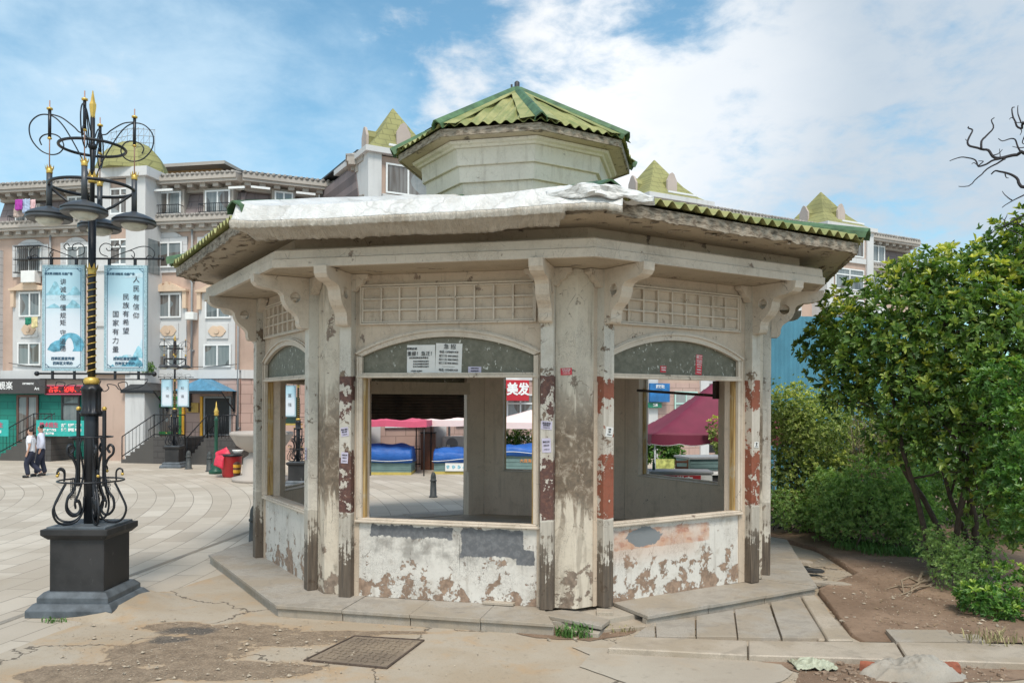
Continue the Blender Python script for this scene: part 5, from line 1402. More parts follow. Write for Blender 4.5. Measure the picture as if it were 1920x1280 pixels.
def plaque(F_, x0, x1, y0, y1):
    a, b, c, d = F_.rect(x0, x1, y0, y1); mb = MB(); mb.box(a, b, -.13, -.07, c, d); F_.put(mb.build('relief_panel', M_wtrim))
    cx, cz, w2, h2 = (a+b)/2, (c+d)/2, (b-a)*.4, (d-c)*.36
    mb = MB(); n = 28
    pts = [(cx+w2*math.cos(t)*(1+.05*math.cos(8*t)), cz+h2*math.sin(t)*(1+.12*math.cos(6*t))) for t in [2*math.pi*i/n for i in range(n)]]
    mb.prism(pts, -.17, -.13); mb.prism([(cx+w2*.3*math.cos(t), cz+h2*.5*math.sin(t)) for t in [2*math.pi*i/10 for i in range(10)]], -.21, -.17)
    F_.put(mb.build('scroll_ornament', M_cream))
def quoinframe(F_, x0, x1, y0, y1, wx0, wx1, wy0, wy1, **kw):
    a, b, c, d = F_.rect(x0, x1, y0, y1); e, f, g_, h = F_.rect(wx0, wx1, wy0, wy1)
    mb = MB(); pts = [(a, c), (b, c), (b, d-.25)]+[(p[0]+(a+b)/2, p[1]) for p in reversed(arc((b-a)/2*.72, d-.25, d, 8))]+[(a, d-.25)]
    mb.prism(pts, -.07, 0); F_.put(mb.build('block_surround', M_quoin))
    F_.window((e, f, g_, h), -.10, **kw)
# columns of windows
for (x0, x1, wx) in ((25, 90, (38, 78)), (284, 350, (297, 341)), (373, 441, (386, 434))):
    surround(F1, x0, x1, 549, 705); hood(F1, x0-3, x1+3, 535, 553)
    F1.window(F1.rect(wx[0], wx[1], 556, 602), -.10); F1.window(F1.rect(wx[0]-2, wx[1]+1, 650, 693), -.10)
    plaque(F1, wx[0]+3, wx[1]-5, 612, 640)
for (q, wq, kw) in (((23, 90, 457, 527), (34, 79, 471, 520), {}), ((113, 170, 452, 522), (126, 168, 468, 515), {}), ((280, 350, 440, 517), (291, 342, 460, 508), {}), ((369, 441, 438, 512), (380, 432, 456, 504), {})):
    quoinframe(F1, *q, *wq, **kw)
mb = MB(); a, b, c, d = F1.rect(34, 79, 471, 520)
for i in range(12): x = a+(b-a)*(i+.5)/12; mb.tube([(x, -.30, c), (x, -.30, d)], .018, 4)
for z in (c, (c+d)/2, d): mb.box(a-.05, b+.05, -.32, -.15, z-.02, z+.02)
F1.put(mb.build('window_grille', M_dkgrey))
for (x0, x1, y0, y1) in ((28, 68, 395, 431), (126, 158, 376, 428), (288, 338, 366, 410), (383, 430, 362, 406)):
    a, b, c, d = F1.rect(x0, x1, y0, y1)
    F1.box('dormer_reveal', M_cornice, (a-.12, b+.12, c-.1, d+.1), -.02, .6)
    F1.window((a, b, c, d), -.05)
    mb = MB()
    for z in (c+.02, c+.38): mb.box(a-.1, b+.1, -.42, -.40, z-.015, z+.015)
    n = 14
    for i in range(n+1): x = a-.1+(b-a+.2)*i/n; mb.tube([(x, -.41, c), (x, -.41, c+.38)], .012, 4)
    for x in (a-.1, b+.1): mb.box(x-.01, x+.01, -.41, 0, c+.36, c+.39); mb.box(x-.01, x+.01, -.41, 0, c, c+.03)
    F1.put(mb.build('balcony_rail', M_iron))
for (x0, x1, y0, y1) in ((511, 546, 364, 398), (593, 628, 366, 395)):
    r_ = F2.rect(x0, x1, y0, y1); F2.box('dormer_reveal', M_cornice, (r_[0]-.1, r_[1]+.1, r_[2]-.1, r_[3]+.1), -.02, .6); F2.window(r_, -.05)
for (Fx, x0, x1, y) in ((F1, 286, 320, 362), (F1, 425, 455, 356), (F2, 467, 503, 356), (F2, 552, 588, 366)):
    a, b, c, d = Fx.rect(x0, x1, y-2, y+2, -.6); Fx.box('white_gutter_board', M_frame, (a, b, c, d), -.62, -.55)
# stair tower with dome
P0 = F1.px(170, 600, -1.1)[0]; P1 = F1.px(273, 600, -1.1)[0]
F1.box('bay_wall', M_peach, (P0+.05, P1-.05, 0, 12.3), -1.1, .5)
for x in (P0, P1-.95): F1.box('pilaster', M_wtrim, (x, x+.95, 0 if x != P0 else 3.8, 12.35), -1.2, -.6 if x == P0 else .2)
for (y0, y1) in ((455, 500), (360, 405), (553, 603), (650, 693)):
    a, b, c, d = F1.rect(187, 243, y0, y1, -1.1); F1.window((a, b, c-.1, d), -1.13, mull=2, transom=.3)
    F1.box('bay_sill', M_wtrim, (a-.1, b+.1, c-.35, c-.12), -1.28, -1.1)
F1.box('side_window', M_pane, (P1+.002, P1+.02, 8.2, 9.7), -1.0, -.2)
F1.box('tower_cap', M_wtrim, (P0-.2, P1+.2, 12.35, 12.75), -1.4, 1.2)
cx = (P0+P1)/2; mb = MB()
mb.lathe([(1.62, 0), (1.60, .12), (1.45, .5), (1.18, .9), (.8, 1.25), (.4, 1.42), (.02, 1.48)], 8, c=(cx, -.15, 12.75), M=None, smooth=False, sx=.95); F1.put(mb.build('dome', M_yroof))
for (ox, rz) in ((-.1, 0), (1.62, R(62)), (-1.6, R(-62))):
    mb = MB(); mb.prism([(.62*math.cos(t), .75*math.sin(t)) for t in [math.pi*i/14 for i in range(15)]], -.12, .35)
    mb.prism([(.42*math.cos(t), .55*math.sin(t)) for t in [math.pi*i/14 for i in range(15)]], -.16, -.12)
    o = mb.build('lunette_gable', M_pinkw); F1.put(o); o.matrix_local = o.matrix_local @ Matrix.Translation((cx+ox, -1.5+abs(ox)*.55, 12.85)) @ Matrix.Rotation(rz, 4, 'Z')
mb = MB()
for i in range(9):
    x = -1.1+2.2*i/8; h = .8-.35*abs(x/1.1)**2; mb.tube([(cx+x, -.2, 14.0-.45*abs(x)), (cx+x, -.2, 14.55+h*.4)], .012, 4); mb.tube([(cx+x*.9, -1.0, 13.9-.3*abs(x)), (cx+x, -.2, 14.55+h*.4)], .010, 4)
for z in (14.2, 14.5, 14.8): mb.tube([(cx-1.1, -.2, z-.1), (cx, -.3, z), (cx+1.1, -.2, z-.1)], .012, 4)
F1.put(mb.build('roof_cage', M_grey))
# penthouse
ph = Fac(lw, (-18.6, 41.5), (-14.6, 40.7)); ph.box('penthouse_wall', M_orange_w, (0, ph.L, 12.5, 14.25), 0, 4)
mb = MB(); mb.add([(-.6, -.7, 14.26), (ph.L+.6, -.7, 14.26), (ph.L+.6, 5, 14.26), (-.6, 5, 14.26), (-.6, -.7, 14.42), (ph.L+.6, -.7, 14.42), (ph.L+.6, 5, 14.42), (-.6, 5, 14.42)], [(3, 2, 1, 0), (4, 5, 6, 7), (0, 1, 5, 4), (1, 2, 6, 5), (2, 3, 7, 6), (3, 0, 4, 7)]); ph.put(mb.build('penthouse_roof', M_cornice))
a, b, c, d = ph.rect(302, 354, 314, 334); ph.window((a, b, 12.95, 13.9), -.03, mull=3)
F1.box('corner_pilaster', M_quoin, (-.25, .35, 0, 9.6), -.2, .4)
a, b, c, d = F1.rect(52, 78, 518, 540); F1.box('air_conditioner', M_white, (a, b, c, d), -.5, -.1, bevel=.02)
# ground floor: green shop
a, b, c, d = F1.rect(6, 163, 745, 832); F1.box('green_shopfront', M_teal, (a, b, 0, d), -.30, 0)
F1.window(F1.rect(43, 83, 748, 835), -.33, mull=1, transom=.02, pane=M_pane, name='door', fmat=M_dkframe, frame=.1)
F1.window(F1.rect(126, 160, 748, 822), -.33, mull=0, transom=.22, pane=M_pane, name='shop_window', fmat=M_dkgrey, frame=.08)
a, b, c, d = F1.rect(163, 262, 740, 862); F1.box('ground_floor_wall', M_peach, (a, b, 1.0, 3.6), -.12, 0); F1.box('sill_band', M_wtrim, (a, b, .95, 1.12), -.2, -.0)
F1.window(F1.rect(192, 249, 746, 796), -.16, mull=1, transom=.32, pane=M_lace); a, b, c, d = F1.rect(190, 250, 796, 803); F1.box('window_sill', M_wtrim, (a, b, c, d), -.26, -.1)
a, b, c, d = F1.rect(60, 285, 828, 866); F1.box('basement_wall', M_basest, (a, b, 0, .97), -.45, -.13)
a, b, c, d = F1.rect(250, 271, 700, 832); F1.box('pilaster', M_quoin, (a, b, 0, 3.9), -.35, 0)
a, b, c, d = F1.rect(272, 455, 740, 862); F1.box('pink_ground_floor', M_pink, (a, F1.L, 0, 3.6), -.10, 0)
F2.box('pink_ground_floor', M_pink, (0, F2.L, 0, 3.6), -.10, 0)
for (x0, x1) in ((290, 346), (386, 437)):
    a, b, c, d = F1.rect(x0, x1, 748, 826)
    if x0 == 290:
        F1.window((a, b, 1.1, d), -.13, mull=0, transom=.25, name='door', fmat=simple('green_door_frame', (.03, .20, .05), .5), frame=.16); F1.box('yellow_door_post', M_yel, (a-.12, a, 1.1, d), -.2, -.1); F1.box('yellow_door_post', M_yel, (b, b+.12, 1.1, d), -.2, -.1)
    else:
        F1.window((a, b, 1.1, d), -.13, mull=0, name='door', pane=M_darkin, fmat=M_grey, frame=.07); F1.box('yellow_door_post', M_yel, (a-.16, a-.05, 1.1, d), -.2, -.1)
a, b, c, d = F1.rect(353, 376, 760, 778); tag(F1.box('brass_plaque', simple('brass', (.38, .24, .07), .35, .6, .15), (a, b, c, d), -.16, -.10))
for (x0, x1, mm, lb) in ((262, 322, M_dkgrey, 'grey'), (356, 446, simple('blue_canopy_sheet', (.08, .24, .38), .5, 0, .25), 'blue')):
    a, b, c, d = F1.rect(x0, x1, 716, 738); mb = MB(); m_ = (a+b)/2
    mb.add([(a, -1.3, c), (b, -1.3, c), (m_, -1.1, d), (m_, 0, d), (a, 0, c), (b, 0, c)], [(0, 1, 2), (0, 2, 3, 4), (1, 5, 3, 2), (0, 4, 5, 1)])
    F1.put(mb.build('door_canopy', mm, None, lb+' pitched canopy over the door'))
    mb = MB()
    for x in (a+.1, b-.1): mb.tube([(x, -1.2, c-.02), (x, -.1, c-.9)], .03, 5); mb.box(x-.05, x+.05, -.2, -.1, c-.9, c)
    mb.box(a, b, -1.32, -1.26, c-.12, c); F1.put(mb.build('canopy_bracket', M_iron))
# stairs and landings with iron rails
def stairs(F_, x0, x1, x2, label, h=1.1, out=2.2, rail=True, n=7, extra=None):
    """flight rising from x0 to x1 along the wall, landing x1..x2"""
    s0, s1, s2 = (F_.px(x, 840, -out)[0] for x in (x0, x1, x2)); dirn = 1 if s1 > s0 else -1
    root = thing('entrance_stairs', label, 'stairs', tuple(F_.W @ Vector(((s1+s2)/2, -out/2, 0))), F_.rz, 'stairs up to the shop doors')
    M = Matrix.Translation((-(s1+s2)/2, out/2, 0))
    mb = MB()
    for i in range(n):
        a = s0+(s1-s0)*i/n; lo, hi = sorted((a, s1)); mb.box(lo, hi, -out, -.9 if i else -.88, h*i/n, h*(i+1)/n-.002, M=M)
    mb.build('steps', M_steps, root)
    lo, hi = sorted((s1, s2)); mb = MB(); mb.box(lo+.002, hi, -out, -.36, 0, h, M=M); mb.build('landing', M_basest, root)
    mb = MB(); y = -out+.05
    P3 = [(s0, h/n+.0), (s1, h), (s2, h)]
    for a, b in ((0, 1), (1, 2)):
        (xa, za), (xb, zb) = P3[a], P3[b]
        for dz in (.12, .95): mb.tube([(xa, y, za+dz), (xb, y, zb+dz)], .022, 4, M=M)
        m_ = max(2, int(abs(xb-xa)/.16))
        for i in range(m_+1):
            t_ = i/m_; x, z = xa+(xb-xa)*t_, za+(zb-za)*t_; mb.tube([(x, y, z), (x, y, z+.95)], .011 if i not in (0, m_) else .028, 4, M=M)
    mb.build('railing', M_iron, root)
    if True:
        mb = MB(); y = -.92
        for dz in (.12, .95): mb.tube([(s0, y, h/n+dz), (s1, y, h+dz)], .022, 4, M=M)
        for i in range(9): t_ = i/8; mb.tube([(s0+(s1-s0)*t_, y, h/n+(h-h/n)*t_), (s0+(s1-s0)*t_, y, h/n+(h-h/n)*t_+.95)], .011, 4, M=M)
        mb.build('railing', M_iron, root)
stairs(F1, 228, 288, 346, 'dark stone stairs with iron rail left of the distant street lamp')
stairs(F1, 350, 388, 442, 'dark stone stairs leading to the black doorway under the blue canopy')
stairs(F1, -8, 62, 96, 'dark stairs with iron rail at the green shop, beside the two walking people')
# railing and green fence under the shop window
rf = thing('iron_fence', 'low black iron fence in front of the green shop basement', 'fence', tuple(F1.W @ Vector((F1.px(150, 850)[0], -.9, 0))), F1.rz)
a, b, c, d = F1.rect(97, 228, 828, 862, -.9); off = -F1.px(150, 850)[0]
mb = MB(); mb.box(a+off, b+off, -.02, .02, .92, .97); mb.box(a+off, b+off, -.02, .02, .10, .14); mb.build('rail', M_iron, rf)
mb = MB(); n = 34
for i in range(n+1):
    x = a+(b-a)*i/n+off; mb.tube([(x, 0, .1), (x, 0, .95)], .012, 4)
bb = mb.build('bar', M_iron, rf); bb['kind'] = 'stuff'
mb = MB(); mb.box(F1.px(97, 850, -.8)[0]+off, F1.px(160, 850, -.8)[0]+off, .06, .09, .05, .85); mb.build('green_backing_board', M_teal, rf)
# signs of the left wing
def sign(F_, x0, x1, y0, y1, y, mat, name, label, cat='sign', rows=(), tm=None, th=.12, bold=.004, rim=None, group=None):
    a, b, c, d = F_.rect(x0, x1, y0, y1, y); W_, H_ = b-a, d-c
    root = thing(name, label, cat, tuple(F_.W @ Vector(((a+b)/2, y, c))), F_.rz, group)
    mb = MB(); mb.box(-W_/2, W_/2, 0, th, 0, H_); mb.build('board', mat, root, bevel=.01)
    if rim:
        mb = MB(); t_ = .05
        for q in ((-W_/2, W_/2, 0, t_), (-W_/2, W_/2, H_-t_, H_), (-W_/2, -W_/2+t_, t_, H_-t_), (W_/2-t_, W_/2, t_, H_-t_)): mb.box(q[0], q[1], -.02, -.001, q[2], q[3])
        mb.build('rim', rim, root)
    for (tx, s_, fx, fz, mt) in rows: text_lines([(tx, s_*H_, (fx-.5)*W_, fz*H_)], mt, root, y=-.012, bold=bold)
    return root
M_board = simple('charcoal_sign_board', (.055, .05, .05), .5, 0, .08)
M_led, t_, b_ = material('red_led_panel'); t_.put(b_.inputs['Base Color'], (.12, .01, .012, 1)); b_.inputs['Roughness'].default_value = .5
M_ledt, t_, b_ = material('red_led_lettering'); b_.inputs['Base Color'].default_value = (.6, .03, .03, 1); b_.inputs['Emission Color'].default_value = (1, .05, .04, 1); b_.inputs['Emission Strength'].default_value = .9
sign(F1, -62, 84, 718, 746, -.75, M_board, 'shop_sign', 'charcoal shop sign with white lettering over the green shop door', rows=[('観楽', .58, .50, .5, M_txtw), ('OPTIMISTIC', .17, .79, .66, M_txtw), ('Art', .26, .90, .34, M_txtw)])
sign(F1, 84, 166, 729, 747, -.62, M_led, 'led_sign', 'red LED ticker sign reading 古筝、钢琴 beside the charcoal shop sign', rows=[('古筝、钢琴、二胡', .62, .56, .5, M_ledt)], rim=M_rose)
M_turq = simple('turquoise_banner_cloth', (.03, .40, .36), .7, 0, .1)
sign(F1, 68, 159, 795, 825, -2.35, M_turq, 'advertising_banner', 'turquoise banner with pink lettering 美术招生 hung on the stair railing', 'banner', rows=[('美术招生', .34, .27, .68, M_rose), ('素描 水粉 国画', .16, .27, .38, M_txtw), ('报名咨询处', .15, .27, .16, M_txtw), ('古筝 钢琴 二胡', .22, .73, .68, M_txtw), ('竹笛 琵琶 唢呐', .22, .73, .40, M_txtw)], th=.02, bold=.006)
sign(F1, -30, 16, 795, 826, -2.35, M_turq, 'advertising_banner', 'turquoise banner at the left edge of the picture', 'banner', rows=[('招生', .34, .6, .66, M_rose), ('咨询', .22, .6, .28, M_txtw)], th=.02)
# laundry
for (x0, x1, y0, y1, mt, lb, yy) in ((25, 40, 382, 401, simple('purple_cloth', (.42, .05, .38), .8, 0, .2), 'purple cloth drying under the roof cornice', -1.1), (39, 54, 381, 407, simple('checked_cloth', (.38, .46, .62), .8, 0, .4, 12), 'blue checked cloth drying beside the purple cloth', -1.1), (54, 64, 382, 400, simple('pink_cloth', (.70, .48, .50), .8, 0, .1), 'pale pink towel drying at the right end of the top laundry line', -1.1), (22, 44, 399, 414, simple('beige_cloth', (.48, .38, .34), .8, 0, .2), 'beige sheet hanging behind the purple cloth', -.95), (46, 58, 603, 616, simple('green_cloth', (.02, .22, .14), .8, 0, .3), 'dark green shirt on the lower washing line', -.5), (58, 70, 602, 622, simple('white_yellow_cloth', (.70, .62, .35), .8, 0, .3), 'white and yellow cloth on the lower washing line', -.5)):
    a, b, c, d = F1.rect(x0, x1, y0, y1, yy); mb = MB()
    def fn(p, q): return ((p-.5)*(b-a), .05*math.sin(p*11)+.04*noise.noise(Vector((p*5, q*3, x0))), (q)*(d-c)-(.05*math.sin(p*5) if q == 0 else 0))
    mb.grid(fn, 12, 8); o = mb.build('laundry', mt, recalc=False, solid=.02); o.matrix_world = F1.W @ Matrix.Translation(((a+b)/2, yy, c)); tag(o, lb, 'laundry', 'laundry hung out of the windows')

# ---- right wing ------------------------------------------------
rw = thing('apartment_building', 'long peach apartment block with pointed green roof turrets behind the kiosk', 'building', (-6.2, 32.66, 0))
F3 = Fac(rw, (-6.2, 32.66), (24.6, 49.97))
F4 = Fac(rw, (-7.3, 37.75), (-6.2, 32.66))
L = F3.L
F3.box('wall', M_peach, (0, L, 0, 10.35), 0, 9)
F4.box('wall', M_peach, (0, F4.L-.02, 0, 10.35), .02, 1)
eaves(F3, 0, L, 10.42, 0, .45, 'string_cornice')
mb = MB(); mb.add([(0, .05, 10.9), (L, .05, 10.9), (L, .55, 12.25), (0, .55, 12.25), (0, 8, 10.9), (L, 8, 10.9), (L, 8, 12.25), (0, 8, 12.25)], [(0, 1, 2, 3), (5, 4, 7, 6), (0, 3, 7, 4), (1, 5, 6, 2), (3, 2, 6, 7), (0, 4, 5, 1)]); F3.put(mb.build('mansard', M_mans))
eaves(F3, 0, L, 12.2, .3, .75, 'roof_cornice'); eaves(F4, 0, F4.L-.2, 12.2, .1, .5, 'roof_cornice')
F4.box('mansard', M_mans, (0, F4.L-.2, 10.4, 12.2), .05, 1)
F3.box('flat_roof', M_dkgrey, (0, L, 12.72, 12.80), .2, 8)
F3.box('string_course', M_wtrim, (0, L, 3.62, 4.0), -.16, 0)
F3.box('ground_floor_cladding', M_pink, (0, L, 0, 3.6), -.10, 0)
F3.box('base_course', M_wtrim, (0, L, .95, 1.12), -.18, -.1)
TW = [(1.75, 3.4), (15.9, 3.8), (28.3, 3.9)]
def nearT(s_): return any(abs(s_-c) < w_/2+.7 for c, w_ in TW)
s_ = 5.0
while s_ < L-1:
    if not nearT(s_):
        for (z0, z1) in ((4.6, 5.9), (6.9, 8.1), (8.9, 10.1)):
            F3.box('window_surround', M_wtrim, (s_-.85, s_+.85, z0-.25, z1+.3), -.07, 0); F3.window((s_-.62, s_+.62, z0, z1), -.10)
        F3.box('dormer_reveal', M_cornice, (s_-.7, s_+.7, 10.9, 12.1), -.02, .6); F3.window((s_-.58, s_+.58, 11.0, 12.0), -.05)
        F3.window((s_-.7, s_+.7, 1.6, 3.0), -.13, mull=1, transom=.3)
    else: pass
    s_ += 2.45
for ti, (c, w_) in enumerate(TW):
    a, b = c-w_/2, c+w_/2; pr = -.9
    F3.box('turret_wall', M_peach, (a+.05, b-.05, 0, 12.35), pr, .4)
    F3.box('turret_base', M_pink, (a+.03, b-.03, 0, 3.6), pr-.03, .41) 
    for x in (a, b-.55): F3.box('pilaster', M_wtrim, (x, x+.55, 0, 12.4), pr-.12, .45)
    for (z0, z1) in ((4.6, 6.2), (7.0, 8.5), (9.0, 10.2), (10.9, 12.1)):
        F3.window((a+.75, b-.75, z0, z1), pr-.03, mull=1, transom=.3 if z1 < 10.5 else 0)
        F3.box('turret_sill', M_wtrim, (a+.6, b-.6, z0-.35, z0-.05), pr-.1, pr)
    if ti != 1: F3.window((a+.75, b-.75, 1.6, 3.1), pr-.06, mull=1, transom=.3)
    else: F3.window((a+1.6, b-.75, 1.5, 3.2), pr-.06, mull=1, transom=.35, pane=M_lace, fmat=simple('mint_window_frame', (.45, .66, .60), .5))
    F3.box('turret_cap', M_wtrim, (a-.15, b+.15, 12.4, 12.62), pr-.28, 3.0)
    # concave pyramid roof
    mb = MB(); r2 = math.sqrt(2)
    mb.lathe([(w_/2*r2*1.04, 0), (w_/2*r2*.82, .28), (w_/2*r2*.54, .85), (w_/2*r2*.30, 1.5), (.03, 2.32)], 4, c=(0, 0, 0), M=Matrix.Translation((c, pr+w_/2, 12.62)) @ Matrix.Rotation(R(45), 4, 'Z'), smooth=False)
    F3.put(mb.build('turret_roof', M_yroof))
    for (ang, ax) in ((0, 0), (-90, 1), (90, 2)):
        M = Matrix.Translation((c, pr+w_/2, 12.62)) @ Matrix.Rotation(R(ang), 4, 'Z')
        mb = MB(); mb.prism([(-.30, .25), (.30, .25), (.30, .95), (.20, 1.12), (.12, 1.28), (0, 1.36), (-.12, 1.28), (-.20, 1.12), (-.30, .95)], -w_/2*.74, -w_/2*.68, M=M); F3.put(mb.build('dormer_front', M_fin))
        mb = MB(); mb.prism([(-.26, .4), (.26, .4), (.26, .92), (0, 1.24), (-.26, .92)], -w_/2*.675, -w_/2*.1, M=M); F3.put(mb.build('dormer_roof', M_yroof))
    F3.box('white_gutter_board', M_frame, (c-.9, c+.9, 12.72, 12.80), pr-.30, pr-.24)
a, b, c, d = F3.rect(672, 692, 323, 352, 1.6); F3.box('chimney', M_cornice, (a, b, c, d), 1.6, 2.2)
cw = Fac(rw, (-32.5, 46), (-27.2, 46))
ow = thing('cream_building', 'cream building glimpsed at the left edge behind the peach block', 'building', (-30, 46, 0))
mb = MB(); mb.box(-6, 1.2, 0, 8, 0, 11.6); mb.build('wall', plaster('cream_wall', (.62, .58, .42)), ow)
for z in (4.5, 7.0, 9.4):
    mb = MB(); mb.box(-.6, .9, -.05, 0, z, z+1.4); f_ = mb.build('window', M_frame, ow); mb = MB(); mb.box(-.5, .8, -.06, -.051, z+.1, z+1.3); mb.build('pane', M_pane, f_)
# signs on the right wing
sign(F3, 948, 992, 712, 751, -.7, simple('red_sign_board', (.50, .02, .035), .45, 0, .1), 'shop_sign', 'red hairdresser sign with white characters 美发', rows=[('美发', .62, .52, .52, M_txtw)], bold=.02)
M_bsign = simple('blue_sign_board', (.02, .16, .42), .4, 0, .5, 1.1)
sign(F3, 1219, 1256, 716, 751, -1.3, M_bsign, 'shop_sign', 'blue shop sign seen through the right kiosk window', rows=[('旅行社', .2, .5, .82, M_txtw)])
sign(F3, 1216, 1241, 752, 762, -1.2, simple('green_sign_board', (.02, .20, .12), .5), 'shop_sign', 'small green sign under the blue shop sign', rows=[('彩票', .6, .5, .5, M_txtw)])
sign(F3, 1318, 1392, 723, 738, -.8, M_white, 'shop_sign', 'white shop sign with green characters above the maroon tent', rows=[('大连礼品店', .72, .5, .5, M_txtg)], bold=.01)
sign(F3, 1319, 1390, 739, 751, -.7, M_led, 'led_sign', 'red LED sign under the white sign above the maroon tent', rows=[('招聘火锅店', .7, .5, .5, M_ledt)])
F3.box('shop_opening', M_darkin, (F3.px(1312, 770, -.1)[0], F3.px(1395, 770, -.1)[0], .1, 2.9), -.12, -.10)

# pipes, cables and outdoor units that clutter the facades
for (F_, x, z0, z1) in ((F1, 277, 4.1, 10.2), (F1, 448, .2, 10.2), (F1, 96, 4.1, 10.2), (F1, 361, 4.1, 10.2)):
    s_ = F_.px(x, 600)[0]; mb = MB(); mb.tube([(s_, -.12, z0), (s_, -.12, z1)], .05, 6)
    for i in range(4): zz = z0+(z1-z0)*(i+.5)/4; mb.box(s_-.08, s_+.08, -.15, 0, zz-.03, zz+.03)
    F_.put(mb.build('drain_pipe', M_grey))
for (x0, x1, y0, y1) in ((356, 372, 592, 606), (92, 104, 640, 654), (352, 366, 496, 510)):
    a, b, c, d = F1.rect(x0, x1, y0, y1); F1.box('air_conditioner', M_white, (a, b, c, d), -.45, -.1, bevel=.02)
for s_ in (6.6, 9.1, 21.5, 26.2): F3.box('air_conditioner', M_white, (s_, s_+.8, 3.05, 3.6), -.5, -.12, bevel=.02)
for s_ in (4.0, 12.6, 20.2, 25.0, 31.5):
    mb = MB(); mb.tube([(s_, -.12, .2), (s_, -.12, 10.2)], .05, 6); F3.put(mb.build('drain_pipe', M_grey))
for (za, zb, x0, x1) in ((4.35, 4.2, 20, 170), (4.3, 4.25, 280, 450), (8.45, 8.3, 90, 290)):
    a, b = F1.px(x0, 600)[0], F1.px(x1, 600)[0]; mb = MB(); mb.tube([(a+(b-a)*i/10, -.14-.03*math.sin(i), za+(zb-za)*i/10-.14*math.sin(math.pi*i/10)) for i in range(11)], .014, 4); F1.put(mb.build('cable', M_iron))
# ---------------------------------------------------------------- things on the plaza
def bollard(x, y, label, h=.80, r0=.10, scale=1):
    root = thing('bollard', label, 'bollard', (x, y, 0), 0, 'dark bollards with rounded caps', scale)
    mb = MB(); mb.lathe([(r0*1.25, 0), (r0*1.25, .03), (r0, .035), (r0*.82, h*.60), (r0*.80, h*.62)], 20); mb.build('shaft', M_boll, root)
    mb = MB(); mb.lathe([(r0*.80, h*.62), (r0*.98, h*.64), (r0*.98, h*.68), (r0*.78, h*.70), (r0*.80, h*.78), (r0*.68, h*.90), (r0*.35, h*.98), (.005, h)], 20); mb.build('rounded_cap', M_boll, root)
bollard(-4.62, 14.6, 'dark stone bollard just left of the kiosk step', .78, .095)
bollard(-2.17, 22.55, 'dark bollard seen through the kiosk doorway in front of the blue-covered stalls', .70, .095)
bollard(-12.51, 31.5, 'dark bollard right beside the distant lamp pedestal', .72, .12)
bollard(-11.29, 30.4, 'dark bollard between the distant lamp and the green lamp post', .75, .12)
# striped bollards
for (x, y, lb) in ((-9.32, 27.6, 'yellow and brown striped bollard in front of the red bin'), (-8.62, 26.7, 'yellow and brown striped bollard with a bent rail at the kiosk edge')):
    root = thing('striped_bollard', lb, 'bollard', (x, y, 0), 0, 'striped bollards by the bin')
    mb = MB(); mb.lathe([(.11, 0), (.11, .16), (.12, .17), (.12, .52), (.09, .55), (.03, .58)], 16); mb.build('shaft', M_brown, root)
    for z in (.20, .38): mb = MB(); mb.lathe([(.122, z), (.125, z+.01), (.125, z+.10), (.122, z+.11)], 16); mb.build('yellow_band', M_yel, root)
# litter bin
root = thing('litter_bin', 'red plastic bin with a red bag hanging over its left side', 'bin', (-9.75, 28.3, 0))
mb = MB(); mb.lathe([(.27, 0), (.30, .05), (.36, .72), (.38, .75), (.34, .76), (.30, .4), (.02, .35)], 20); mb.build('bin_body', M_red, root)
mb = MB(); mb.lathe([(.37, .72), (.40, .74), (.40, .78), (.36, .79)], 20); mb.build('bin_rim', M_iron, root)
mb = MB()
def bagf(p, q):
    a = math.pi*(.55+.9*p); r_ = .38+.10*math.sin(p*9)*q+.12*q
    return (r_*math.cos(a)-.05-.18*q*(1-p), r_*math.sin(a)*.8, 1.02-.28*(1-q)-.75*q*q*p+.06*noise.noise(Vector((p*5, q*5, 1))))
mb.grid(bagf, 16, 10); o = mb.build('bag', simple('bright_red_bag', (.62, .03, .07), .5, 0, .2, 9), root, recalc=False, solid=.01)
mb = MB(); mb.lathe([(.02, .8), (.10, .80), (.20, .92), (.19, .94)], 12, c=(.22, 0, 0), sx=1, sy=.8); mb.build('rubbish', M_white, root)
root = thing('wooden_plank', 'thin wooden plank leaning between the bin and striped bollard', 'plank', (-9.0, 27.7, 0)); 
mb = MB(); mb.tube([(-.35, 0, .03), (.38, .25, .52)], .035, 4); o = mb.build('plank', simple('pale_wood', (.50, .34, .18), .7, 0, .2, 9), root)
# stone urn
root = thing('stone_urn', 'large pale stone urn planter left of the kiosk', 'planter', (-8.3, 27.0, 0))
mb = MB(); mb.lathe([(.95, 0), (.95, .12), (.62, .2), (.58, .75), (.42, .85), (.40, .95)], 28); M_urn = plaster('worn_urn_stone', (.44, .39, .35)); mb.build('pedestal', M_urn, root)
mb = MB(); mb.lathe([(.40, .95), (.55, 1.02), (.80, 1.18), (.95, 1.42), (.98, 1.48), (1.02, 1.52), (1.02, 1.60), (.95, 1.63), (.86, 1.60), (.8, 1.5), (.02, 1.45)], 32); mb.build('bowl', M_urn, root)
# green lamp post with gilt top
root = thing('green_post', 'slim dark green post with flared base and gilt finial before the stairs', 'post', (-10.72, 29.5, 0))
mb = MB(); mb.lathe([(.25, 0), (.25, .12), (.16, .18), (.20, .30), (.10, .42), (.09, .55), (.065, .65), (.06, 1.9), (.085, 1.95), (.05, 2.0), (.05, 2.1)], 14); mb.build('post', M_greenp, root)
mb = MB(); mb.lathe([(.05, 2.1), (.085, 2.13), (.07, 2.2), (.085, 2.25), (.06, 2.33), (.03, 2.42), (.008, 2.62)], 14); mb.build('gilt_finial', M_gold, root)
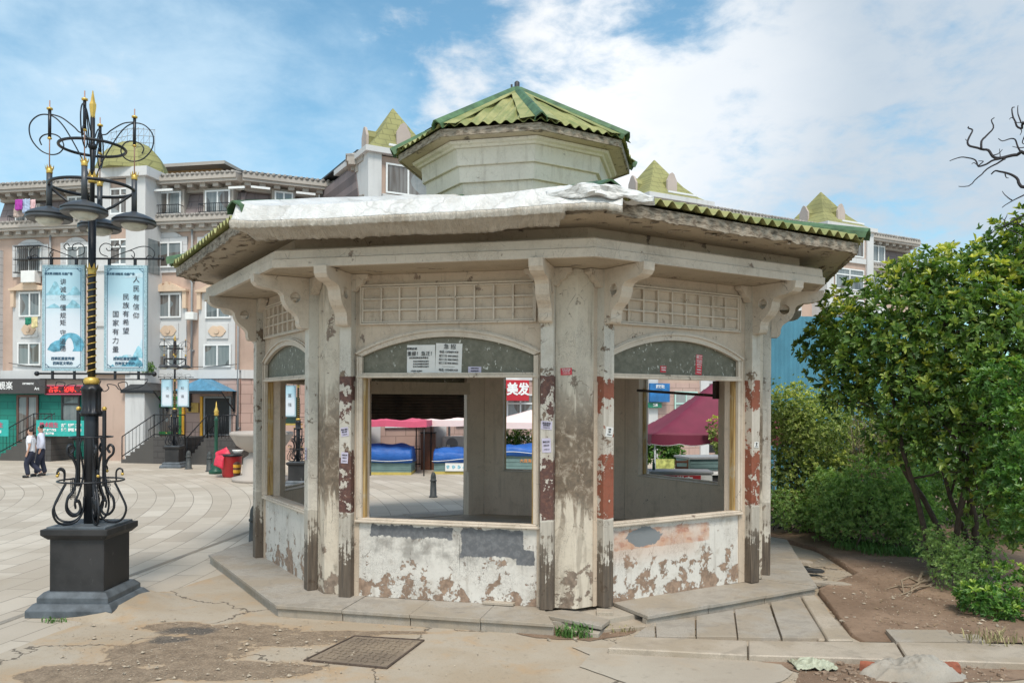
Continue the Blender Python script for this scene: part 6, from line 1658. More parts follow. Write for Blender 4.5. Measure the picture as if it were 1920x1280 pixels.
# dark green pub-style sign on a post, seen through the left window
root = thing('post_sign', 'dark green arched sign with orange lettering on a green post behind the left window', 'sign', (-7.55, 26.6, 0), R(-8))
mb = MB(); mb.lathe([(.09, 0), (.09, .2), (.065, .25), (.065, 1.9)], 12); mb.build('post', M_greenp, root)
mb = MB(); pts = [(-.62, 1.92), (.62, 1.92), (.62, 2.75)]+[(x, z) for x, z in reversed(arc(.40, 2.80, 3.12, 12))]+[(-.62, 2.75)]; mb.prism(pts, -.07, .07); mb.build('board', M_darkg, root)
text_lines([('俄罗斯风', .27, 0, 2.42), ('Kasyar', .20, 0, 2.16)], M_orange, root, y=-.08, bold=.006)
mb = MB()
for k in range(10):
    a = 2*math.pi*k/10; mb.prism([(.14*math.cos(a-.16), 2.84+.14*math.sin(a-.16)), (.19*math.cos(a), 2.84+.19*math.sin(a)), (.14*math.cos(a+.16), 2.84+.14*math.sin(a+.16)), (.05*math.cos(a), 2.84+.05*math.sin(a))], -.085, -.071)
mb.build('sun_emblem', M_orange, root)
mb = MB(); mb.box(-.70, .70, -.1, .1, 1.86, 1.915); mb.build('gilt_ledge', M_gold, root)
# market stalls ---------------------------------------------------
def stall(x0, x1, y0, y1, label, h=.52, tarp_h=.62, tlabel='', extra=None, board=None):
    cx, cy, W_, D_ = (x0+x1)/2, (y0+y1)/2, x1-x0, y1-y0
    root = thing('market_stall', label, 'stall', (cx, cy, 0), 0, 'closed market stalls')
    mb = MB(); mb.box(-W_/2, W_/2, -D_/2, D_/2, 0, .10); mb.build('base', M_stally, root)
    mb = MB(); n = 5
    for i in range(n): mb.box(-W_/2+.01, W_/2-.01, -D_/2+.01-(.012 if i % 2 else 0), D_/2-.01, .101+(h-.1)*i/n, .10+(h-.1)*(i+1)/n-.012)
    mb.box(-W_/2+.02, W_/2-.02, -D_/2+.02, D_/2-.02, .101, h-.001)
    mb.build('ribbed_board', board or M_stallg, root)
    if tarp_h:
        def fn(p, q):
            # loop round the cross-section: q 0..1 front bottom -> top -> back bottom
            a = math.pi*q; x = (p-.5)*(W_+.10); e = 1-abs(2*p-1)**6
            yy = -math.cos(a)*(D_/2+.06); z = h-.06+tarp_h*(math.sin(a)**.45 if 0 < q < 1 else 0)*(.86+.14*e)
            if p in (0, 1): z = h-.06+(z-h+.06)*.0; x = (p-.5)*(W_+.06)
            elif p < .05 or p > .95: x = (p-.5)*(W_+.10)
            k = noise.noise(Vector((x*3, z*6, cx)))*.045+(.5-abs(noise.noise(Vector((x*.8, z*9, cx+9)))))*.07-.02+noise.noise(Vector((x*1.3, yy, cx+3)))*.07
            return (x, yy-abs(k)*.5, z+k*(1 if 0 < q < 1 else .5))
        mb = MB(); mb.grid(fn, 44, 26); o = mb.build('blue_tarpaulin', M_blue, recalc=False, solid=.01); o.location = (cx, cy, 0); tag(o, tlabel, 'tarpaulin', 'blue tarpaulins over the market stalls')
        mb = MB()
        mb.tube([((p-.5)*(W_+.12), -D_/2-.09-.01*math.sin(p*20), h+.05+.05*math.sin(p*5+cx)) for p in [i/20 for i in range(21)]], .012, 4); q = mb.build('white_rope', M_frame, o)
    return root
stall(-6.2, -3.62, 29.3, 30.6, 'grey-green ribbed stall under a blue tarpaulin, left in the kiosk doorway', .50, .66, 'smooth blue tarpaulin over the left stall in the doorway')
s2 = stall(-2.85, -.9, 29.7, 31.0, 'stall with white and turquoise poster, right in the kiosk doorway', .48, .52, 'blue tarpaulin over the stall with the turquoise poster')
mb = MB(); mb.box(-.55, .95, -.70, -.68, .12, .44); pp = mb.build('poster', M_white, s2)
mb = MB()
for i in range(7):
    x = -.45+i*.2; mb.prism([(x+.06*math.cos(t)*(1+.3*math.sin(3*t+i)), .27+.07*math.sin(t)) for t in [2*math.pi*k/9 for k in range(9)]], -.706, -.701)
mb.build('turquoise_picture', M_mt1, pp)
s3 = stall(-.35, 1.6, 29.0, 30.2, 'grey-green ribbed stall with orange lettering, seen in the narrow back window', .78, .42, 'crumpled dark blue tarpaulin over the stall in the narrow back window')
text_lines([('大连海产品干货', .14, .15, .55)], M_orange, s3, y=-.62)
def canopy(cx, cy, W_, D_, z, rise, mat, label, grp, drop=.22, scallop=0, concave=0, pole=M_iron, edge=None):
    root = thing('canopy_tent', label, 'canopy', (cx, cy, 0), 0, grp)
    mb = MB(); N = 24
    def top(p, q):
        x, y = (p-.5)*2, (q-.5)*2; m_ = max(abs(x), abs(y)); t_ = 1-m_
        return (x*W_/2, y*D_/2, z+rise*(t_**(1+concave))+noise.noise(Vector((x*2+cx, y*2, 1)))*.03*min(1, m_*2)-.04*(1-min(abs(x), abs(y)))*(m_ > .9))
    mb.grid(top, N, N)
    mb.build('canopy_top', mat, root, recalc=False, solid=.008)
    mb = MB(); path = []
    per = []
    for (ax, ay, bx, by) in ((-1, -1, 1, -1), (1, -1, 1, 1), (1, 1, -1, 1), (-1, 1, -1, -1)):
        for i in range(30): t_ = i/30; per.append(((ax+(bx-ax)*t_)*W_/2, (ay+(by-ay)*t_)*D_/2, i))
    per.append(per[0]); vs = []
    for i, (x, y, k) in enumerate(per):
        zt = z+noise.noise(Vector((x*2/W_*2+cx, y*2/D_*2, 1)))*.03-.02; sc = scallop*abs(math.sin(i*math.pi/5)); vs += [(x*1.004, y*1.004, zt+.01), (x*1.012, y*1.012, zt-drop-sc)]
    mb.add(vs, [(2*i, 2*i+2, 2*i+3, 2*i+1) for i in range(len(per)-1)]); mb.build('valance', mat, root, recalc=False, solid=.008)
    if edge:
        mb = MB(); mb.tube([Vector(vs[2*i+1]) for i in range(len(per))], .012, 4); mb.build('white_piping', edge, root)
    for sx in (-1, 1):
        for sy in (-1, 1):
            mb = MB(); mb.tube([(sx*W_/2*.96, sy*D_/2*.96, 0), (sx*W_/2*.96, sy*D_/2*.96, z)], .022, 6); mb.build('pole', pole, root)
    return root
canopy(-4.9, 30.2, 3.7, 2.6, 1.96, .16, M_rose, 'rose-red canopy over the left stall in the doorway', 'canopies over the stalls', .20)
canopy(-2.1, 32.0, 3.2, 2.2, 1.95, .34, M_pinkw, 'pale pink canopy behind the rose-red canopy', 'canopies over the stalls', .22)
canopy(.72, 31.2, 3.0, 2.6, 1.90, .45, M_pinkw, 'pale pink pointed canopy in the narrow back window', 'canopies over the stalls', .22)
canopy(3.9, 33.5, 3.0, 2.6, 1.75, .55, M_pinkw, 'pale pink canopy behind the left corner of the maroon tent', 'canopies over the stalls', .22)
canopy(5.5, 21.6, 4.1, 3.2, 1.86, 1.45, M_maroon, 'maroon tent with scalloped white-edged valance seen through the right window', None, .20, .05, .25, M_frame, M_frame)
# fence by the wall, air conditioner, barrels
root = thing('iron_fence', 'black iron fence behind the stalls in the kiosk doorway', 'fence', (-2.9, 32.9, 0), R(20))
mb = MB()
for z in (.15, .75): mb.box(-2.2, 2.2, -.015, .015, z-.02, z+.02)
mb.build('rail', M_iron, root)
mb = MB()
for i in range(37): mb.tube([(-2.2+i*.122, 0, .02), (-2.2+i*.122, 0, .82)], .012, 4)
q = mb.build('bar', M_iron, root)
mb = MB(); mb.box(-2.25, -2.15, -.05, .05, 0, .9); mb.build('fence_post', M_frame, root)
mb = MB(); mb.box(.3, .4, -.05, .05, 0, .9); mb.build('fence_post', M_frame, root)
root = thing('air_conditioner', 'white air conditioner outdoor unit beside the doorway canopy', 'air conditioner', (-2.35, 33.2, .62), R(22))
mb = MB(); mb.box(-.42, .42, 0, .3, .0, .62); mb.build('casing', M_white, root, bevel=.02)
mb = MB(); mb.lathe([(.04, 0), (.24, .0), (.25, .02), (.22, .03), (.04, .025)], 20, M=Matrix.Translation((-.1, -.001, .31)) @ Matrix.Rotation(R(90), 4, 'X')); mb.build('fan_grille', M_grey, root)
root = thing('metal_cabinet', 'brown metal cabinet standing beside the air conditioner', 'cabinet', (-3.25, 31.7, 0)); mb = MB(); mb.box(-.28, .28, -.2, .2, 0, 1.42); mb.build('body', M_brown, root, bevel=.02); mb = MB(); mb.box(-.3, .3, -.22, .22, 1.421, 1.46); mb.build('top', M_dkgrey, root)
# things under the maroon tent
root = thing('drinks_freezer', 'white chest freezer with red label under the maroon tent', 'freezer', (3.95, 19.2, 0), R(-4))
mb = MB(); mb.box(-.72, .72, -.35, .35, .05, 1.0); mb.build('cabinet', M_white, root, bevel=.03); mb = MB(); mb.box(-.74, .74, -.37, .37, 1.001, 1.06); mb.build('lid', M_grey, root, bevel=.01)
mb = MB(); mb.box(-.70, .45, -.36, -.351, .70, .97); lbp = mb.build('red_label', M_red, root); text_lines([('雪糕店', .19, -.02, .84)], M_txtw, lbp, y=-.364, bold=.008)
root = thing('grey_counter', 'grey counter box right of the white freezer', 'counter', (5.05, 19.9, 0)); mb = MB(); mb.box(-.5, .5, -.4, .4, 0, .92); mb.build('body', M_dkgrey, root, bevel=.01); mb = MB(); mb.box(-.95, .55, -.45, .45, .921, .965); mb.build('counter_top', M_white, root)
root = thing('bottle', 'green bottle standing on the white freezer', 'bottle', (3.35, 19.2, 1.06)); mb = MB(); mb.lathe([(.035, 0), (.035, .14), (.013, .19), (.013, .25)], 10); mb.build('glass', M_greenp, root); mb = MB(); mb.lathe([(.014, .25), (.014, .265)], 8); mb.build('cap', M_gold, root)
root = thing('ribbed_stall', 'grey-green ribbed stall under the right part of the maroon tent', 'stall', (6.2, 24.6, 0), R(12)); 
mb = MB()
for i in range(7): mb.box(-1.1, 1.1, -.5-(.015 if i % 2 else 0), .5, .05+.135*i, .05+.135*(i+1)-.02)
mb.box(-1.08, 1.08, -.48, .48, .05, .98); mb.build('ribbed_board', M_stallg, root); mb = MB(); mb.box(-1.15, 1.15, -.55, .55, .99, 1.05); mb.build('top', M_grey, root)
root = thing('folding_chair', 'brown wooden chair standing left of the ribbed stall', 'chair', (5.0, 23.6, 0), R(10))
mb = MB(); mb.box(-.2, .2, -.2, .2, .43, .46); mb.build('seat', M_brown, root)
for sx in (-1, 1):
    for (y_, h_) in ((-.18, .43), (.18, .98)): mb = MB(); mb.box(sx*.18-.018, sx*.18+.018, y_-.018, y_+.018, 0, h_); mb.build('leg', M_brown, root)
mb = MB()
for z in (.60, .75, .92): mb.box(-.162, .162, .165, .195, z-.03, z+.03)
mb.build('backrest', M_brown, root)
root = thing('black_chair', 'black chair at the right edge under the maroon tent', 'chair', (5.25, 18.9, 0), R(-20)); mb = MB(); mb.box(-.24, .24, -.24, .24, .42, .50); mb.build('seat', M_iron, root, bevel=.02); mb = MB(); mb.box(-.24, .24, .2, .28, .5, 1.1); mb.build('backrest', M_iron, root, bevel=.03)
for sx in (-1, 1):
    for sy in (-1, 1): mb = MB(); mb.tube([(sx*.2, sy*.2, 0), (sx*.2, sy*.2, .42)], .02, 6); mb.build('leg', M_iron, root)
root = thing('poster_stand', 'yellow and green poster stand left of the brown chair', 'poster', (4.6, 24.5, 0), R(8)); mb = MB(); mb.box(-.3, .3, -.02, .02, .25, .95); mb.build('poster', simple('yellow_poster', (.55, .58, .18), .6, 0, .5, 7), root); mb = MB(); mb.box(-.28, -.25, -.02, .02, 0, .25); mb.box(.25, .28, -.02, .02, 0, .25); mb.build('leg', M_iron, root)
root = thing('poster_stand', 'pale blue poster stand among the potted plants', 'poster', (4.25, 27.5, 0), R(8)); mb = MB(); mb.box(-.25, .25, -.02, .02, .2, 1.5); mb.build('poster', simple('pale_blue_poster', (.40, .55, .62), .6, 0, .4, 7), root); mb = MB(); mb.box(-.2, .2, -.03, .03, 0, .2); mb.build('foot', M_iron, root)
# tall blue corrugated hoarding
root = thing('corrugated_hoarding', 'tall blue corrugated metal hoarding behind the shrubs', 'hoarding', (7.2, 24.0, 0), R(14))
mb = MB(); n = 90; vs = []
for i in range(n+1):
    x = i*.075; y = (.0, .035, .035, .0)[i % 4]; vs += [(x, y, 0), (x, y, 5.25)]
mb.add(vs, [(2*i, 2*i+2, 2*i+3, 2*i+1) for i in range(n)]); mb.build('corrugated_sheet', M_bluefence, root, recalc=False, solid=.01)
mb = MB(); mb.box(0, n*.075, .05, .12, 5.1, 5.2); mb.build('rail', M_dkgrey, root)
# ---------------------------------------------------------------- plants
def leafmat(name, dark, mid, bright, rough=.38, trans=.25):
    m, t, b = material(name); a = t.attr('tint')
    g = t.geo(); n = t.noise(g, 3, 4, .6)
    c = t.ramp(t.m('ADD', a, t.m('MULTIPLY', t.m('SUBTRACT', n, .5), .25)), [(0, dark), (.45, mid), (.80, tuple((q*.6+r_*.4) for q, r_ in zip(mid, bright))), (1, bright)])
    P(b, c, rough)
    tr = t.new('ShaderNodeBsdfTranslucent'); t.put(tr.inputs[0], t.mix(1, c, (1.3, 1.5, .6), 'MULTIPLY'))
    mx = t.new('ShaderNodeMixShader'); mx.inputs[0].default_value = trans
    t.l.new(b.outputs[0], mx.inputs[1]); t.l.new(tr.outputs[0], mx.inputs[2])
    t.l.new(mx.outputs[0], t.n['Material Output'].inputs[0]); return m
M_leafA = leafmat('glossy_leaf', (.045, .095, .026), (.15, .265, .06), (.70, .66, .13), .36, .3)
M_leafB = leafmat('soft_green_leaf', (.13, .22, .08), (.36, .53, .20), (.58, .64, .22), .5, .35)
M_leafC = leafmat('olive_leaf', (.11, .155, .05), (.33, .41, .13), (.68, .68, .20), .5, .3)
M_leafD = leafmat('bright_leaf', (.04, .11, .025), (.12, .26, .06), (.40, .52, .10), .4, .35)
M_leafE = leafmat('dark_hedge_leaf', (.045, .095, .03), (.13, .24, .06), (.28, .38, .10), .5, .2)
M_bark = simple('grey_brown_bark', (.085, .065, .05), .85, 0, .35, 14, .4)
M_deadbark = simple('dark_dead_bark', (.022, .018, .022), .8, 0, .3, 14, .3)
M_twig = simple('pale_dry_twig', (.26, .20, .14), .85, 0, .3, 20)
def E(px, py, Y, rx, ry, rz): p = at(px, py, Y); return (p.x, p.y, p.z, rx, ry, rz)
def foliage(name, parent, ells, n, L, mat, seed, per=8, ratio=.42, shell=.72, yellow=.0, up=.5, jitter=.0, spread=.9, zmin=.05):
    """rosettes of folded leaves spread through the crown's volume"""
    rg = np.random.default_rng(seed); E_ = np.array(ells); w_ = (E_[:, 3]*E_[:, 5]); w_ = w_/w_.sum()
    k = rg.choice(len(E_), n, p=w_); d = rg.normal(size=(n, 3)); d /= np.linalg.norm(d, axis=1)[:, None]
    r_ = np.where(rg.random(n) < shell, rg.uniform(.80, 1.04, n), rg.uniform(.25, .8, n))
    # lumpy outline
    lump = np.array([noise.noise(Vector((float(a)*2.1+k_*3.1, float(b)*2.1, float(c)*2.1+seed))) for (a, b, c), k_ in zip(d, k)])
    lump2 = np.array([noise.noise(Vector((float(a)*5+k_, float(b)*5, float(c)*5+seed+9))) for (a, b, c), k_ in zip(d, k)])
    r_ = r_*(1+.38*lump+.22*lump2)
    P0 = E_[k, :3]+d*r_[:, None]*E_[k, 3:6]
    keep = P0[:, 2] > zmin
    P0, d, k, lump2 = P0[keep], d[keep], k[keep], lump2[keep]; n = len(P0)
    ax = d*1.0+np.array([0, 0, up]); ax /= np.linalg.norm(ax, axis=1)[:, None]
    cl = rg.random(n)
    ztop = E_[k, 2]+E_[k, 5]*.35
    high = np.clip((P0[:, 2]-ztop)/(E_[k, 5]*.7), 0, 1)
    m_ = n*per; A = np.repeat(ax, per, 0); C_ = np.repeat(P0, per, 0)
    v = rg.normal(size=(m_, 3)); v -= (v*A).sum(1)[:, None]*A; v /= np.linalg.norm(v, axis=1)[:, None]
    th = rg.uniform(.35, 1.35, m_)*spread
    D = A*np.cos(th)[:, None]+v*np.sin(th)[:, None]+np.array([0, 0, -.12]); D /= np.linalg.norm(D, axis=1)[:, None]
    S = np.cross(D, A); S /= (np.linalg.norm(S, axis=1)[:, None]+1e-6); Nn = np.cross(S, D)
    l = L*rg.uniform(.6, 1.2, m_)*np.repeat(rg.uniform(.65, 1.3, n), per); wd = l*ratio/2
    base = C_+D*(l*.12)[:, None]-A*(rg.random(m_)*L*jitter)[:, None]
    mid = base+D*(l*.5)[:, None]
    V = np.empty((m_, 6, 3)); fold = Nn*(l*.10)[:, None]
    V[:, 0] = base; V[:, 1] = base+D*(l*.38)[:, None]+S*wd[:, None]+fold; V[:, 2] = base+D*(l*.75)[:, None]+S*(wd*.75)[:, None]+fold
    V[:, 3] = base+D*l[:, None]-Nn*(l*.10)[:, None]; V[:, 4] = base+D*(l*.75)[:, None]-S*(wd*.75)[:, None]+fold; V[:, 5] = base+D*(l*.38)[:, None]-S*wd[:, None]+fold
    me = bpy.data.meshes.new(name); me.vertices.add(m_*6); me.vertices.foreach_set('co', V.reshape(-1).astype(np.float32))
    idx = np.arange(m_)[:, None]*6
    fc = np.concatenate([idx+np.array([[0, 1, 2, 3]]), idx+np.array([[0, 3, 4, 5]])], 1).reshape(-1)
    nf = m_*2; me.loops.add(nf*4); me.loops.foreach_set('vertex_index', fc.astype(np.int32))
    me.polygons.add(nf); me.polygons.foreach_set('loop_start', (np.arange(nf)*4).astype(np.int32)); me.polygons.foreach_set('loop_total', np.full(nf, 4, np.int32))
    me.update(calc_edges=True)
    at_ = me.attributes.new('tint', 'FLOAT', 'POINT')
    t0 = np.repeat(cl**1.3, per)*.62+rg.random(m_)*.20+.02
    yl = (np.repeat(np.clip(high*1.2, 0, 1)*(.35+.65*(lump2 > -.12))*(cl > .2), per))*yellow*rg.uniform(.6, 1.1, m_)
    at_.data.foreach_set('value', np.repeat(np.clip(t0+yl, 0, 1), 6).astype(np.float32))
    me.materials.append(mat); o = bpy.data.objects.new(name, me); COL.objects.link(o); o.parent = parent
    if parent is not None: o.location = -parent.location
    return o
def branch_mesh(mb, p0, p1, r0, r1, seed, n=7, wob=.08):
    p0, p1 = Vector(p0), Vector(p1); L = (p1-p0).length; pts = []; rs = []
    for i in range(n+1):
        t_ = i/n; p = p0.lerp(p1, t_); q = Vector((noise.noise(Vector((t_*3, seed, 0))), noise.noise(Vector((t_*3, seed, 5))), noise.noise(Vector((t_*3, seed, 9)))))*wob*L*math.sin(math.pi*min(1, t_*1.1)) if 0 < i else Vector((0, 0, 0))
        pts.append(p+q); rs.append(r0+(r1-r0)*t_)
    mb.tube(pts, rs, 6); return pts
def tree(name, label, cat, base, ells, n, L, mat, seed, stems=3, r0=.05, group=None, bark=None, fol='crown', twig=30, **kw):
    root = thing(name, label, cat, base, 0, group)
    b0 = Vector(base); r = random.Random(seed); mb = MB()
    for i in range(stems):
        st = b0+Vector((r.uniform(-1, 1)*.10*stems, r.uniform(-1, 1)*.07*stems, -.03))
        e = ells[i % len(ells)]; tgt = Vector(e[:3])+Vector((0, 0, e[5]*.2))
        pts = branch_mesh(mb, st, tgt, r0*r.uniform(.7, 1.1), r0*.25, seed+i, 10, .07)
        for j in range(3):
            s_ = pts[r.randint(4, 8)]; e2 = r.choice(ells); dd = Vector((r.gauss(0, 1), r.gauss(0, 1), r.gauss(.4, .7))).normalized()
            branch_mesh(mb, s_, Vector((e2[0]+dd.x*e2[3]*.7, e2[1]+dd.y*e2[4]*.7, max(.1, e2[2]+dd.z*e2[5]*.7))), r0*.35, r0*.08, seed+i*7+j, 8, .09)
    for i in range(twig):
        e = r.choice(ells); a = Vector(e[:3])+Vector((r.uniform(-.3, .3)*e[3], r.uniform(-.3, .3)*e[4], -e[5]*.2)); dd = Vector((r.gauss(0, 1), r.gauss(0, 1), r.gauss(.3, .8))).normalized()
        branch_mesh(mb, a, Vector((e[0]+dd.x*e[3]*.95, e[1]+dd.y*e[4]*.95, max(.05, e[2]+dd.z*e[5]*.95))), r0*.15, r0*.04, seed*3+i, 5, .1)
    o = mb.build('trunk' if stems else 'stem', bark or M_bark, root, recalc=False); o.location = -b0
    foliage(fol, root, ells, n, L, mat, seed, **kw); return root
def gz(px, py):
    g = gnd(px, py, .05); return (g[0], g[1], soilz(*g))
# big glossy shrub on the right
bigE = [E(1640, 620, 12.7, 1.05, .95, .88), E(1575, 655, 13.0, .52, .6, .72), E(1765, 590, 12.4, 1.05, 1.0, .95), E(1860, 640, 12.1, 1.15, 1.0, 1.15), E(1715, 735, 12.3, .85, .8, .62), E(1830, 780, 11.9, 1.0, .8, .85), E(1905, 480, 12.3, .62, .7, .72), E(1985, 620, 12.0, 1.1, 1.0, 1.4), E(1720, 515, 12.7, .42, .5, .42), E(1800, 500, 12.5, .48, .5, .42), E(1900, 870, 11.6, .7, .6, .6), E(1590, 740, 12.9, .42, .5, .3), E(1690, 820, 12.6, .55, .5, .38), E(1900, 960, 11.4, .5, .5, .42), E(1960, 480, 12.4, .7, .7, .8)]
tree('glossy_tree', 'tall glossy-leaved shrub with several dark stems and yellow young leaves right of the kiosk', 'tree', gz(1800, 1062), bigE, 6400, .102, M_leafA, 3, stems=7, r0=.062, twig=110, yellow=.62, shell=.66)
tree('hanging_branch_shrub', 'bright green shrub hanging into the right edge in front of the tall glossy tree', 'shrub', gz(1990, 1075), [E(1915, 830, 10.7, .42, .4, .62), E(1895, 720, 11.0, .45, .4, .40), E(1935, 940, 10.5, .38, .35, .45), E(1870, 900, 10.8, .2, .25, .3)], 900, .075, M_leafD, 8, stems=3, r0=.025, yellow=.3, twig=20)
tree('ground_shrub', 'low bright green shrub at the right edge beside the soil', 'shrub', gz(1872, 1150), [E(1860, 1118, 10.0, .38, .3, .20), E(1905, 1090, 10.3, .34, .3, .26), E(1830, 1105, 10.1, .18, .2, .14), E(1900, 1150, 9.8, .25, .2, .14)], 520, .062, M_leafD, 12, stems=4, r0=.012, yellow=.6, twig=14)
tree('feathery_weed', 'feathery blue-green weed at the foot of the tall glossy tree', 'plant', gz(1795, 1095), [E(1795, 1060, 11.3, .28, .35, .34), E(1760, 1020, 12.0, .3, .4, .35), E(1830, 1040, 11.3, .35, .4, .3)], 1500, .034, M_leafB, 14, stems=5, r0=.008, ratio=.28, per=9, twig=24, shell=.5)
tree('feathery_shrub', 'rounded soft green feathery shrub behind the bare soil path', 'shrub', gz(1630, 1020), [E(1640, 930, 14.7, .92, .7, .72), E(1575, 965, 15.0, .55, .6, .45), E(1700, 965, 14.6, .55, .6, .50), E(1740, 900, 15.2, .6, .6, .7), E(1560, 915, 15.6, .4, .5, .4)], 5200, .062, M_leafB, 21, stems=6, r0=.02, ratio=.34, per=9, twig=40, shell=.6, yellow=.25)
tree('olive_shrub', 'tall yellowish shrub growing close behind the right side of the kiosk', 'shrub', gz(1505, 985), [E(1500, 800, 17.0, .85, .8, .95), E(1570, 810, 17.6, .85, .8, .85), E(1480, 900, 16.8, .6, .7, .7), E(1560, 900, 17.2, .8, .7, .7), E(1470, 770, 16.6, .5, .5, .5), E(1510, 800, 16.4, .5, .5, .6)], 6800, .058, M_leafC, 25, stems=6, r0=.03, yellow=.5, shell=.6)
tree('dark_shrub', 'dark green shrub beside the kiosk step under the olive shrub', 'shrub', gz(1478, 992), [E(1475, 950, 16.2, .42, .45, .38), E(1530, 965, 16.3, .45, .4, .32)], 1100, .05, M_leafB, 27, stems=4, r0=.015, yellow=.1)
for i, (es, bx, lb) in enumerate((([E(1690, 800, 18.5, 1.3, 1.0, 1.9), E(1600, 880, 19, 1.2, 1, 1.2)], 1660, 'dark hedge shrub far behind the feathery shrub, left of two'), ([E(1830, 820, 17.5, 1.6, 1.0, 1.9), E(1960, 820, 16.5, 1.5, 1.0, 1.9), E(1900, 950, 15.5, 1.4, .8, .8)], 1860, 'dark hedge shrub behind the stems of the tall glossy tree'))):
    tree('dark_hedge', lb, 'hedge', gz(bx, 985), es, 3600, .085, M_leafE, 31+i, stems=5, r0=.04, shell=.7, yellow=.1, group='dark hedge shrubs')
# dry twiggy bush
root = thing('dry_bush', 'bare pale dry twigs of a dead bush between the green shrubs', 'dead bush', gz(1640, 1000)); mb = MB(); r = random.Random(4); b0 = Vector(root.location)
for i in range(46):
    tgt = at(r.uniform(1575, 1720), r.uniform(740, 880), r.uniform(15.2, 16.4)); st = b0+Vector((r.uniform(-.2, .2), r.uniform(.6, .9), 0)); pts = branch_mesh(mb, st, tgt, .012, .004, i, 8, .08)
    for j in range(4): p = pts[r.randint(4, 8)]; branch_mesh(mb, p, p+Vector((r.gauss(0, .2), r.gauss(0, .2), r.uniform(.05, .3))), .005, .002, i*9+j, 4, .1)
o = mb.build('twigs', M_twig, root, recalc=False); o.location = -b0
# dead tree reaching in from the right
def zp(pts, Y): return [at(1760+x/4.925, 180+y/4.925, Y+i*.05) for i, (x, y) in enumerate(pts)]
root = thing('dead_tree', 'leafless dead tree with crooked black twigs reaching in at the upper right', 'tree', (8.9, 12.2, .05)); b0 = Vector(root.location); mb = MB()
hub = at(1990, 330, 12.3)
mb.tube([b0+Vector((0, 0, -.05)), b0+Vector((-.05, 0, 2)), b0+Vector((-.15, .05, 3.6)), hub+Vector((.3, 0, -.8)), hub], [.13, .11, .09, .07, .05], 8)
up = hub+Vector((.15, 0, 1.0)); mb.tube([hub, up, up+Vector((-.1, 0, .6))], [.045, .03, .015], 6)
for pts, r0, src in (([(788, 490), (700, 500), (600, 525), (530, 535), (480, 520), (440, 465), (370, 455), (270, 430), (245, 395), (265, 330), (290, 285), (255, 265), (252, 250)], .026, hub), ([(375, 450), (378, 380), (420, 330), (485, 260), (465, 185), (490, 165)], .016, None),
    ([(600, 530), (500, 550), (420, 590), (345, 610), (320, 560), (260, 540), (190, 530), (140, 540), (80, 562)], .014, None), ([(600, 540), (520, 585), (430, 635), (350, 710), (260, 795), (165, 795)], .012, None),
    ([(788, 800), (730, 775), (700, 720), (630, 680), (560, 665), (500, 655), (465, 685)], .026, hub), ([(788, 870), (680, 920), (570, 990)], .012, hub), ([(665, 922), (610, 890), (570, 840)], .008, None),
    ([(788, 490), (740, 480), (710, 430), (690, 370), (650, 350), (570, 375), (525, 352)], .014, None), ([(788, 230), (750, 260), (700, 235), (680, 180), (655, 120), (655, 70), (675, 62)], .018, hub), ([(788, 225), (740, 205), (710, 130), (715, 50)], .012, None),
    ([(788, 300), (760, 350), (750, 390), (788, 410)], .009, None), ([(680, 180), (650, 160), (625, 175)], .007, None), ([(550, 540), (548, 500), (546, 450)], .007, None), ([(490, 510), (540, 485), (570, 460)], .007, None), ([(345, 610), (395, 570), (345, 565)], .008, None), ([(345, 600), (310, 575), (285, 590)], .006, None),
    ([(590, 680), (605, 710), (625, 715)], .008, None), ([(700, 240), (745, 280), (730, 325)], .007, None), ([(788, 430), (720, 435), (660, 425)], .007, None), ([(788, 210), (740, 205), (675, 210)], .007, None), ([(245, 395), (240, 375), (225, 362)], .006, None),
    ([(860, 1040), (720, 1090), (600, 1160), (530, 1185), (480, 1225), (450, 1270)], .012, at(1985, 420, 12.1)), ([(600, 1160), (595, 1110), (550, 1088)], .007, None), ([(595, 1110), (618, 1050)], .006, None), ([(720, 1230), (650, 1200), (605, 1185), (600, 1160)], .008, None), ([(800, 1170), (720, 1140), (690, 1085), (640, 1090)], .008, None), ([(720, 1140), (670, 1150), (640, 1168)], .006, None)):
    q = zp(pts, 11.9); 
    if src is not None: q = [src]+q
    q = smooth_curve(q, 3); m_ = len(q)
    q = [p+Vector((noise.noise(p*9), 0, noise.noise(p*9+Vector((5, 0, 0)))))*.014 for p in q]
    mb.tube(q, [r0*(1-.72*i/(m_-1))+.002 for i in range(m_)], 5)
for s_ in (): pass
o = mb.build('trunk', M_deadbark, root, recalc=False); o.location = -b0
# roots of the big shrub
mb = MB(); r = random.Random(9)
for i in range(7):
    a = gz(1748+r.uniform(-18, 25), 1075+r.uniform(-6, 22)); b = gz(1690+r.uniform(-30, 40), 1108+r.uniform(-18, 12)); branch_mesh(mb, (a[0], a[1], a[2]+.03), (b[0], b[1], b[2]), .022, .006, i, 7, .12)
tag(mb.build('exposed_roots', M_twig, None, recalc=False), 'pale exposed roots on the bare soil at the shrub', 'roots')
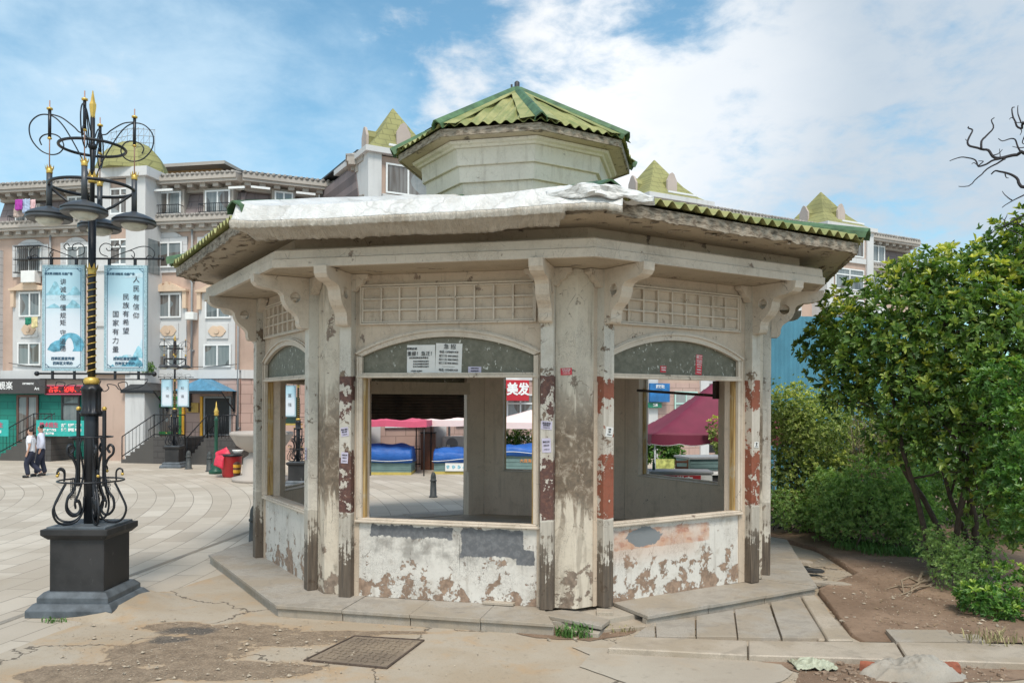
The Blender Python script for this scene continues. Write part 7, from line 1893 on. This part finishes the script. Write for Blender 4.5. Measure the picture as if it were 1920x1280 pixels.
# fallen leaves and litter on the soil
mb = MB(); r = random.Random(6)
for i in range(420):
    x, y = r.uniform(1500, 1900), r.uniform(1040, 1185) if i % 3 else r.uniform(1060, 1185); g = gz(x, y)
    if g[0] < 4.4+.0 and g[1] < 11: continue
    s_ = r.uniform(.012, .03); a = r.uniform(0, 6.28); t_ = r.uniform(-.3, .3)
    M = Matrix.Translation((g[0], g[1], g[2]+.008)) @ Matrix.Rotation(a, 4, 'Z') @ Matrix.Rotation(t_, 4, 'X')
    mb.add([(-s_, 0, 0), (0, -s_*.5, .004), (s_, 0, .002), (0, s_*.5, .004)], [(0, 1, 2, 3)], M=M)
tag(mb.build('leaf_litter', simple('dry_fallen_leaf', (.24, .17, .10), .8, 0, .6, 60), None, recalc=False), kind='stuff')
# grass and weeds
def tuft(label, px, py, z, n, h, spread, mat, seed, name='grass_tuft', wid=.006, kind=None):
    g = gnd(px, py, z); r = random.Random(seed); V = []; Fc = []
    for i in range(n):
        a = r.uniform(0, 6.28); d = r.random()**.6*spread; x, y = d*math.cos(a), d*math.sin(a)*.6; l = h*r.uniform(.4, 1.15); le = r.uniform(.2, .9); b = r.uniform(0, 6.28)
        dx, dy = math.cos(b)*l*le, math.sin(b)*l*le; w_ = wid*r.uniform(.6, 1.4); sx, sy = -math.sin(b)*w_, math.cos(b)*w_; o = len(V)
        V += [(x-sx, y-sy, 0), (x+sx, y+sy, 0), (x+dx*.4+sx, y+dy*.4+sy, l*.6), (x+dx*.4-sx, y+dy*.4-sy, l*.6), (x+dx, y+dy, l*.85)]; Fc += [(o, o+1, o+2, o+3), (o+3, o+2, o+4)]
    mb = MB(); mb.add(V, Fc); q = mb.build(name, mat, None, recalc=False); q.location = (g[0], g[1], z); return tag(q, label, 'grass')
M_grass = simple('fresh_grass_blade', (.07, .17, .03), .6, 0, .4, 20)
M_dry = simple('dry_grass_blade', (.30, .27, .13), .8, 0, .3, 20)
tuft('fresh green grass tuft under the tilted slab at the kiosk corner', 1082, 1190, .01, 190, .15, .22, M_grass, 1)
tuft('small weed growing at the foot of the black lamp pedestal', 107, 1172, .0, 60, .06, .16, M_grass, 2)
tuft('sparse dry grass at the lower right beside the small slab piece', 1872, 1195, .07, 70, .16, .35, M_dry, 3)
tuft('yellowish grass in the gap before the paved patch', 1165, 1180, .01, 60, .07, .2, M_dry, 4)
for i, (x, y, lb) in enumerate(((1680, 1032, 'green grass strip at the foot of the feathery shrub, left clump'), (1740, 1035, 'green grass strip at the foot of the feathery shrub, right clump'), (1620, 1022, 'short grass at the left foot of the feathery shrub'))):
    tuft(lb, x, y, .09, 420, .16, .55, M_grass, 10+i)
# plants seen through the windows
tree('planter_shrub', 'green shrub behind the stall in the narrow back window', 'shrub', (.35, 32.6, 0), [(.3, 32.6, 1.15, .75, .5, .55), (-.2, 32.6, .8, .5, .4, .5)], 900, .08, M_leafD, 41, stems=3, r0=.03, yellow=.2)
tree('potted_plant', 'large potted plant left under the maroon tent', 'plant', (4.55, 28.5, 0), [(4.5, 28.5, 1.1, .42, .3, .6)], 420, .11, M_leafD, 43, stems=3, r0=.03)
tree('potted_plant', 'tall potted plant beside the pale blue poster stand', 'plant', (5.3, 28.3, 0), [(5.3, 28.3, 1.2, .5, .35, .7), (5.6, 28.3, .8, .35, .3, .4)], 520, .11, M_leafD, 44, stems=3, r0=.03)
tree('sapling', 'young sapling with yellow leaves behind the right jamb of the right window', 'plant', (5.15, 19.9, 0), [(5.0, 19.7, 1.95, .22, .2, .32), (5.15, 19.8, 1.55, .18, .2, .25)], 90, .09, M_leafC, 45, stems=2, r0=.012, yellow=.9, twig=12)
tree('flower_pot', 'small potted plant on the ledge above the grey door canopy', 'plant', tuple(F1.W @ Vector((F1.px(273, 712, -1)[0], -1.0, 3.75))), [tuple(F1.W @ Vector((F1.px(273, 705, -1)[0], -1.0, 4.05)))+(.35, .25, .25)], 160, .08, M_leafD, 46, stems=2, r0=.01, zmin=3)

# ---------------------------------------------------------------- people
M_skin = simple('skin', (.50, .29, .21), .6, 0, .06)
M_hair = simple('black_hair', (.018, .014, .013), .5, 0, .2, 30)
M_shirt = simple('white_shirt', (.74, .75, .80), .8, 0, .05, 5)
M_shirt2 = simple('pale_lilac_shirt', (.60, .62, .74), .8, 0, .05, 5)
M_trous = simple('navy_trousers', (.022, .026, .05), .8, 0, .2, 6)
M_shoe = simple('black_shoe', (.012, .012, .013), .4, 0, .1)
def skin_mesh(name, verts, edges, mat, parent, sub=2, root=0):
    me = bpy.data.meshes.new(name); me.from_pydata([v[:3] for v in verts], edges, []); o = bpy.data.objects.new(name, me); COL.objects.link(o)
    o.modifiers.new('skin', 'SKIN'); sk = me.skin_vertices[0].data
    for i, v in enumerate(verts):
        r_ = v[3] if hasattr(v[3], '__len__') else (v[3], v[3]); sk[i].radius = r_; sk[i].use_root = (i == root)
    s_ = o.modifiers.new('sub', 'SUBSURF'); s_.levels = sub; s_.render_levels = sub
    dg = bpy.context.evaluated_depsgraph_get(); m2 = bpy.data.meshes.new_from_object(o.evaluated_get(dg)); bpy.data.objects.remove(o)
    m2.materials.clear(); m2.materials.append(mat); m2.polygons.foreach_set('use_smooth', [True]*len(m2.polygons))
    m2.name = name; q = bpy.data.objects.new(name, m2); COL.objects.link(q); q.parent = parent; return q
def person(loc, rz, label, shirt, legs, arms, h=1.72, long_sleeve=False, glasses=False):
    """faces local -Y; legs/arms: joint positions for left (+x) and right (-x)"""
    root = thing('person', label, 'person', loc, rz); k = h/1.72; root.scale = (k,)*3
    V = [(0, 0, .93, (.145, .105)), (0, -.005, 1.12, (.145, .10)), (0, -.01, 1.32, (.17, .105)), (0, .0, 1.44, (.10, .08)), (0, -.01, 1.50, (.052, .055)), (0, -.02, 1.56, (.062, .07)), (0, -.02, 1.64, (.078, .095)), (0, -.01, 1.70, (.05, .065))]
    Ed = [(0, 1), (1, 2), (2, 3), (3, 4), (4, 5), (5, 6), (6, 7)]
    for s_, (kn, an, toe) in zip((1, -1), legs):
        i = len(V); V += [(s_*.085, 0, .86, .088), (s_*.095, kn[0], kn[1], .058), (s_*.10, an[0], an[1], .040), (s_*.105, toe[0], toe[1], .032)]; Ed += [(0, i), (i, i+1), (i+1, i+2), (i+2, i+3)]
    for s_, (el, wr) in zip((1, -1), arms):
        i = len(V); hd = Vector(wr)+(Vector(wr)-Vector(el)).normalized()*.09
        V += [(s_*.165, 0, 1.40, .058), (s_*el[0], el[1], el[2], .042), (s_*wr[0], wr[1], wr[2], .028), (s_*hd.x, hd.y, hd.z, (.022, .034)), (s_*(hd.x-.01), hd.y-.03, hd.z-.05, (.012, .026)), (s_*(wr[0]-.02), wr[1]-.05, wr[2]-.06, .012)]
        Ed += [(2, i), (i, i+1), (i+1, i+2), (i+2, i+3), (i+3, i+4), (i+2, i+5)]
    # nose and ears
    i = len(V); V += [(0, -.115, 1.60, .014)]; Ed += [(5, i)]
    b = skin_mesh('body', V, Ed, M_skin, root, 2)
    # shirt
    S = [(0, 0, .80, (.15, .12)), (0, 0, .92, (.185, .145)), (0, -.005, 1.12, (.175, .135)), (0, -.01, 1.32, (.205, .14)), (0, .0, 1.43, (.13, .105)), (0, 0, 1.50, (.07, .06))]; Es = [(0, 1), (1, 2), (2, 3), (3, 4), (4, 5)]
    for s_, (el, wr) in zip((1, -1), arms):
        i = len(S); t_ = 1.0 if long_sleeve else .75
        S += [(s_*.17, 0, 1.40, .085), (s_*(.17+(el[0]-.17)*t_), el[1]*t_, 1.40+(el[2]-1.40)*t_, .078)]; Es += [(3, i), (i, i+1)]
        if long_sleeve: S += [(s_*(el[0]+(wr[0]-el[0])*.9), el[1]+(wr[1]-el[1])*.9, el[2]+(wr[2]-el[2])*.9, .058)]; Es += [(i+1, i+2)]
    skin_mesh('shirt', S, Es, shirt, root, 2)
    T_ = [(0, 0, 1.02, (.165, .125)), (0, 0, .90, (.175, .135))]; Et = [(0, 1)]
    for s_, (kn, an, toe) in zip((1, -1), legs):
        i = len(T_); T_ += [(s_*.09, 0, .80, .125), (s_*.095, kn[0], kn[1], .092), (s_*.10, an[0], an[1]-.01, .080)]; Et += [(1, i), (i, i+1), (i+1, i+2)]
    skin_mesh('trousers', T_, Et, M_trous, root, 2)
    for s_, (kn, an, toe) in zip((1, -1), legs):
        skin_mesh('shoe', [(s_*.10, an[0]+.03, an[1]-.045, .056), (s_*.105, (an[0]+toe[0])/2, toe[1]+.012, .060), (s_*.11, toe[0]-.04, toe[1]+.01, .050)], [(0, 1), (1, 2)], M_shoe, root, 2)
    skin_mesh('hair', [(0, .03, 1.60, (.088, .085)), (0, .01, 1.69, (.098, .108)), (0, -.04, 1.72, (.075, .07))], [(0, 1), (1, 2)], M_hair, root, 2)
    for s_ in (-1, 1):
        mb = MB(); mb.ball((s_*.082, -.01, 1.60), .018); mb.build('ear', M_skin, root); mb = MB(); mb.ball((s_*.028, -.098, 1.625), .009); mb.build('eye', M_hair, root)
    mb = MB(); mb.box(-.13, .13, -.10, .10, .925, .945); mb.build('belt', M_shoe, root, bevel=.03)
    if glasses:
        mb = MB()
        for s_ in (-1, 1): mb.tube([(s_*.03+.024*math.cos(a), -.112, 1.625+.018*math.sin(a)) for a in [2*math.pi*i/10 for i in range(11)]], .003, 4); mb.tube([(s_*.055, -.11, 1.63), (s_*.085, -.01, 1.62)], .003, 4)
        mb.build('glasses', M_iron, root)
    return root
# legs: (knee y,z),(ankle y,z),(toe y,z); -y is forward
person((-16.40, 27.75, 0), R(-78), 'man in a short-sleeved white shirt and navy trousers walking left, nearer of two', M_shirt,
       (((-.12, .50), (-.05, .09), (-.20, .035)), ((-.02, .48), (.30, .20), (.20, .06))), (((.22, .03, 1.12), (.23, -.04, .88)), ((.22, .06, 1.12), (.24, .05, .87))), 1.66)
person((-16.40, 28.35, 0), R(-62), 'taller man with glasses in a pale lilac shirt walking beside the man in white', M_shirt2,
       (((-.10, .50), (-.14, .09), (-.28, .035)), ((.02, .50), (.12, .09), (-.02, .035))), (((.23, .05, 1.14), (.22, -.02, .90)), ((.24, -.02, 1.14), (.22, -.14, .95))), 1.76, True, True)
